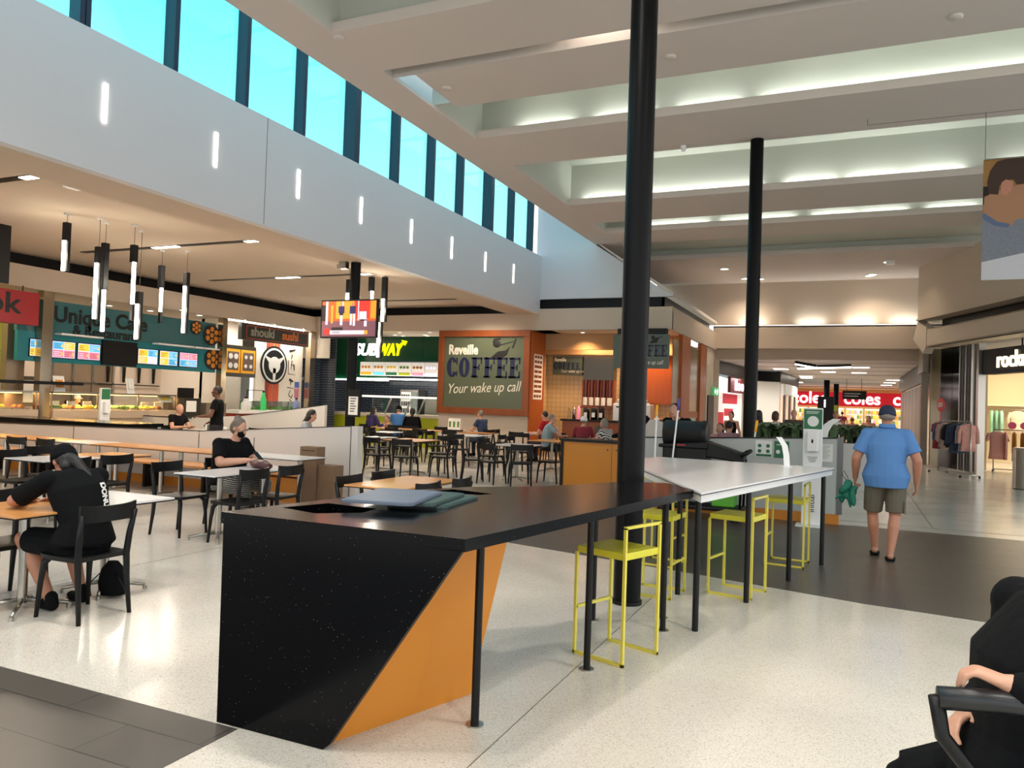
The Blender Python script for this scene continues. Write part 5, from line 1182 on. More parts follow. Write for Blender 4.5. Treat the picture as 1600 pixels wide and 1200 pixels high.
a = MB(); a.box(-1.71, -1.03, .02, .04, .05, 3.75); a.build('glass_panel', mat('greenish_reflecting_glass', (150, 142, 112), .1), t)
for k in range(5):
    a = MB(); x = .3+k*.17; a.hexa([(x, -.1, .05), (x+.07, .2, .05), (x+.09, .2, .05), (x+.02, -.1, .05)], [(x, -.1, 3.75), (x+.07, .2, 3.75), (x+.09, .2, 3.75), (x+.02, -.1, 3.75)]); a.build('folded_leaf', M['steel'] if k % 2 == 0 else mat('grey_leaf', (96, 92, 90), .35), t)
a = MB(); a.box(1.17, 1.29, -.05, .15, 0, 3.75); a.build('post', M['steel'], t)
# shop interior glow
lamp('AREA', (6.0, 29.6, 3.75), 230*SH, (1, .86, .66), 3.0, (0, 0, 0), sy=4)
def garment(t, x, y, ztop, w, h, m, style='top', d=.07, rot=0):
    """one hanging garment seen from its side or front; builds body with sleeves"""
    a = MB().at(Matrix.Translation((x, y, ztop)) @ Matrix.Rotation(rot, 4, 'Z'))
    n = 6; 
    prof = [(0, w*.16), (-.03, w*.3), (-.07, w*.5), (-h*.35, w*.43), (-h*.7, w*.44), (-h, w*.5)]
    a.loft([((0, 0, z), hw, d*(.35+.65*min(1, i/2))) for i, (z, hw) in enumerate(prof)], (1, 0, 0), 14)
    if style != 'vest':
        for s in (-1, 1): a.loft([((s*w*.44, 0, -.06), .05, d*.6), ((s*w*.56, 0, -h*.3), .05, d*.6), ((s*w*.6, .0, -h*(.72 if style == 'long' else .36)), .045, d*.6)], (1, 0, 0), 10)
    return a.build('garment_body', m, t)
def rack(x, z, n, w, zbar, lab, cols, seed, front=None, glab='', hh=.75, world=None):
    def mk(nm, lb, ct, xx_, gr=None):
        if world is None: return rthing(nm, lb, ct, xx_, 0, z, gr)
        return thing(nm, lb, ct, (world[0]+(xx_-x)*math.cos(world[2]), world[1]+(xx_-x)*math.sin(world[2]), 0), world[2], gr)
    r = random.Random(seed); t = mk('clothes_rack', lab, 'clothes rack', x)
    for sx_ in (0, w):
        a = MB(); a.tube([(sx_, 0, .08), (sx_, 0, zbar)], .018, 8); a.build('upright', M['steel'], t)
        a = MB(); a.tube([(sx_, -.25, .08), (sx_, .25, .08)], .018, 8); a.build('base_bar', M['steel'], t)
        for v in (-.25, .25): a = MB(); a.ell((sx_, v, .035), (.02, .035, .035), n=10, m=6); a.build('castor', M['black'], t)
    a = MB(); a.tube([(0, 0, zbar), (w, 0, zbar)], .018, 8); a.build('rail', M['steel'], t); a = MB(); a.tube([(0, 0, .08), (w, 0, .08)], .014, 8); a.build('lower_rail', M['steel'], t)
    for k in range(n):
        xx = x+.1+(w-.2)*k/max(1, n-1)+(.12 if k == 0 and n > 9 else 0); c = cols[k % len(cols)]
        g = mk('garment', glab % (('first', 'second', 'third', 'fourth', 'fifth', 'sixth', 'seventh', 'eighth', 'ninth', 'tenth', 'eleventh', 'twelfth', 'thirteenth', 'fourteenth')[k], c[1]), 'clothing', xx, lab.split(' with')[0]+' garments')
        if front and k in front: garment(g, 0, -.16 if n > 9 else -.06, zbar-.05, .46, hh, c[0], 'top', .06, 0)
        else: garment(g, 0, 0, zbar-.05, .44, hh*(.85+.25*r.random()), c[0], 'long', .05, R(90+r.uniform(-12, 12)))
        hk = MB(); hk.tube([(0, 0, zbar-.06), (0, 0, zbar+.01), (0, .02, zbar+.03)], .004, 6); hk.build('hanger_hook', M['steel'], g)
    return t
def cl_(n, c, v=.35): return mat('cloth_'+n, c, .85, var=v, vscale=14)
c1 = [(cl_('maroon', (120, 22, 26), .1), 'maroon'), (cl_('blue_print', (84, 92, 140)), 'blue printed'), (cl_('beige_print', (170, 150, 136)), 'beige printed'), (cl_('pale_floral', (196, 170, 160)), 'pale floral'), (cl_('navy_p', (36, 42, 62)), 'navy'), (cl_('black_p', (24, 24, 28)), 'black'), (cl_('denim', (58, 74, 100)), 'denim blue'), (cl_('teal_p', (50, 66, 82)), 'dark teal'), (cl_('navy2', (40, 46, 80)), 'navy blue'), (cl_('grey_print', (140, 140, 150)), 'grey printed'), (cl_('coral_pale', (206, 150, 140)), 'pale coral')]
rack(1.55, .25, 11, 1.75, 1.5, 'silver clothes rack outside the folded shopfront with maroon and blue tops', c1, 3, {0}, '%s garment from the left on the outside rack, %s')
t = rthing('price_sign', 'round red price sign with white dollar figure on the outside rack', 'sign', 1.75, 0, .3); a = MB(); a.at(Matrix.Translation((0, 0, 1.95)) @ Matrix.Rotation(R(90), 4, 'X')); a.cyl(0, 0, -.01, .01, .2, n=28); a.at(Matrix()); a.box(-.01, .01, -.01, .01, 1.5, 1.76); a.build('disc', mat('price_red', (206, 44, 56), .5), t)
text('lettering', '$25', .17, M['paper'], Matrix.Translation((-.14, -.012, 1.9)) @ Matrix.Rotation(R(90), 4, 'X'), t, ext=.002, off=.004)
c2 = [(cl_('blush', (222, 160, 146), .08), 'blush pink'), (cl_('blush2', (216, 152, 138), .08), 'dusty pink'), (cl_('mustard', (180, 130, 44), .1), 'mustard'), (cl_('ochre', (168, 116, 36), .1), 'ochre'), (cl_('darkb', (60, 40, 34), .1), 'dark brown'), (cl_('tan_c', (186, 140, 70), .1), 'tan'), (cl_('red_c', (232, 56, 40), .06), 'bright red'), (cl_('red_d', (214, 44, 34), .06), 'scarlet')]
rack(0, 0, 8, 1.7, 1.28, 'inner clothes rack with blush, mustard and red tops just inside the shop', c2, 5, {0, 6}, '%s garment from the left on the inner rack, %s', .85, (3.98, 27.5, R(-12)))
for k, (x, lab) in enumerate(((4.42, 'left'), (4.72, 'middle'), (5.35, 'right'))):
    t = thing('price_sign', 'small round pink price sign above the inner rack, '+lab+' one', 'sign', (x, 27.35-(x-4)*.2, -.13), 0, 'pink price signs'); a = MB(); a.at(Matrix.Translation((0, 0, 1.55)) @ Matrix.Rotation(R(90), 4, 'X')); a.cyl(0, 0, -.008, .008, .11, n=24); a.build('disc', mat('price_pink', (214, 70, 100), .5), t)
    a = MB(); a.tube([(0, .0, 1.42), (0, .0, 1.5)], .006, 6); a.build('clip', M['steel'], t)
c3 = [(cl_('mint', (150, 200, 170), .1), 'mint green'), (cl_('mint2', (130, 186, 160), .1), 'green'), (cl_('mint3', (160, 206, 180), .1), 'pale mint'), (cl_('animal', (214, 196, 170), .3), 'cream printed'), (cl_('blackj', (22, 22, 26), .1), 'black'), (cl_('coral_r', (206, 90, 90), .1), 'coral'), (cl_('cream_g', (220, 200, 170), .2), 'cream')]
def wallrail(x, z, zr, w, cols, lab, glab, fronts):
    t = thing('wall_rail', lab, 'clothes rail', (x, z, 0)); a = MB(); a.tube([(0, 0, zr), (w, 0, zr)], .016, 8); a.build('rail', M['steel'], t)
    for s in (0, w): a = MB(); a.tube([(s, 0, zr), (s, .8, zr)], .014, 8); a.build('bracket', M['steel'], t)
    a = MB(); a.box(-.1, w+.3, 0, .8, zr+.12, zr+.17); a.build('shelf', M['stone_b'], t)
    n = len(cols)
    for k, c in enumerate(cols):
        g = thing('garment', glab % (('first', 'second', 'third', 'fourth', 'fifth', 'sixth', 'seventh')[k], c[1]), 'clothing', (x+WX[k], z, 0), 0, 'garments on the upper wall rail')
        garment(g, 0, 0, zr-.04, .5, .85, c[0], 'long', .07, 0 if k in fronts else R(82)); hk = MB(); hk.tube([(0, 0, zr-.06), (0, 0, zr+.02)], .004, 6); hk.build('hanger_hook', M['steel'], g)
WX = [.15, .3, .45, .95, 1.75, 2.3, 2.6]
wallrail(4.45, 32.3, 1.95, 2.9, c3, 'upper clothes rail on the back wall of the clothes shop under a long shelf', '%s garment from the left on the upper wall rail, %s', {3, 4, 6})
t = thing('display_top', 'coral orange top with bow standing on the shelf of the clothes shop', 'clothing', (6.45, 32.7, 0)); a = MB(); a.loft([((0, 0, 2.12), .3, .12), ((0, 0, 2.3), .34, .13), ((0, 0, 2.6), .3, .12), ((0, 0, 2.85), .24, .1)], (1, 0, 0), 16); a.build('body', cl_('coral_o', (226, 110, 80), .08), t); a = MB(); a.ell((-.25, -.02, 2.75), (.14, .08, .16)); a.build('bow', cl_('coral_o', (226, 110, 80), .08), t)

# silver bin
t = thing('litter_bin', 'round brushed steel litter bin at the right edge before the clothes shop', 'bin', (3.72, 21.15, 0)); a = MB(); a.cyl(0, 0, .02, .92, .27, n=32); a.build('drum', M['steel'], t); a = MB(); a.lathe(0, 0, [(.27, .92), (.28, .94), (.24, .96), (.16, .95)], 32); a.build('rim', M['steel'], t); a = MB(); a.cyl(0, 0, 0, .02, .25, n=32); a.build('foot', M['black'], t)

# hanging banner: a man in a grey jumper, flat print
t = thing('hanging_banner', 'hanging banner printed with a dark-haired man in a grey cable jumper', 'banner', (0, 0, 0))
Yb = 13.3; p0 = ony(1537, 250, Yb); p1 = ony(1535, 438, Yb); BW = 1.5; BH = p0.z-p1.z; t.location = (p0.x, Yb, p1.z)
B = MB().at(FF(0)); B.box(0, BW, 0, BH, -.006, 0); B.build('cloth', mat('banner_tan', (150, 112, 62), .8), t)
def bp(nm, pts, m, z):   # points in fraction of 100 px wide, 210 px high reference crop -> metres
    a = MB().at(FF(0)); k = BH/188.0; a.prism([((x)*k, BH-(y)*k) for x, y in pts], z*.0012, z*.0012+.001); a.build(nm, m, t)
bp('printed_dark_ground', [(0, 42), (8, 42), (8, 70), (0, 70)], mat('bn_dark', (30, 24, 24), .8), 1)
bp('printed_neck', [(2, 58), (20, 50), (60, 40), (90, 40), (120, 60), (120, 80), (60, 100), (38, 108), (0, 92)], mat('bn_skin', (166, 124, 94), .8), 2)
bp('printed_hair', [(5, 36), (9, 18), (18, 4), (40, -1), (70, 1), (100, 10), (120, 30), (60, 42), (44, 42), (40, 34), (30, 34), (22, 42), (20, 56), (8, 54)], mat('bn_hair', (64, 46, 38), .8), 3)
bp('printed_ear', [(24, 38), (30, 33), (40, 38), (38, 50), (30, 58), (24, 54)], mat('bn_ear', (186, 130, 108), .8), 4)
bp('printed_jumper', [(-.3, 84), (12, 96), (38, 106), (44, 96), (60, 94), (120, 94), (120, 170), (-.3, 170)], mat('bn_knit', (122, 128, 140), .85, var=.25, vscale=30), 4)
bp('printed_collar', [(0, 84), (3, 84), (20, 98), (36, 102), (34, 108), (16, 104), (0, 92)], mat('bn_collar', (92, 108, 140), .85), 5)
bp('printed_white_card', [(-.4, 160), (54, 148), (120, 164), (120, 188), (-.4, 188)], mat('bn_white', (196, 198, 204), .8), 6)
a = MB(); a.tube([(0, 0, BH), (BW, 0, BH)], .012, 8); a.build('top_rod', M['steel'], t)
a = MB(); a.tube([(.02, 0, BH), (.02, 0, 6.3-p1.z-.1)], .004, 6); a.tube([(1.4, 0, BH), (1.4, 0, 6.3-p1.z-.1)], .004, 6); a.build('wire', M['steeld'], t)
a = MB(); a.tube([(-1.6, 0, 6.3-p1.z-.1), (2.4, 0, 6.3-p1.z-.1)], .003, 6); a.tube([(-1.6, 0, 6.3-p1.z), (-1.6, 0, 6.3-p1.z-.1)], .003, 6); a.build('wire', M['steeld'], t)

# ================================================================ CORRIDOR AND SUPERMARKET
M['colr'] = mat('supermarket_red', (190, 14, 34), .4, emit=.35)
M['colw'] = mat('supermarket_white', (255, 240, 246), .4, emit=1.5)
t = thing('supermarket_sign', 'long red supermarket fascia with repeated glowing white lettering coles', 'sign', (0, 60, 0))
a = MB(); a.box(-6.5, 5, 0, .2, 2.12, 3.12); a.build('red_band', M['colr'], t)
for k, x in enumerate((-4.05, -.55, 2.6)):
    text('lettering', 'coles', 1.18, M['colw'], Matrix.Translation((x, -.03, 2.3)) @ FF(0), t, ext=.03, off=.022, sx=.98)
a = MB(); a.box(-7, 5, 66, 66.1, 0, 3.5); a.box(-7, -6.9, 59, 66, 0, 3.5); a.box(5, 5.1, 60, 66, 0, 3.5); struct('wall_back', a, mat('warm_store_wall', (226, 190, 140), .7))
a = MB(); a.box(-7, 5.1, 60.2, 66.1, 3.5, 3.56); struct('ceiling', a, M['cream'])
rr_ = random.Random(21)
for k in range(8):
    x = -5.6+k*1.3; t = thing('store_shelf', 'goods shelf inside the supermarket, '+('first', 'second', 'third', 'fourth', 'fifth', 'sixth', 'seventh', 'eighth')[k]+' from the left', 'shelf', (x, 63.5, 0), 0, 'supermarket shelves')
    a = MB(); a.box(0, 1.15, 0, .4, 0, 2.0); a.build('case', M['paper'], t)
    a = MB()
    for j in range(5):
        for q in range(6): a.mat(rr_.randrange(5)); a.box(.03+q*.185, .17+q*.185, -.08, 0, .15+j*.37, .4+j*.37)
    a.build('goods', [M['food1'], M['food3'], M['scrp'], M['food4'], M['paper']], t)
lamp('AREA', (-.5, 61.5, 3.4), 420*SH, (1, .84, .62), 8, (0, 0, 0), sy=3)
# corridor lights, square panels and suspended tubes
for i, (px, py, y, lab) in enumerate([(1345, 578, 34, 'nearest, right of the middle'), (1220, 582, 36, 'near, left of the middle'), (1294, 587, 38, 'near the crossed black tubes'), (1342, 587, 38.5, 'second on the right'), (1259, 594, 43, 'middle distance, left'), (1260, 598, 45, 'just beyond the previous one'), (1395, 601, 46, 'far right row, first'), (1390, 605, 50, 'far right row, second'), (1385, 608, 54, 'far right row, third'), (1246, 608, 52, 'far left')]):
    d_ = ony(px, py, y); t = thing('ceiling_light', 'lit ceiling panel in the corridor, '+lab, 'light', (d_.x, y, 3.5), 0, 'corridor ceiling panels')
    a = MB(); a.box(-.35, .35, -.35, .35, -.02, 0); a.build('frame', M['white'], t); a = MB(); a.box(-.3, .3, -.3, .3, -.026, -.021); a.build('diffuser', M['lampw'], t)
    if i < 8: lamp('SPOT', (0, 0, -.06), 200*CO, (1, .9, .76), .25, parent=t, spot=2.7)
for i, (a0, a1, lab) in enumerate([((1243, 568), (1276, 574), 'shorter slanting one'), ((1246, 575), (1330, 573), 'longer level one')]):
    p0 = ony(*a0, 30.3); p1 = ony(*a1, 30.4 if i else 29.9); t = thing('linear_light', 'black edged glowing tube hanging below the corridor ceiling, '+lab, 'light', p0)
    a = MB(); a.tube([(0, 0, .05), p1-p0+Vector((0, 0, .05))], .05, square=True); a.build('housing', M['black'], t); a = MB(); a.tube([(0, 0, -.02), p1-p0+Vector((0, 0, -.02))], .03, square=True); a.build('tube', M['lampw'], t)
    a = MB(); a.tube([(0, 0, .05), (0, 0, 3.5-p0.z)], .008, 6); a.build('wire', M['black'], t)
for i, (x, y, lab) in enumerate([(-1.35, 48, 'left one between the supermarket signs'), (-.95, 54, 'right one, farther')]):
    t = thing('round_column', 'thin black column in the corridor, '+lab, 'column', (x, y, 0)); a = MB(); a.cyl(0, 0, 0, 3.5, .16, n=16); a.build('shaft', M['colm'], t)
p = ony(1335, 618, 46); t = thing('hanging_sign', 'small black directory sign hanging in the corridor before the supermarket', 'sign', p); a = MB(); a.box(-.6, .6, -.04, .04, -.22, .26); a.build('board', M['black'], t)
a = MB(); a.box(-.5, .3, -.045, -.041, .08, .11); a.box(-.5, .2, -.045, -.041, -.05, -.02); a.build('print', M['steel'], t); a = MB(); a.tube([(-.4, 0, .2), (-.4, 0, 3.5-p.z)], .012, 6); a.tube([(.35, 0, .2), (.35, 0, 3.5-p.z)], .012, 6); a.build('wire', M['steeld'], t)
# left corridor shop fronts
A = Vector((-4.75, 30.3, 0)); B = Vector((-4.1, 37.3, 0)); CL = frame(A, B-A)
t = thing('shop_sign', 'dark red corridor shop sign with glowing white letters beyond the exit sign', 'sign', (0, 0, 0))
a = MB().at(CL); a.box(1.6, 6.4, 2.3, 2.96, 0, .12); a.build('board', mat('dark_red_board', (110, 20, 28), .4), t); text('lettering', 'lloo', .62, M['colw'], CL @ Matrix.Translation((2.2, 2.42, .14)), t, off=.02, sx=1.8)
t = thing('poster_wall', 'bright white shopfront wall with red posters in the corridor', 'shopfront', (0, 0, 0))
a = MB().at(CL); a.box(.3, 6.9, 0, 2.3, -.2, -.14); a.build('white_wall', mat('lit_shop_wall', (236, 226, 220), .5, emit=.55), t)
for x0, x1, y0, y1 in ((1.4, 3.9, 1.85, 2.25), (.6, 1.6, .8, 1.5), (1.7, 3.2, 1.35, 1.65), (2.0, 3.4, .75, 1.1)):
    a = MB().at(CL); a.box(x0, x1, y0, y1, -.139, -.13); a.build('poster', mat('poster_red', (206, 40, 60), .5, emit=.3), t)
for x in (4.4, 5.4, 6.2): a = MB().at(CL); a.box(x, x+.14, 0, 2.9, -.05, .03); a.build('mullion', M['steel'], t)
lamp('AREA', (-4.2, 33, 2.9), 40*SH, (1, .95, .92), 1.5, (0, 0, 0))
A = Vector((-3.1, 38.2, 0)); B = Vector((-2.75, 46, 0)); CR_ = frame(A, B-A)
t = thing('shop_sign', 'small glowing white projecting signs on the dark corridor fascia', 'sign', (0, 0, 0)); a = MB().at(CR_); a.box(.2, .5, 2.35, 2.9, 0, .1); a.box(2.0, 5.5, 2.45, 2.95, 0, .1); a.build('box', M['mbw'], t)
t = thing('shopfront', 'dark glass shopfront panels with bright strips far down the corridor on the left', 'shopfront', (0, 0, 0))
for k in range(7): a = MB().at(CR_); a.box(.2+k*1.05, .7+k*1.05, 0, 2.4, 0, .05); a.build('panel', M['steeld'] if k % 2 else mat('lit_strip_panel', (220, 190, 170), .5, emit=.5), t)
t = thing('information_totem', 'dark totem with yellow edge and a white round letter i', 'sign', ony(1285, 700, 30).to_tuple()); t.location.z = 0
a = MB(); a.box(-.2, .35, 0, .15, 0, 2.2); a.build('body', M['black'], t); a = MB(); a.box(.35, .48, 0, .15, 0, 1.9); a.build('yellow_edge', M['lime'], t); text('lettering', 'i', .4, M['lgw'], Matrix.Translation((.0, -.01, 1.82)) @ FF(0), t, off=.01)
# right side of the corridor
t = thing('corridor_doors', 'dark grey and brown door panels along the right side of the corridor', 'door', (2.25, 29.2, 0))
a = MB(); a.box(-.1, .0, 0, 14, 2.75, 3.45); a.build('dark_fascia', M['recess'], t)
for k in range(7): a = MB(); a.box(0, .06, .2+k*2, 2.1+k*2, 0, 2.7); a.build('panel', mat('brown_door', (96, 68, 48), .45) if k == 0 else mat('grey_door_panel', (104, 100, 96), .4), t)
# planter with leafy plants behind the partition
M['leaf'] = mat('plant_green', (84, 108, 74), .5, var=.4, vscale=12)
def plant(x, y, z, w, h, n, seed, lab):
    r = random.Random(seed); t = thing('potted_plant', lab, 'plant', (x, y, 0)); a = MB(); a.box(-w/2, w/2, -.25, .25, 0, z); a.build('planter_box', M['panel'], t)
    a = MB(); a.box(-w/2+.03, w/2-.03, -.22, .22, z, z+.01); a.build('soil', mat('soil', (50, 38, 28), .9), t)
    a = MB()
    for k in range(n):
        c = Vector((r.uniform(-w/2, w/2), r.uniform(-.2, .2), z)); an = r.uniform(0, 2*PI); L_ = r.uniform(.6, 1)*h; o_ = r.uniform(.05, .3); d_ = Vector((math.cos(an), math.sin(an), 0)); s_ = Vector((-d_.y, d_.x, 0))
        p1 = c+d_*o_*.5+Vector((0, 0, L_*.75)); p2 = c+d_*o_*1.2+Vector((0, 0, L_)); p3 = c+d_*o_*1.9+Vector((0, 0, L_*.8)); wd = r.uniform(.05, .09)
        a.add([c+s_*.008, c-s_*.008, p1-s_*wd*.6, p1+s_*wd*.6, p2-s_*wd, p2+s_*wd, p3], [(0, 1, 2, 3), (3, 2, 4, 5), (5, 4, 6)], True)
    o = a.build('foliage', M['leaf'], t); return t
p = ony(1240, 690, 17); plant(p.x, 16.4, .98, 1.6, .42, 130, 1, 'broad-leaved dark green plants in a low planter behind the pale partition')
p = ony(1302, 690, 18); plant(p.x+.35, 18.2, .98, .9, .4, 60, 2, 'smaller green plant clump just right of the sanitiser stand, beyond the partition')

# ================================================================ PEOPLE
def bake(mb, name, m, vox, parent=None, iters=3, label=None):
    """one continuous surface grown over overlapping volumes"""
    me = mb.mesh(name); t = bpy.data.objects.new('tmp', me); C.objects.link(t)
    r = t.modifiers.new('r', 'REMESH'); r.mode = 'VOXEL'; r.voxel_size = vox; r.use_smooth_shade = True
    s = t.modifiers.new('s', 'SMOOTH'); s.factor = .5; s.iterations = iters
    bpy.context.view_layer.update()
    out = bpy.data.meshes.new_from_object(t.evaluated_get(bpy.context.evaluated_depsgraph_get())); bpy.data.objects.remove(t)
    out.materials.clear(); out.materials.append(m); out.polygons.foreach_set('use_smooth', [True]*len(out.polygons))
    o = bpy.data.objects.new(name, out); C.objects.link(o)
    if parent: o.parent = parent
    if label: o['label'] = label
    return o
V3 = Vector
def hand(mb, w, d, n, lat, curl=.5, s=1.0, thumb=1):
    """w wrist, d finger direction, n back of hand, lat towards the thumb"""
    d = V3(d).normalized(); lat = V3(lat); lat = (lat-d*lat.dot(d)).normalized(); n = lat.cross(d) if V3(n).dot(lat.cross(d)) > 0 else d.cross(lat)
    mb.loft([(w-d*.01, .026*s, .02*s), (w+d*.03*s, .036*s, .018*s), (w+d*.085*s, .041*s, .014*s)], lat, 12)
    for i, L_ in enumerate((.07, .078, .072, .056)):
        o = (.03-.02*i)*s; b = w+d*.085*s+lat*o; a = curl*.7; d1 = (d*math.cos(a)-n*math.sin(a)); d2 = (d*math.cos(a*2.2)-n*math.sin(a*2.2))
        m_ = b+d1*L_*.5*s; mb.cap(b, .0095*s, m_, .0088*s, 8); mb.cap(m_, .0088*s, m_+d2*L_*.5*s, .0072*s, 8)
    b = w+d*.025*s+lat*.03*s; t1 = b+(lat*.75+d*.65-n*.15).normalized()*.035*s; mb.cap(b, .013*s, t1, .011*s, 8); mb.cap(t1, .011*s, t1+(lat*.3+d*.95-n*.25).normalized()*.03*s, .009*s, 8)
STAND = dict(pel=(0, 0, .93), waist=(0, .0, 1.08), chest=(0, .0, 1.27), neck=(0, -.015, 1.46), head=(0, .02, 1.61), hipL=(-.09, 0, .90), hipR=(.09, 0, .90), kneeL=(-.1, .02, .49), kneeR=(.1, .02, .49), ankL=(-.1, -.03, .08), ankR=(.1, -.03, .08),
             shL=(-.18, -.01, 1.40), shR=(.18, -.01, 1.40), elL=(-.25, -.03, 1.12), elR=(.25, -.03, 1.12), wrL=(-.26, .06, .87), wrR=(.26, .06, .87))
SIT = dict(pel=(0, -.03, .52), waist=(0, -.05, .66), chest=(0, -.0, .86), neck=(0, .04, 1.03), head=(0, .09, 1.17), hipL=(-.09, 0, .50), hipR=(.09, 0, .50), kneeL=(-.12, .42, .5), kneeR=(.12, .42, .5), ankL=(-.12, .40, .08), ankR=(.12, .40, .08),
           shL=(-.18, .02, .98), shR=(.18, .02, .98), elL=(-.25, .14, .76), elR=(.25, .14, .76), wrL=(-.14, .38, .79), wrR=(.14, .38, .79))
def person(lab, loc, rz, base, J=None, skin='skin', b=1.0, s=1.0, vox=.014, shirt=None, sleeve=.55, shirt_hem=None, legs=None, leg_len=1.0, hair='short', haircol='hairb', shoes='cblack', hy=0, hp=0, face=True, mask=False, female=False, fing=(0.5, .5), group=None, hz=1.0, sneck=0, vest=False, belly=0.0, handdir=None):
    K = dict(base); K.update(J or {}); P = {k: V3(v)*s for k, v in K.items()}
    sit = base is SIT; bd = MB(); fs = 1.0 if b < 1.05 else 1+(b-1)*.7; s_ = s
    shw = abs(K['shR'][0])
    def torso(g, z_from=0, top=True, flare=0.0):
        r = [(P['pel']-(P['waist']-P['pel']).normalized()*.07*s_, .135*b+g+flare, .105*b+g+flare), (P['pel'], .165*b+g+flare, .118*b+g+flare), (P['waist'], .142*b*(1 if not female else .95)+g, (.105+belly)*b+g), (P['chest'], .165*b+g, .118*b+g), (P['chest']*.35+P['neck']*.65, .17*b**.5+g, .098*b**.5+g)]
        if top: r += [(P['chest']*.12+P['neck']*.88, .105+g, .07+g), (P['neck'], .062+g*.4, .06+g*.4)]
        return [(p, rx*s_, ry*s_) for p, rx, ry in r]
    sv = (P['shR']-P['shL'])
    for sh in ('shL', 'shR'): bd.cap(P['neck']-V3((0, 0, .035))*s_, .052*s_*fs**.5, P[sh]+V3((0, 0, -.005)), .052*s_*fs, 12)
    bd.loft(torso(0), sv)
    N = P['neck']; Hd = P['head']; bd.cap(N-V3((0, 0, .02)), .055*s_*fs**.3, Hd-V3((0, 0, .05))*s_, .05*s_, 12)
    Q = Matrix.Rotation(R(hy), 4, 'Z') @ Matrix.Rotation(R(hp), 4, 'X')
    def hp_(x, y, z): return Hd+(Q @ V3((x, y, z)))*s_
    bd.ell(hp_(0, -.008, .018), (.074*s_, .092*s_, .098*s_), Q, 16, 11); bd.ell(hp_(0, .026, -.055), (.055*s_*fs**.4, .06*s_, .058*s_), Q); bd.ell(hp_(0, .052, -.02), (.05*s_, .034*s_, .055*s_), Q)
    bd.cap(hp_(0, .082, .012), .009*s_, hp_(0, .101, -.022), .013*s_, 8); bd.ell(hp_(0, .079, -.055), (.024*s_, .012*s_, .011*s_), Q, 8, 6); bd.ell(hp_(0, .07, -.09), (.025*s_, .02*s_, .018*s_), Q, 8, 6)
    for q in (-1, 1): bd.ell(hp_(q*.076, -.008, -.008), (.011*s_, .018*s_, .03*s_), Q, 8, 7)
    for q, sh, el, wr in ((-1, 'shL', 'elL', 'wrL'), (1, 'shR', 'elR', 'wrR')):
        bd.cap(P[sh], .056*s_*fs, P[el], .041*s_*fs, 12); m_ = P[el]*.7+P[wr]*.3; bd.cap(P[el], .041*s_*fs, m_, .041*s_*fs, 12); bd.cap(m_, .041*s_*fs, P[wr], .027*s_*fs**.5, 12)
        bd.ell(P[sh], .06*s_*fs)
        d = V3(handdir[0 if q < 0 else 1]) if handdir and handdir[0 if q < 0 else 1] else (P[wr]-P[el]).normalized()
        if vox > .016: bd.cap(P[wr], .027*s_, P[wr]+d*.12*s_, .022*s_, 8)
        up = V3((0, 0, 1)) if sit or abs(d.z) < .7 else V3((q, 0, 0)); lat = V3((-q, .2, .1)) if sit or abs(d.z) < .7 else V3((0, 1, 0))
        hand(bd, P[wr], d, up, lat, fing[0 if q < 0 else 1], s_)
    for q, hi, kn, an in ((-1, 'hipL', 'kneeL', 'ankL'), (1, 'hipR', 'kneeR', 'ankR')):
        bd.cap(P[hi], .088*s_*b**.6, P[kn], .056*s_*fs**.6, 14); cf = P[kn]*.68+P[an]*.32+V3((0, -.012, 0)); bd.cap(P[kn], .054*s_*fs**.5, cf, .056*s_*fs**.5, 12); bd.cap(cf, .056*s_*fs**.5, P[an], .036*s_, 12)
        bd.cap(P[an]+V3((0, -.025, -.035))*s_, .034*s_, P[an]+V3((0, .12, -.048))*s_, .03*s_, 10); bd.cap(P[an]+V3((-.02, .12, -.05))*s_, .024*s_, P[an]+V3((.02, .16, -.055))*s_, .02*s_, 8)
    body = bake(bd, 'person', M[skin], vox); body.location = loc; body.rotation_euler.z = R(rz); tag(body, lab, 'person', group)
    # shirt
    if shirt:
        g = .016; c = MB(); rr = torso(g, 0, True, 0 if not shirt_hem else .022)
        if shirt_hem: rr[0] = (P['pel']+(P['pel']-P['waist']).normalized()*shirt_hem*s_, rr[0][1]*1.02, rr[0][2]*1.0)
        if vest: rr = rr[:-2]+[(P['chest']*.25+P['neck']*.75, .11*s_, .09*s_)]
        c.loft(rr, sv, 20)
        if not vest:
            for sh in ('shL', 'shR'): c.cap(P['neck']*.93+P[sh]*.07-V3((0, 0, .045))*s_, .058*s_*fs**.5, P[sh]+V3((0, 0, -.005)), .062*s_*fs, 12)
        if sleeve > 0:
            for sh, el, wr in (('shL', 'elL', 'wrL'), ('shR', 'elR', 'wrR')):
                c.ell(P[sh], .063*s_*fs)
                e = P[sh].lerp(P[el], min(1, sleeve)); d = (P[el]-P[sh]).normalized()
                c.loft([(P[sh]-d*.02, .058*s_*fs, .058*s_*fs), (P[sh].lerp(e, .5), .063*s_*fs, .063*s_*fs), (e, (.068 if sleeve < 1 else .05)*s_*fs, (.068 if sleeve < 1 else .05)*s_*fs)], (0, 1, .3), 14)
                if sleeve > 1: e2 = P[el].lerp(P[wr], sleeve-1); c.cap(P[el], .054*s_*fs, e2, .04*s_*fs, 12)
        bake(c, 'vest' if vest else 'shirt', M[shirt], vox*.9, body, 2)
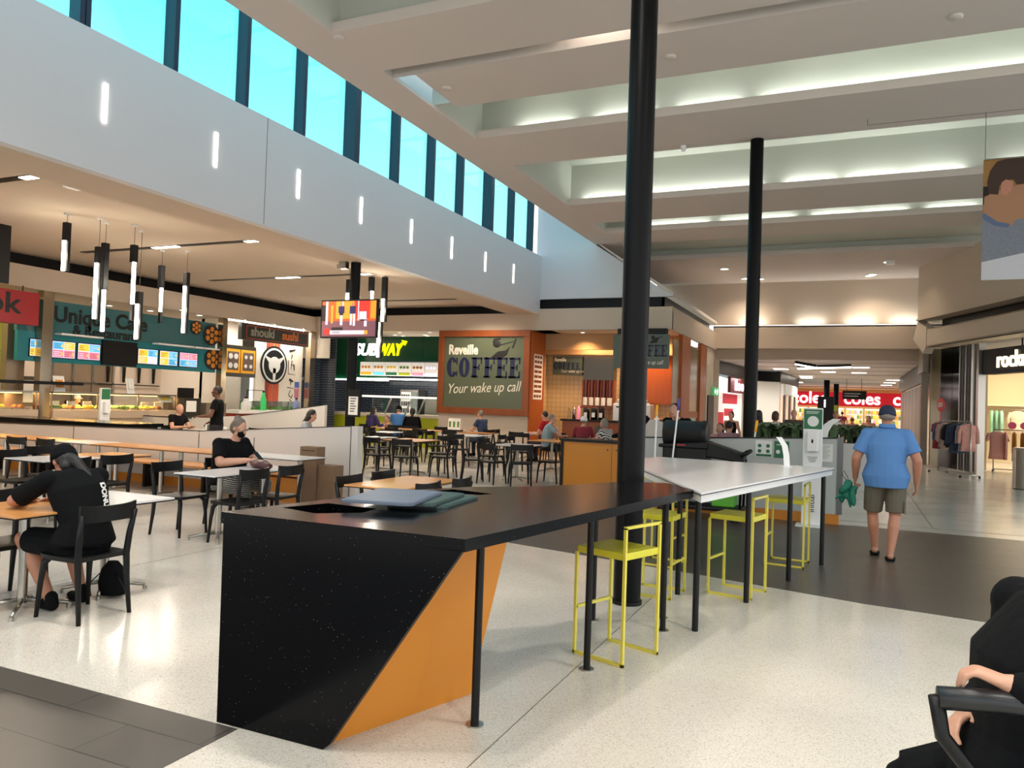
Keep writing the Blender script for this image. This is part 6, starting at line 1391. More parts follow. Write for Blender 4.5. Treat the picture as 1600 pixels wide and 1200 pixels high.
    if legs:
        c = MB(); g = .015; dn = (P['pel']-P['waist']).normalized()
        c.loft([(P['waist']*.25+P['pel']*.75, .158*b*s_, .115*b*s_), (P['pel'], (.168*b+g)*s_, (.12*b+g)*s_), (P['pel']+dn*.09*s_, (.15*b+g)*s_, (.11*b+g)*s_)], sv, 18)
        for hi, kn, an in (('hipL', 'kneeL', 'ankL'), ('hipR', 'kneeR', 'ankR')):
            t_ = min(1, leg_len*2); e = P[hi].lerp(P[kn], t_); rr_ = (.09*(1-t_)+.078*t_)*s_*b**.6
            c.loft([(P[hi]+(P[hi]-P[kn]).normalized()*.03, .1*s_*b**.6, .1*s_*b**.6), (P[hi].lerp(e, .5), .095*s_*b**.6, .095*s_*b**.6), (e, rr_*1.08, rr_*1.08)], (1, 0, 0), 14)
            if leg_len > .5:
                e2 = P[kn].lerp(P[an], (leg_len-.5)*2*.95); c.cap(P[kn], .072*s_*fs**.5, P[kn].lerp(e2, .4), .07*s_*fs**.5, 12); c.cap(P[kn].lerp(e2, .4), .07*s_*fs**.5, e2, .055*s_, 12)
        bake(c, 'trousers' if leg_len > .8 else 'shorts', M[legs], vox*.9, body, 2)
    if shoes:
        for an in ('ankL', 'ankR'):
            c = MB(); a_ = P[an]
            if shoes == 'thong':
                c.prism([(a_.x-.045*s, a_.y-.07*s), (a_.x+.045*s, a_.y-.07*s), (a_.x+.055*s, a_.y+.1*s), (a_.x+.03*s, a_.y+.2*s), (a_.x-.03*s, a_.y+.2*s), (a_.x-.055*s, a_.y+.1*s)], a_.z-.085*s, a_.z-.062*s); c.build('flip_flop', M['cblack'], body, bevel=.008)
            else:
                c.cap(a_+V3((0, -.03, -.035))*s_, .043*s_, a_+V3((0, .12, -.045))*s_, .038*s_, 12); c.cap(a_+V3((0, -.03, -.03))*s_, .042*s_, a_+V3((0, -.01, .02))*s_, .045*s_, 12); bake(c, 'shoe', M[shoes], .009, body, 2)
    # hair and head wear
    hm = M[haircol]; c = MB()
    def hell(x, y, z, a, b_, c_): c.ell(hp_(x, y, z), (a*s_, b_*s_, c_*s_), Q, 16, 10)
    if hair in ('short', 'pony', 'bun', 'long', 'bob'):
        hell(0, -.024, .034, .082, .09, .094)
        if hair != 'short': hell(0, -.035, .0, .085, .085, .1)
        if hair == 'pony': c.cap(hp_(0, -.12, .03), .03*s_, hp_(0, -.14, -.12), .035*s_, 10); c.cap(hp_(0, -.14, -.12), .035*s_, hp_(.01, -.12, -.28), .012*s_, 10)
        if hair == 'bun': hell(0, -.075, .095, .045, .045, .04)
        if hair == 'bob': hell(0, -.035, -.05, .09, .075, .075)
        if hair == 'long':
            c.loft([(hp_(0, -.03, 0), .086*s_, .08*s_), (hp_(0, -.055, -.12), .09*s_, .055*s_), (P['neck']+V3((0, -.1, -.05))*s_, .085*s_, .035*s_), (P['neck']+V3((0, -.12, -.2))*s_, .05*s_, .02*s_)], sv, 14)
        bake(c, 'hair', hm, max(.008, vox*.8), body, 2)
    elif hair == 'fringe':
        c.ell(hp_(0, -.03, .0), (.08*s_, .075*s_, .05*s_), Q, 14, 8); bake(c, 'hair', hm, .01, body, 2)
    elif hair in ('cap', 'cappony', 'flatcap', 'bucket'):
        n = 18; vs = []; k0 = c
        cp = MB().at(Matrix.Translation(hp_(0, -.008, .018)) @ Q @ Matrix.Scale(s_, 4))
        cp.lathe(0, 0, [(.0, .112), (.03, .11), (.06, .096), (.083, .06), (.092, .015), (.093, -.012), (.086, -.012)], 20)
        cp.v = [v for v in cp.v]
        if hair != 'bucket': cp.hexa([(-.07, .06, .0), (.07, .06, .0), (.05, .155, -.012), (-.05, .155, -.012)], [(-.07, .06, .01), (.07, .06, .01), (.05, .155, -.004), (-.05, .155, -.004)])
        else: cp.lathe(0, 0, [(.09, -.0), (.125, -.03), (.125, -.036), (.088, -.01)], 20)
        cp.build('cap', hm, body)
        c2_ = MB(); c2_.ell(hp_(0, -.028, -.004), (.08*s_, .08*s_, .055*s_), Q, 14, 8)
        if hair == 'cappony': c2_.cap(hp_(0, -.08, -.01), .035*s_, hp_(.02, -.12, -.07), .04*s_, 10); c2_.cap(hp_(.02, -.12, -.07), .04*s_, hp_(.06, -.13, -.17), .034*s_, 10); c2_.cap(hp_(.06, -.13, -.17), .034*s_, hp_(.09, -.17, -.3), .016*s_, 10); c2_.ell(hp_(0, -.05, -.06), (.07*s_, .05*s_, .05*s_))
        bake(c2_, 'hair', M['hairb'] if hair == 'cappony' else M['hairg'], .009, body, 2)
    if face:
        for q in (-1, 1):
            e = MB(); e.ell(hp_(q*.03, .072, .012), (.013*s_, .011*s_, .008*s_), Q, 10, 7); eo = e.build('eye', M['eye'], body)
            e = MB(); e.ell(hp_(q*.03, .082, .012), (.006*s_, .003*s_, .006*s_), Q, 8, 6); e.build('iris', M['iris'], eo)
        e = MB(); e.ell(hp_(0, .089, -.055), (.02*s_, .006*s_, .007*s_), Q, 10, 6); e.build('mouth', M['lip'], body)
    if mask:
        e = MB(); e.ell(hp_(0, .058, -.045), (.056*s_, .055*s_, .052*s_), Q, 14, 9); bake(e, 'face_mask', M['cblack'], .008, body, 2)
        e = MB()
        for q in (-1, 1): e.tube([hp_(q*.05, .06, -.02), hp_(q*.078, .0, .0)], .002, 5)
        e.build('ear_loop', M['cblack'], body)
    body['_'] = 0; del body['_']
    body_hp = hp_
    return body, P, hp_
def clo(n, c, var=0, vs=14): M[n] = mat('cloth_'+n, c, .85, var=var, vscale=vs, bump=.25, bscale=30); return n
clo('c_purple', (44, 36, 84)); clo('c_blue', (58, 110, 170)); clo('c_navyt', (42, 62, 92)); clo('c_red', (176, 20, 34)); clo('c_gb', (128, 150, 158)); clo('c_white', (222, 218, 214)); clo('c_greyt', (96, 88, 80)); clo('c_taupe', (118, 106, 94)); clo('c_stripe', (96, 96, 98), .8, 22); clo('c_floral', (150, 112, 124), .5, 30); clo('c_dk', (26, 26, 30)); clo('c_pgrey', (168, 172, 178)); clo('c_maroon', (122, 30, 46)); clo('c_pink', (190, 140, 128)); clo('c_jean', (50, 60, 84)); clo('c_brown', (84, 70, 62), .3, 20)
M['hairgb'] = mat('grey_brown_hair', (104, 90, 80), .5, bump=.4, bscale=90)
def stripes(n, c1, c2, sc, dirn='Z', dist=2.0):
    m = mat('cloth_'+n, c1, .85); nn = m.node_tree.nodes; l = m.node_tree.links; t = nn.new('ShaderNodeTexCoord'); w = nn.new('ShaderNodeTexWave'); w.bands_direction = dirn; w.inputs['Scale'].default_value = sc; w.inputs['Distortion'].default_value = dist
    cr = nn.new('ShaderNodeValToRGB'); cr.color_ramp.elements[0].position = .45; cr.color_ramp.elements[1].position = .55; cr.color_ramp.elements[0].color = (*lin(c1), 1); cr.color_ramp.elements[1].color = (*lin(c2), 1)
    l.new(t.outputs['Object'], w.inputs['Vector']); l.new(w.outputs['Fac'], cr.inputs[0]); l.new(cr.outputs[0], nn['Principled BSDF'].inputs['Base Color']); M[n] = m; return n
stripes('c_zebra', (30, 30, 34), (150, 146, 140), 14, 'Z', 3.5); stripes('c_bw', (34, 36, 44), (210, 208, 204), 9, 'DIAGONAL', 1.5)

# 1 the man walking away in a blue polo
PB = STAND
body, P, hp_ = person('man in blue polo shirt, khaki shorts and dark cap walking away holding a green bag', (.37, 9.72, 0), -2, STAND,
    dict(kneeL=(-.13, .09, .49), ankL=(-.1, .13, .095), kneeR=(.1, .0, .49), ankR=(.06, -.14, .085), hipL=(-.1, 0, .9), hipR=(.1, 0, .9), shL=(-.2, -.01, 1.39), shR=(.2, -.01, 1.39), elL=(-.31, -.03, 1.11), elR=(.31, -.05, 1.12), wrL=(-.32, .08, .88), wrR=(.31, .03, .86), neck=(0, .02, 1.47), head=(0, .06, 1.60)),
    'skint', 1.3, 1.0, .0085, 'cblue', .72, .13, 'ckhaki', .46, 'flatcap', 'cnavy', 'thong', 0, -6, True, belly=.03, fing=(1.2, .5))
a = MB(); a.lathe(0, 0, [(.076, 0), (.094, .0), (.08, .045), (.068, .045)], 20); o = a.build('collar', M['cblue'], body); o.location = P['neck']+V3((0, -.0, .0))
a = MB(); a.box(.165, .185, -.07, .07, .52, .66); o = a.build('cargo_pocket', M['ckhaki'], body); o.location = (.02, .0, 0)
t = thing('drawstring_bag', 'crumpled green drawstring bag dangling from the left hand of the man in blue', 'bag', (-.02, 9.84, .0))
rb = random.Random(3); a = MB(); a.ell((0, 0, .8), (.05, .045, .05))
for k in range(7): a.ell((rb.uniform(-.07, .07), rb.uniform(-.05, .05), rb.uniform(.62, .78)), (rb.uniform(.03, .055), .04, rb.uniform(.06, .1)), Matrix.Rotation(rb.uniform(-1, 1), 4, 'Y'))
a.cap((-.05, 0, .68), .03, (-.13, 0, .62), .012); a.cap((.02, 0, .62), .03, (.03, 0, .53), .012); o = bake(a, 'bag_body', mat('teal_green_cloth', (26, 112, 92), .7, var=.3, vscale=20), .009, t, 2)
a = MB(); a.tube([(-.02, 0, .84), (-.07, 0, .9), (-.05, 0, .95), (0, 0, .86)], .004, 6); a.build('cord', M['black'], t)

# 2 the woman in the black cap
body, P, hp_ = person('woman in black T-shirt and black cap hunched over the orange table, seen from behind', (-5.06, 3.86, 0), 84, SIT,
    dict(pel=(0, -.02, .52), waist=(0, -.03, .66), chest=(0, .06, .85), neck=(0, .18, 1.0), head=(.0, .26, 1.07), shL=(-.19, .13, .955), shR=(.19, .13, .955), elL=(-.30, .34, .80), elR=(.3, .36, .8), wrL=(-.12, .52, .765), wrR=(.12, .52, .765), kneeL=(-.17, .44, .5), kneeR=(.14, .42, .5), ankL=(-.09, .2, .08), ankR=(.16, .24, .08)),
    'skint', 1.16, 1.0, .009, 'cblack', .85, .03, 'cblack', .42, 'cappony', 'cblack', 'cblack', -6, -32, True, female=True)
lg = text('shirt_lettering', 'DONUTK', .075, M['paper'], Matrix.Translation((.085, -.3, .93)) @ frame((0, 0, 0), (0, 0, -1), (1, 0, 0)), None, ext=0, off=.004, fit=.25)
lg.parent = body
sh = [c for c in body.children if c.name.startswith('shirt')][0]
bm = bmesh.new(); bm.from_mesh(lg.data); bmesh.ops.triangulate(bm, faces=bm.faces[:]); bmesh.ops.subdivide_edges(bm, edges=bm.edges[:], cuts=2, use_grid_fill=True); bm.to_mesh(lg.data); bm.free()
from mathutils.bvhtree import BVHTree
tr_ = BVHTree.FromPolygons([v.co.copy() for v in sh.data.vertices], [tuple(p.vertices) for p in sh.data.polygons])
for v in lg.data.vertices:
    h = tr_.ray_cast(V3((v.co.x, -.6, v.co.z)), V3((0, 1, 0)))
    if h[0] is not None: v.co = h[0]+V3((0, -.004, 0))
lg.data.update()
t = thing('backpack', 'small black backpack with cords standing on the floor under the capped woman\'s chair', 'bag', (-5.23, 4.27, 0), R(20))
a = MB(); a.loft([((0, 0, .02), .1, .07), ((0, 0, .12), .11, .08), ((0, 0, .22), .09, .06), ((0, 0, .28), .04, .03)], (1, 0, 0), 14); bake(a, 'bag_body', M['cblack'], .01, t, 2)
a = MB(); a.tube([(.06, -.06, .2), (.14, -.08, .1), (.16, -.06, .01)], .005, 6); a.tube([(-.06, -.06, .2), (-.13, -.09, .12), (-.12, -.08, .02)], .005, 6); a.build('cord', M['black'], t)

# 3 the masked woman
body, P, hp_ = person('woman with grey-brown hair, glasses and black face mask looking down at her phone', (-6.98, 7.3, 0), -96, SIT,
    dict(head=(0, .12, 1.185), neck=(0, .05, 1.04), shL=(-.19, .0, .99), shR=(.19, .0, .99), elL=(-.25, .08, .80), elR=(.3, .16, .78), wrL=(-.09, .36, .83), wrR=(.12, .44, .82), kneeL=(-.17, .42, .52), kneeR=(.17, .42, .52)),
    'skin', 1.38, 1.0, .009, 'cblack', .8, .04, 'c_zebra', .98, 'bun', 'hairgb', 'cblack', 8, -26, True, True, True, belly=.03)
e = MB()
for q in (-1, 1):
    pts = [hp_(q*.03+.022*math.cos(k*PI/5), .09, .008+.016*math.sin(k*PI/5)) for k in range(11)]; e.tube(pts, .0022, 5, cap=False); e.tube([hp_(q*.055, .088, .012), hp_(q*.08, -.01, .012)], .002, 5)
e.tube([hp_(-.01, .094, .012), hp_(.01, .094, .012)], .002, 5); e.build('glasses', M['black'], body)
t = thing('phone', 'dark phone held by the masked woman over her table', 'phone', (-6.5, 7.24, .87), R(-90)); a = MB().at(Matrix.Rotation(R(50), 4, 'X')); a.box(-.036, .036, -.004, .004, -.07, .07); a.build('casing', M['black'], t, bevel=.003); a = MB().at(Matrix.Rotation(R(50), 4, 'X')); a.box(-.032, .032, -.0055, -.004, -.065, .065); a.build('screen', M['scrb'], t)
t = thing('handbag', 'soft maroon handbag lying on the white table in front of the masked woman', 'bag', (-6.35, 7.12, .74), R(-20)); a = MB(); a.loft([((-.17, 0, .03), .02, .03), ((-.1, 0, .05), .09, .05), ((.05, .0, .045), .1, .045), ((.17, .02, .03), .05, .03)], (0, 1, 0), 14); a.ell((.0, .02, .07), (.09, .06, .03)); bake(a, 'bag_body', mat('maroon_leather', (72, 30, 32), .45), .009, t, 2); a = MB(); a.tube([(-.1, -.05, .07), (-.05, -.11, .06), (.05, -.11, .05), (.1, -.05, .06)], .007, 8); a.build('handle', mat('maroon_leather', (72, 30, 32), .45), t)

# 4 the person at the lower right edge, sitting in a wheeled chair
body, P, hp_ = person('person in loose black clothes seated at the lower right edge, hand on the armrest', (.475, 2.66, 0), 97, SIT,
    dict(shL=(-.22, -.09, 1.05), shR=(.2, -.04, 1.05), neck=(0, -.15, 1.12), head=(0, -.17, 1.27), chest=(0, -.04, .9), pel=(0, 0, .56), hipL=(-.1, .05, .54), hipR=(.1, .05, .54), waist=(0, -.02, .7), elL=(-.30, -.10, .86), wrL=(-.26, .11, .925), kneeL=(-.13, .27, .46), kneeR=(.13, .27, .46), ankL=(-.12, .2, .09), ankR=(.12, .2, .09), elR=(.24, -.05, .84), wrR=(.08, .12, .74)),
    'skin', 1.35, 1.0, .008, 'cblack', 1.85, .05, 'cblack', .97, 'bob', 'hairbr', 'cblack', 0, -5, True, fing=(1.1, .6))
t = thing('wheelchair', 'black framed wheeled chair with padded armrest at the lower right edge', 'wheelchair', (.53, 2.66, 0), R(97))
for q in (-1, 1):
    a = MB(); a.tube([(q*.27, (.34 if q < 0 else .02), .875), (q*.27, (.2 if q < 0 else -.05), .885), (q*.28, -.15, .885)], .03, 10); a.build('armrest', mat('black_vinyl', (24, 25, 28), .35), t, bevel=.0)
    a = MB(); a.tube([(q*.27, (.345 if q < 0 else .0), .88), (q*.28, (.33 if q < 0 else .0), .78), (q*.29, .2 if q < 0 else 0, .62), (q*.29, .02, .47), (q*.28, -.2, .42)], .02, 10); a.tube([(q*.29, -.22, .42), (q*.29, -.24, .7), (q*.29, -.27, .98), (q*.29, -.38, 1.0)], .014, 10); a.build('side_frame', M['edge'], t)
    a = MB(); a.tube([(q*.29, .1, .5), (q*.28, .18, .3), (q*.26, .24, .14)], .013, 8); a.box(q*.26-.06*(q > 0)-.02, q*.26+.06*(q < 0)+.02, .2, .34, .0, .02); a.build('footrest', M['edge'], t)
    for y, r_ in ((-.15, .3), (.34, .09)):
        a = MB(); a.tube([(q*.33, y+r_*.93*math.cos(k*PI/12), r_+r_*.93*math.sin(k*PI/12)) for k in range(25)], r_*.07, 8, cap=False)
        for k in range(4): a.tube([(q*.33, y-r_*.9*math.cos(k*PI/4), r_-r_*.9*math.sin(k*PI/4)), (q*.33, y+r_*.9*math.cos(k*PI/4), r_+r_*.9*math.sin(k*PI/4))], .004, 5)
        a.tube([(q*.27, y, r_), (q*.34, y, r_)], .014, 8); a.build('wheel', M['black'], t)
a = MB(); a.box(-.27, .27, -.22, .3, .405, .43); a.build('seat', M['cblack'], t); a = MB(); a.box(-.27, .27, -.27, -.25, .45, .92); a.build('backrest', M['cblack'], t)

# ---- farther people: position from where they stand or sit
def far(lab, x, y, rz, base, ztop, **k):
    nom = 1.725 if base is STAND else 1.285; J = k.pop('J', None); s = max(.6, min(1.1, ztop/nom)) if base is STAND else 1.0; J = dict(J or {})
    if base is SIT and 'head' not in J:
        dz = (ztop-nom); J['head'] = (0, .09, 1.17+dz); J['neck'] = (0, .04, 1.03+dz); J['chest'] = (0, 0, .86+dz*.6); J['shL'] = (-.18, .02, .98+dz); J['shR'] = (.18, .02, .98+dz)
    k.setdefault('vox', .017); return person(lab, (x, y, 0), rz, base, J, s=s, **k)
far('bald older man in black T-shirt seated below the hot food display, facing right', -14.42, 13.3, -90, SIT, 1.31, shirt='cblack', legs='c_dk', leg_len=1, hair='fringe', haircol='hairg', b=1.1)
b_, P_, h_ = far('young standing man in black polo with white piping and apron, carrying papers', -11.95, 12.05, 120, STAND, 1.74, J=dict(elL=(-.27, .05, 1.12), wrL=(-.2, .28, 1.1), elR=(.25, -.02, 1.12), wrR=(.22, .2, .98)), shirt='cblack', legs='c_dk', skin='skind', hair='short', vox=.013)
a = MB(); a.box(-.13, .13, .15, .19, .5, .95); a.build('apron', M['paper'], b_); a = MB(); a.tube([(-.17, .04, 1.42), (-.13, .11, 1.2), (-.15, .1, 1.02)], .01, 6); a.build('shirt_piping', M['paper'], b_)
t = thing('paper_bundle', 'stack of folded white papers on the corner of the standing man\'s table', 'papers', (-12.75, 12.9, .74)); a = MB()
for k in range(4): a.hexa([(-.16+k*.02, -.1, k*.03), (.14, -.12+k*.02, k*.03), (.16, .1, k*.03), (-.14, .12, k*.03)], [(-.16+k*.02, -.1, .022+k*.03), (.14, -.12+k*.02, .022+k*.03), (.16, .1, .022+k*.03), (-.14, .12, .022+k*.03)])
a.build('sheets', M['paper'], t)
far('young woman with long black hair in pale grey top reading beyond the partition', -10.0, 12.4, -60, SIT, 1.34, J=dict(head=(0, .15, 1.21), neck=(0, .08, 1.09), chest=(0, 0, .9), shL=(-.18, .04, 1.04), shR=(.18, .04, 1.04)), shirt='c_pgrey', legs='c_dk', leg_len=1, hair='long', hp=-25, female=True, sleeve=1.7)
far('person in purple and navy striped jersey with long dark hair seated at the sandwich counter', -13.4, 19.75, -20, SIT, 1.33, shirt='c_purple', legs='c_dk', leg_len=1, hair='long', sleeve=1.7)
far('small child seated between the jersey wearer and the adult in blue', -13.6, 20.95, 190, SIT, 1.02, J=dict(head=(0, .05, .93), neck=(0, .03, .8), chest=(0, 0, .7), waist=(0, 0, .6), shL=(-.12, .02, .76), shR=(.12, .02, .76), elL=(-.17, .1, .64), elR=(.17, .1, .64), wrL=(-.1, .26, .76), wrR=(.1, .26, .76)), shirt='c_pink', legs='c_dk', leg_len=1, hair='short', haircol='hairbr')
far('person in sky blue T-shirt and dark cap seated facing the sandwich counter', -12.7, 20.15, 15, SIT, 1.38, shirt='c_blue', legs='c_jean', leg_len=1, hair='cap', haircol='cblack')
far('person in black with dark ponytail seated beside the one in sky blue', -12.1, 20.0, 30, SIT, 1.33, shirt='cblack', legs='c_dk', leg_len=1, hair='pony', sleeve=1.7)
far('man in navy T-shirt sitting at the communal table below the coffee board, facing left', -9.75, 20.0, 75, SIT, 1.34, shirt='c_navyt', legs='c_jean', leg_len=1, hair='short', haircol='hairg')
far('dark-haired man in red shirt sitting left of the coffee counter, facing left', -7.6, 19.62, 80, SIT, 1.39, shirt='c_red', legs='c_dk', leg_len=1, hair='short')
far('grey-haired man in blue-grey shirt leaning his chin on his hand by the coffee counter', -7.05, 18.32, -70, SIT, 1.34, J=dict(elR=(.2, .3, .82), wrR=(.06, .2, 1.05)), shirt='c_gb', legs='c_dk', leg_len=1, hair='short', haircol='hairg', b=1.1)
far('person with white cap in black and red top seen from behind near the coffee counter', -6.2, 18.55, 10, SIT, 1.31, shirt='c_maroon', legs='c_dk', leg_len=1, hair='cap', haircol='paper', sleeve=1.5)
far('elderly person with curly grey hair in black and white striped top beside the tall column', -5.3, 17.6, 70, SIT, 1.3, shirt='c_bw', legs='c_dk', leg_len=1, hair='bob', haircol='hairg')
far('cleaner in black shirt bending behind the cleaning trolley', -2.68, 13.2, 170, STAND, 1.80, J=dict(head=(0, .25, 1.5), neck=(0, .15, 1.38), chest=(0, .08, 1.24), shL=(-.18, .12, 1.33), shR=(.18, .12, 1.33), wrL=(-.2, .35, 1.0), elL=(-.25, .2, 1.1)), shirt='cblack', legs='c_dk', leg_len=1, hair='short')
far('smiling dark-haired woman in pink top facing us beyond the pale partition', -2.75, 18.2, 175, SIT, 1.29, shirt='c_pink', legs='c_dk', leg_len=1, hair='bob', female=True)
far('person in patterned pinkish shirt seen from behind beyond the pale partition', -2.42, 17.0, -10, SIT, 1.36, shirt='c_floral', legs='c_dk', leg_len=1, hair='short', haircol='hairb', b=1.15)
far('woman with dark bun in short black top standing near the red posters', -3.0, 21.6, 165, STAND, 1.56, J=dict(elL=(-.27, .0, 1.12), wrL=(-.33, .05, .9)), shirt='cblack', legs='c_dk', leg_len=1, hair='bun', female=True, sleeve=0, vest=True)
far('woman with long dark hair in taupe top standing right of the second column', -1.82, 17.2, 20, STAND, 1.62, J=dict(elR=(.26, .05, 1.12), wrR=(.1, .25, 1.08)), shirt='c_taupe', legs='c_dk', leg_len=1, hair='long', female=True, shirt_hem=.2)
far('woman with brown bobbed hair in pale top facing away beside the taupe-dressed one', -1.58, 18.4, -30, STAND, 1.61, shirt='c_white', legs='c_dk', leg_len=1, hair='bob', haircol='hairbr', female=True)
far('older man in dark patterned shirt facing us behind the plants', -1.33, 20.6, 180, STAND, 1.67, shirt='c_brown', legs='c_dk', leg_len=1, hair='fringe', haircol='hairg')
far('person in pale blue top mostly hidden behind the sanitiser stand', -1.0, 21.5, 150, STAND, 1.66, shirt='c_gb', legs='c_dk', leg_len=1, hair='short', haircol='hairg')
far('man in white vest facing us between the sanitiser stand and the man in blue', -.42, 24.0, 185, STAND, 1.66, shirt='c_white', legs='c_dk', leg_len=.48, hair='short', haircol='hairbr', skin='skint', sleeve=0, vest=True)
b_, P_, h_ = far('man in grey tank top with round print and black shorts walking away down the corridor', .02, 29.4, 5, STAND, 1.50, J=dict(kneeL=(-.08, .12, .48), ankL=(-.06, .0, .1)), shirt='c_greyt', legs='cblack', leg_len=.42, hair='fringe', haircol='hairbr', skin='skint', sleeve=0, vest=True)
a = MB().at(Matrix.Translation((0, -.128, 1.06)) @ FF(0)); a.cyl(0, 0, 0, .006, .09, n=20); a.build('back_print', M['c_pgrey'], b_)
far('woman with dark sunglasses and pink top coming towards us, left of the man in blue', .53, 29.0, 170, STAND, 1.56, shirt='c_pink', legs='c_dk', leg_len=1, hair='long', female=True)
far('kitchen worker in black bending over the hot food behind the glass of the teal cafe', -18.1, 13.35, -80, STAND, 1.52, J=dict(head=(0, .2, 1.5), neck=(0, .12, 1.37), wrL=(-.2, .4, 1.15), elL=(-.25, .2, 1.15), wrR=(.2, .4, 1.15), elR=(.25, .2, 1.15)), shirt='cblack', legs='c_dk', leg_len=1, hair='cap', haircol='paper')
far('distant shopper in dark red by the supermarket entrance', 1.0-1.5, 48.5, 10, STAND, 1.7, shirt='c_maroon', legs='c_dk', leg_len=1, hair='short', vox=.025)
far('distant shopper in dark blue left of the one in dark red', -1.6, 46.5, 190, STAND, 1.7, shirt='c_navyt', legs='c_dk', leg_len=1, hair='short', vox=.025)
far('distant shopper in black far down the corridor near the totem', -.9, 40.5, 180, STAND, 1.65, shirt='cblack', legs='c_dk', leg_len=1, hair='long', vox=.025)

# ================================================================ LOOSE THINGS
# cleaning trolley
t = thing('cleaning_trolley', 'black wheeled cleaning trolley with domed grey lid in front of the pale partition', 'trolley', (-2.12, 11.5, 0))
a = MB(); a.box(-.42, .22, -.22, .22, .30, 1.06); a.build('waste_body', M['black'], t, bevel=.03)
a = MB().at(Matrix.Translation((-.12, 0, 1.24)) @ Matrix.Rotation(R(90), 4, 'Y'))
a.lathe(0, 0, [(0, -.32), (.17, -.32), (.19, -.3), (.19, .24), (.2, .25), (.2, .31), (.18, .32), (0, .32)], 24); a.build('domed_lid', mat('dark_grey_plastic', (26, 27, 30), .45, spec=.3), t)
a = MB(); a.hexa([(-.48, -.24, 1.03), (.24, -.24, 1.03), (.24, .24, 1.03), (-.48, .24, 1.03)], [(-.48, -.24, 1.08), (.24, -.24, 1.14), (.24, .24, 1.14), (-.48, .24, 1.08)]); a.build('rim', M['black'], t, bevel=.02)
a = MB(); a.hexa([(.2, -.2, .92), (.72, -.2, .86), (.72, .2, .86), (.2, .2, .92)], [(.2, -.2, 1.14), (.74, -.2, .98), (.74, .2, .98), (.2, .2, 1.14)]); a.build('shelf_tray', M['black'], t, bevel=.02)
a = MB(); a.tube([(.7, -.24, .96), (.78, -.24, 1.02), (.8, 0, 1.03), (.78, .24, 1.02), (.7, .24, .96)], .03, 10); a.build('push_handle', M['black'], t)
a = MB(); a.box(-.5, .74, -.24, .24, .16, .22); a.build('base_platform', M['black'], t, bevel=.02)
a = MB(); a.box(.3, .62, -.18, .18, .22, .72); a.build('bucket', mat('lime_bucket', (90, 170, 50), .4), t, bevel=.02)
a = MB(); a.tube([(.7, -.2, .2), (.72, -.2, .9)], .018, 8); a.tube([(.7, .2, .2), (.72, .2, .9)], .018, 8); a.tube([(.7, -.2, .55), (.7, .2, .55)], .014, 8); a.build('upright', M['black'], t)
for x in (-.4, .62):
    for y in (-.18, .18):
        a = MB().at(Matrix.Translation((x, y, .075)) @ Matrix.Rotation(R(90), 4, 'X')); a.cyl(0, 0, -.02, .02, .075, n=18); a.build('castor', M['black'], t)
        a = MB(); a.tube([(x, y, .08), (x, y, .17)], .015, 6); a.build('castor_fork', M['steeld'], t)
a = MB(); a.box(-.2, -.08, -.246, -.235, 1.07, 1.09); a.build('red_badge', M['red'], t)
for x0, x1, z1, c_, lab in ((-.52, -.5, 1.62, 'ltop', 'white mop pole standing upright at the left of the cleaning trolley'), (-.32, -.18, 1.72, 'purple', 'blue-tipped white broom pole leaning from the cleaning trolley')):
    M.setdefault('purple', mat('blue_violet_grip', (84, 80, 170), .4)); t = thing('mop_pole', lab, 'mop', (-2.12, 11.2, 0)); a = MB(); a.tube([(x0, 0, .02), (x1, .02, z1)], .013, 8); a.build('pole', M['white'], t); a = MB(); a.tube([(x1-.01, .02, z1-.14), (x1, .02, z1+.03)], .018, 8); a.build('grip', M['purple'] if c_ == 'purple' else M['oyel'], t)
    a = MB(); a.box(x0-.1, x0+.1, -.03, .03, 0, .03); a.build('head', M['black'], t)
t = thing('umbrella_bag', 'folded black cover lying over the corner of the partition left of the trolley', 'cloth', (-3.3, 12.45, 0)); a = MB(); a.loft([((-.35, 0, 1.1), .05, .03), ((-.1, 0, 1.16), .07, .06), ((.1, 0, 1.3), .12, .08), ((.25, 0, 1.45), .05, .05)], (0, 1, 0), 12); a.box(-.02, .1, -.04, .04, 0, 1.2); bake(a, 'cloth_body', M['cblack'], .014, t, 2)
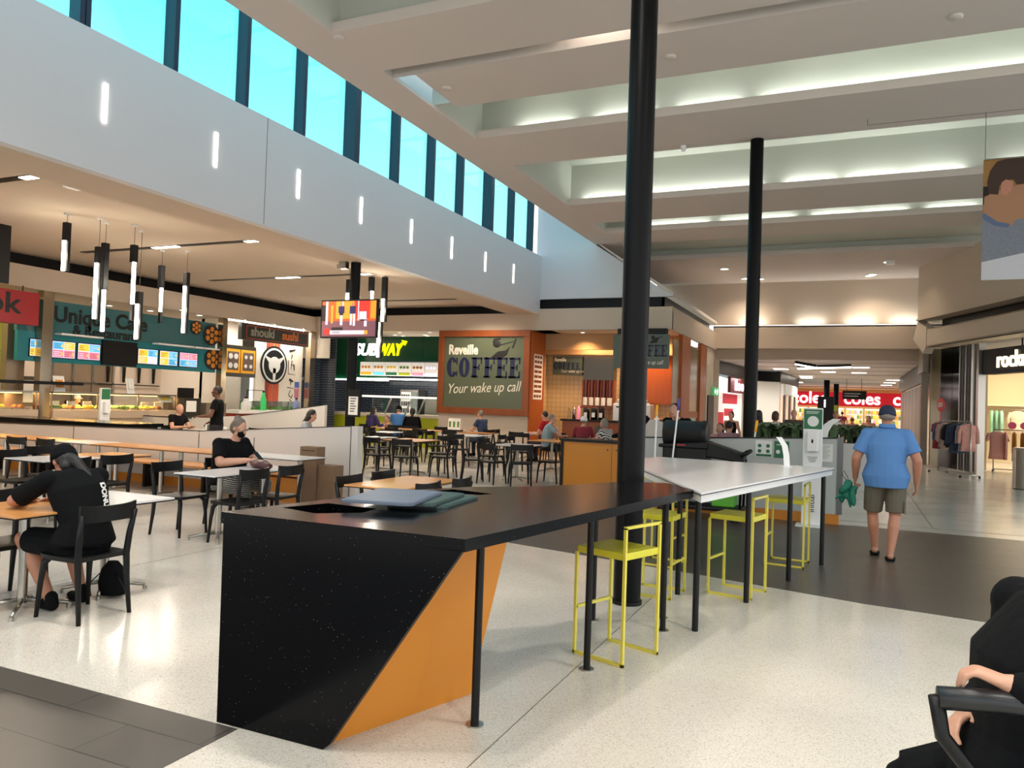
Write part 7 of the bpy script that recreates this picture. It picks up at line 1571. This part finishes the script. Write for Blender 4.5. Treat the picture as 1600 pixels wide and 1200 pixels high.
t = thing('mop_pole', 'wooden-tipped white pole leaning beyond the pale partition before the plants', 'mop', (-1.42, 12.6, 0)); a = MB(); a.tube([(-.1, 0, 0), (.05, .1, 1.42)], .013, 8); a.build('pole', M['white'], t); a = MB(); a.tube([(.035, .09, 1.28), (.055, .1, 1.46)], .02, 8); a.build('grip', M['oyel'], t)
# napkin and menu stands
t = thing('menu_stand', 'green and white picture menu stand on the communal table under the coffee board', 'menu stand', (-10.15, 19.1, .74)); a = MB(); a.box(-.2, .2, -.1, .1, 0, .05); a.build('base', M['black'], t)
for x in (-.13, .0, .13): a = MB(); a.hexa([(x-.06, -.08, .05), (x+.06, -.08, .05), (x+.06, .08, .05), (x-.06, .08, .05)], [(x-.06, -.05, .36), (x+.06, -.05, .36), (x+.06, .05, .36), (x-.06, .05, .36)]); cd_ = a.build('card', M['paper'], t); a = MB(); a.box(x-.03, x+.03, -.075, -.06, .12, .28); a.build('picture', M['food4'], cd_)
# hanging black menu panel at the far upper left
t = thing('hanging_menu_panel', 'black hanging menu panel cut by the left edge above the red sign', 'menu board', (0, 0, 0)); p0 = onx(19, 336, -14.5); p1 = onx(17, 444, -14.5); t.location = (-14.5, p0.y, p1.z)
H_ = p0.z-p1.z; a = MB().at(LF(0)); a.box(-2.2, 0, 0, H_, -.04, .0); a.build('board', M['black'], t)
a = MB().at(LF(0)); rr_ = random.Random(1)
for k in range(7): a.box(-.75+.02*rr_.random(), -.2-.2*rr_.random(), .1+k*.05, .125+k*.05, 0, .003)
a.box(-.4, -.3, .7, .76, 0, .003); a.build('print', M['steeld'], t); a = MB(); a.tube([(0, -.2, H_), (0, -.2, 4.6-p1.z)], .01, 6); a.tube([(0, -2, H_), (0, -2, 4.6-p1.z)], .01, 6); a.build('wire', M['black'], t)
q = MB(); q.box(-.12, .12, -.12, .12, -.03, 0); q.box(-.08, .08, -.08, .08, -.045, -.03); p = onz(118, 291, 4.6); tag(q.build('air_vent', M['white'], loc=(min(p.x, -9.9), p.y, 4.6)), 'small square fitting in the court ceiling near the first track', 'vent')
t = thing('security_camera', 'square camera fitting with a lit spot in the far ceiling right of the second column', 'camera', onz(1391, 408, 6.3)); a = MB(); a.box(-.12, .12, -.12, .12, -.1, 0); a.build('housing', M['white'], t)
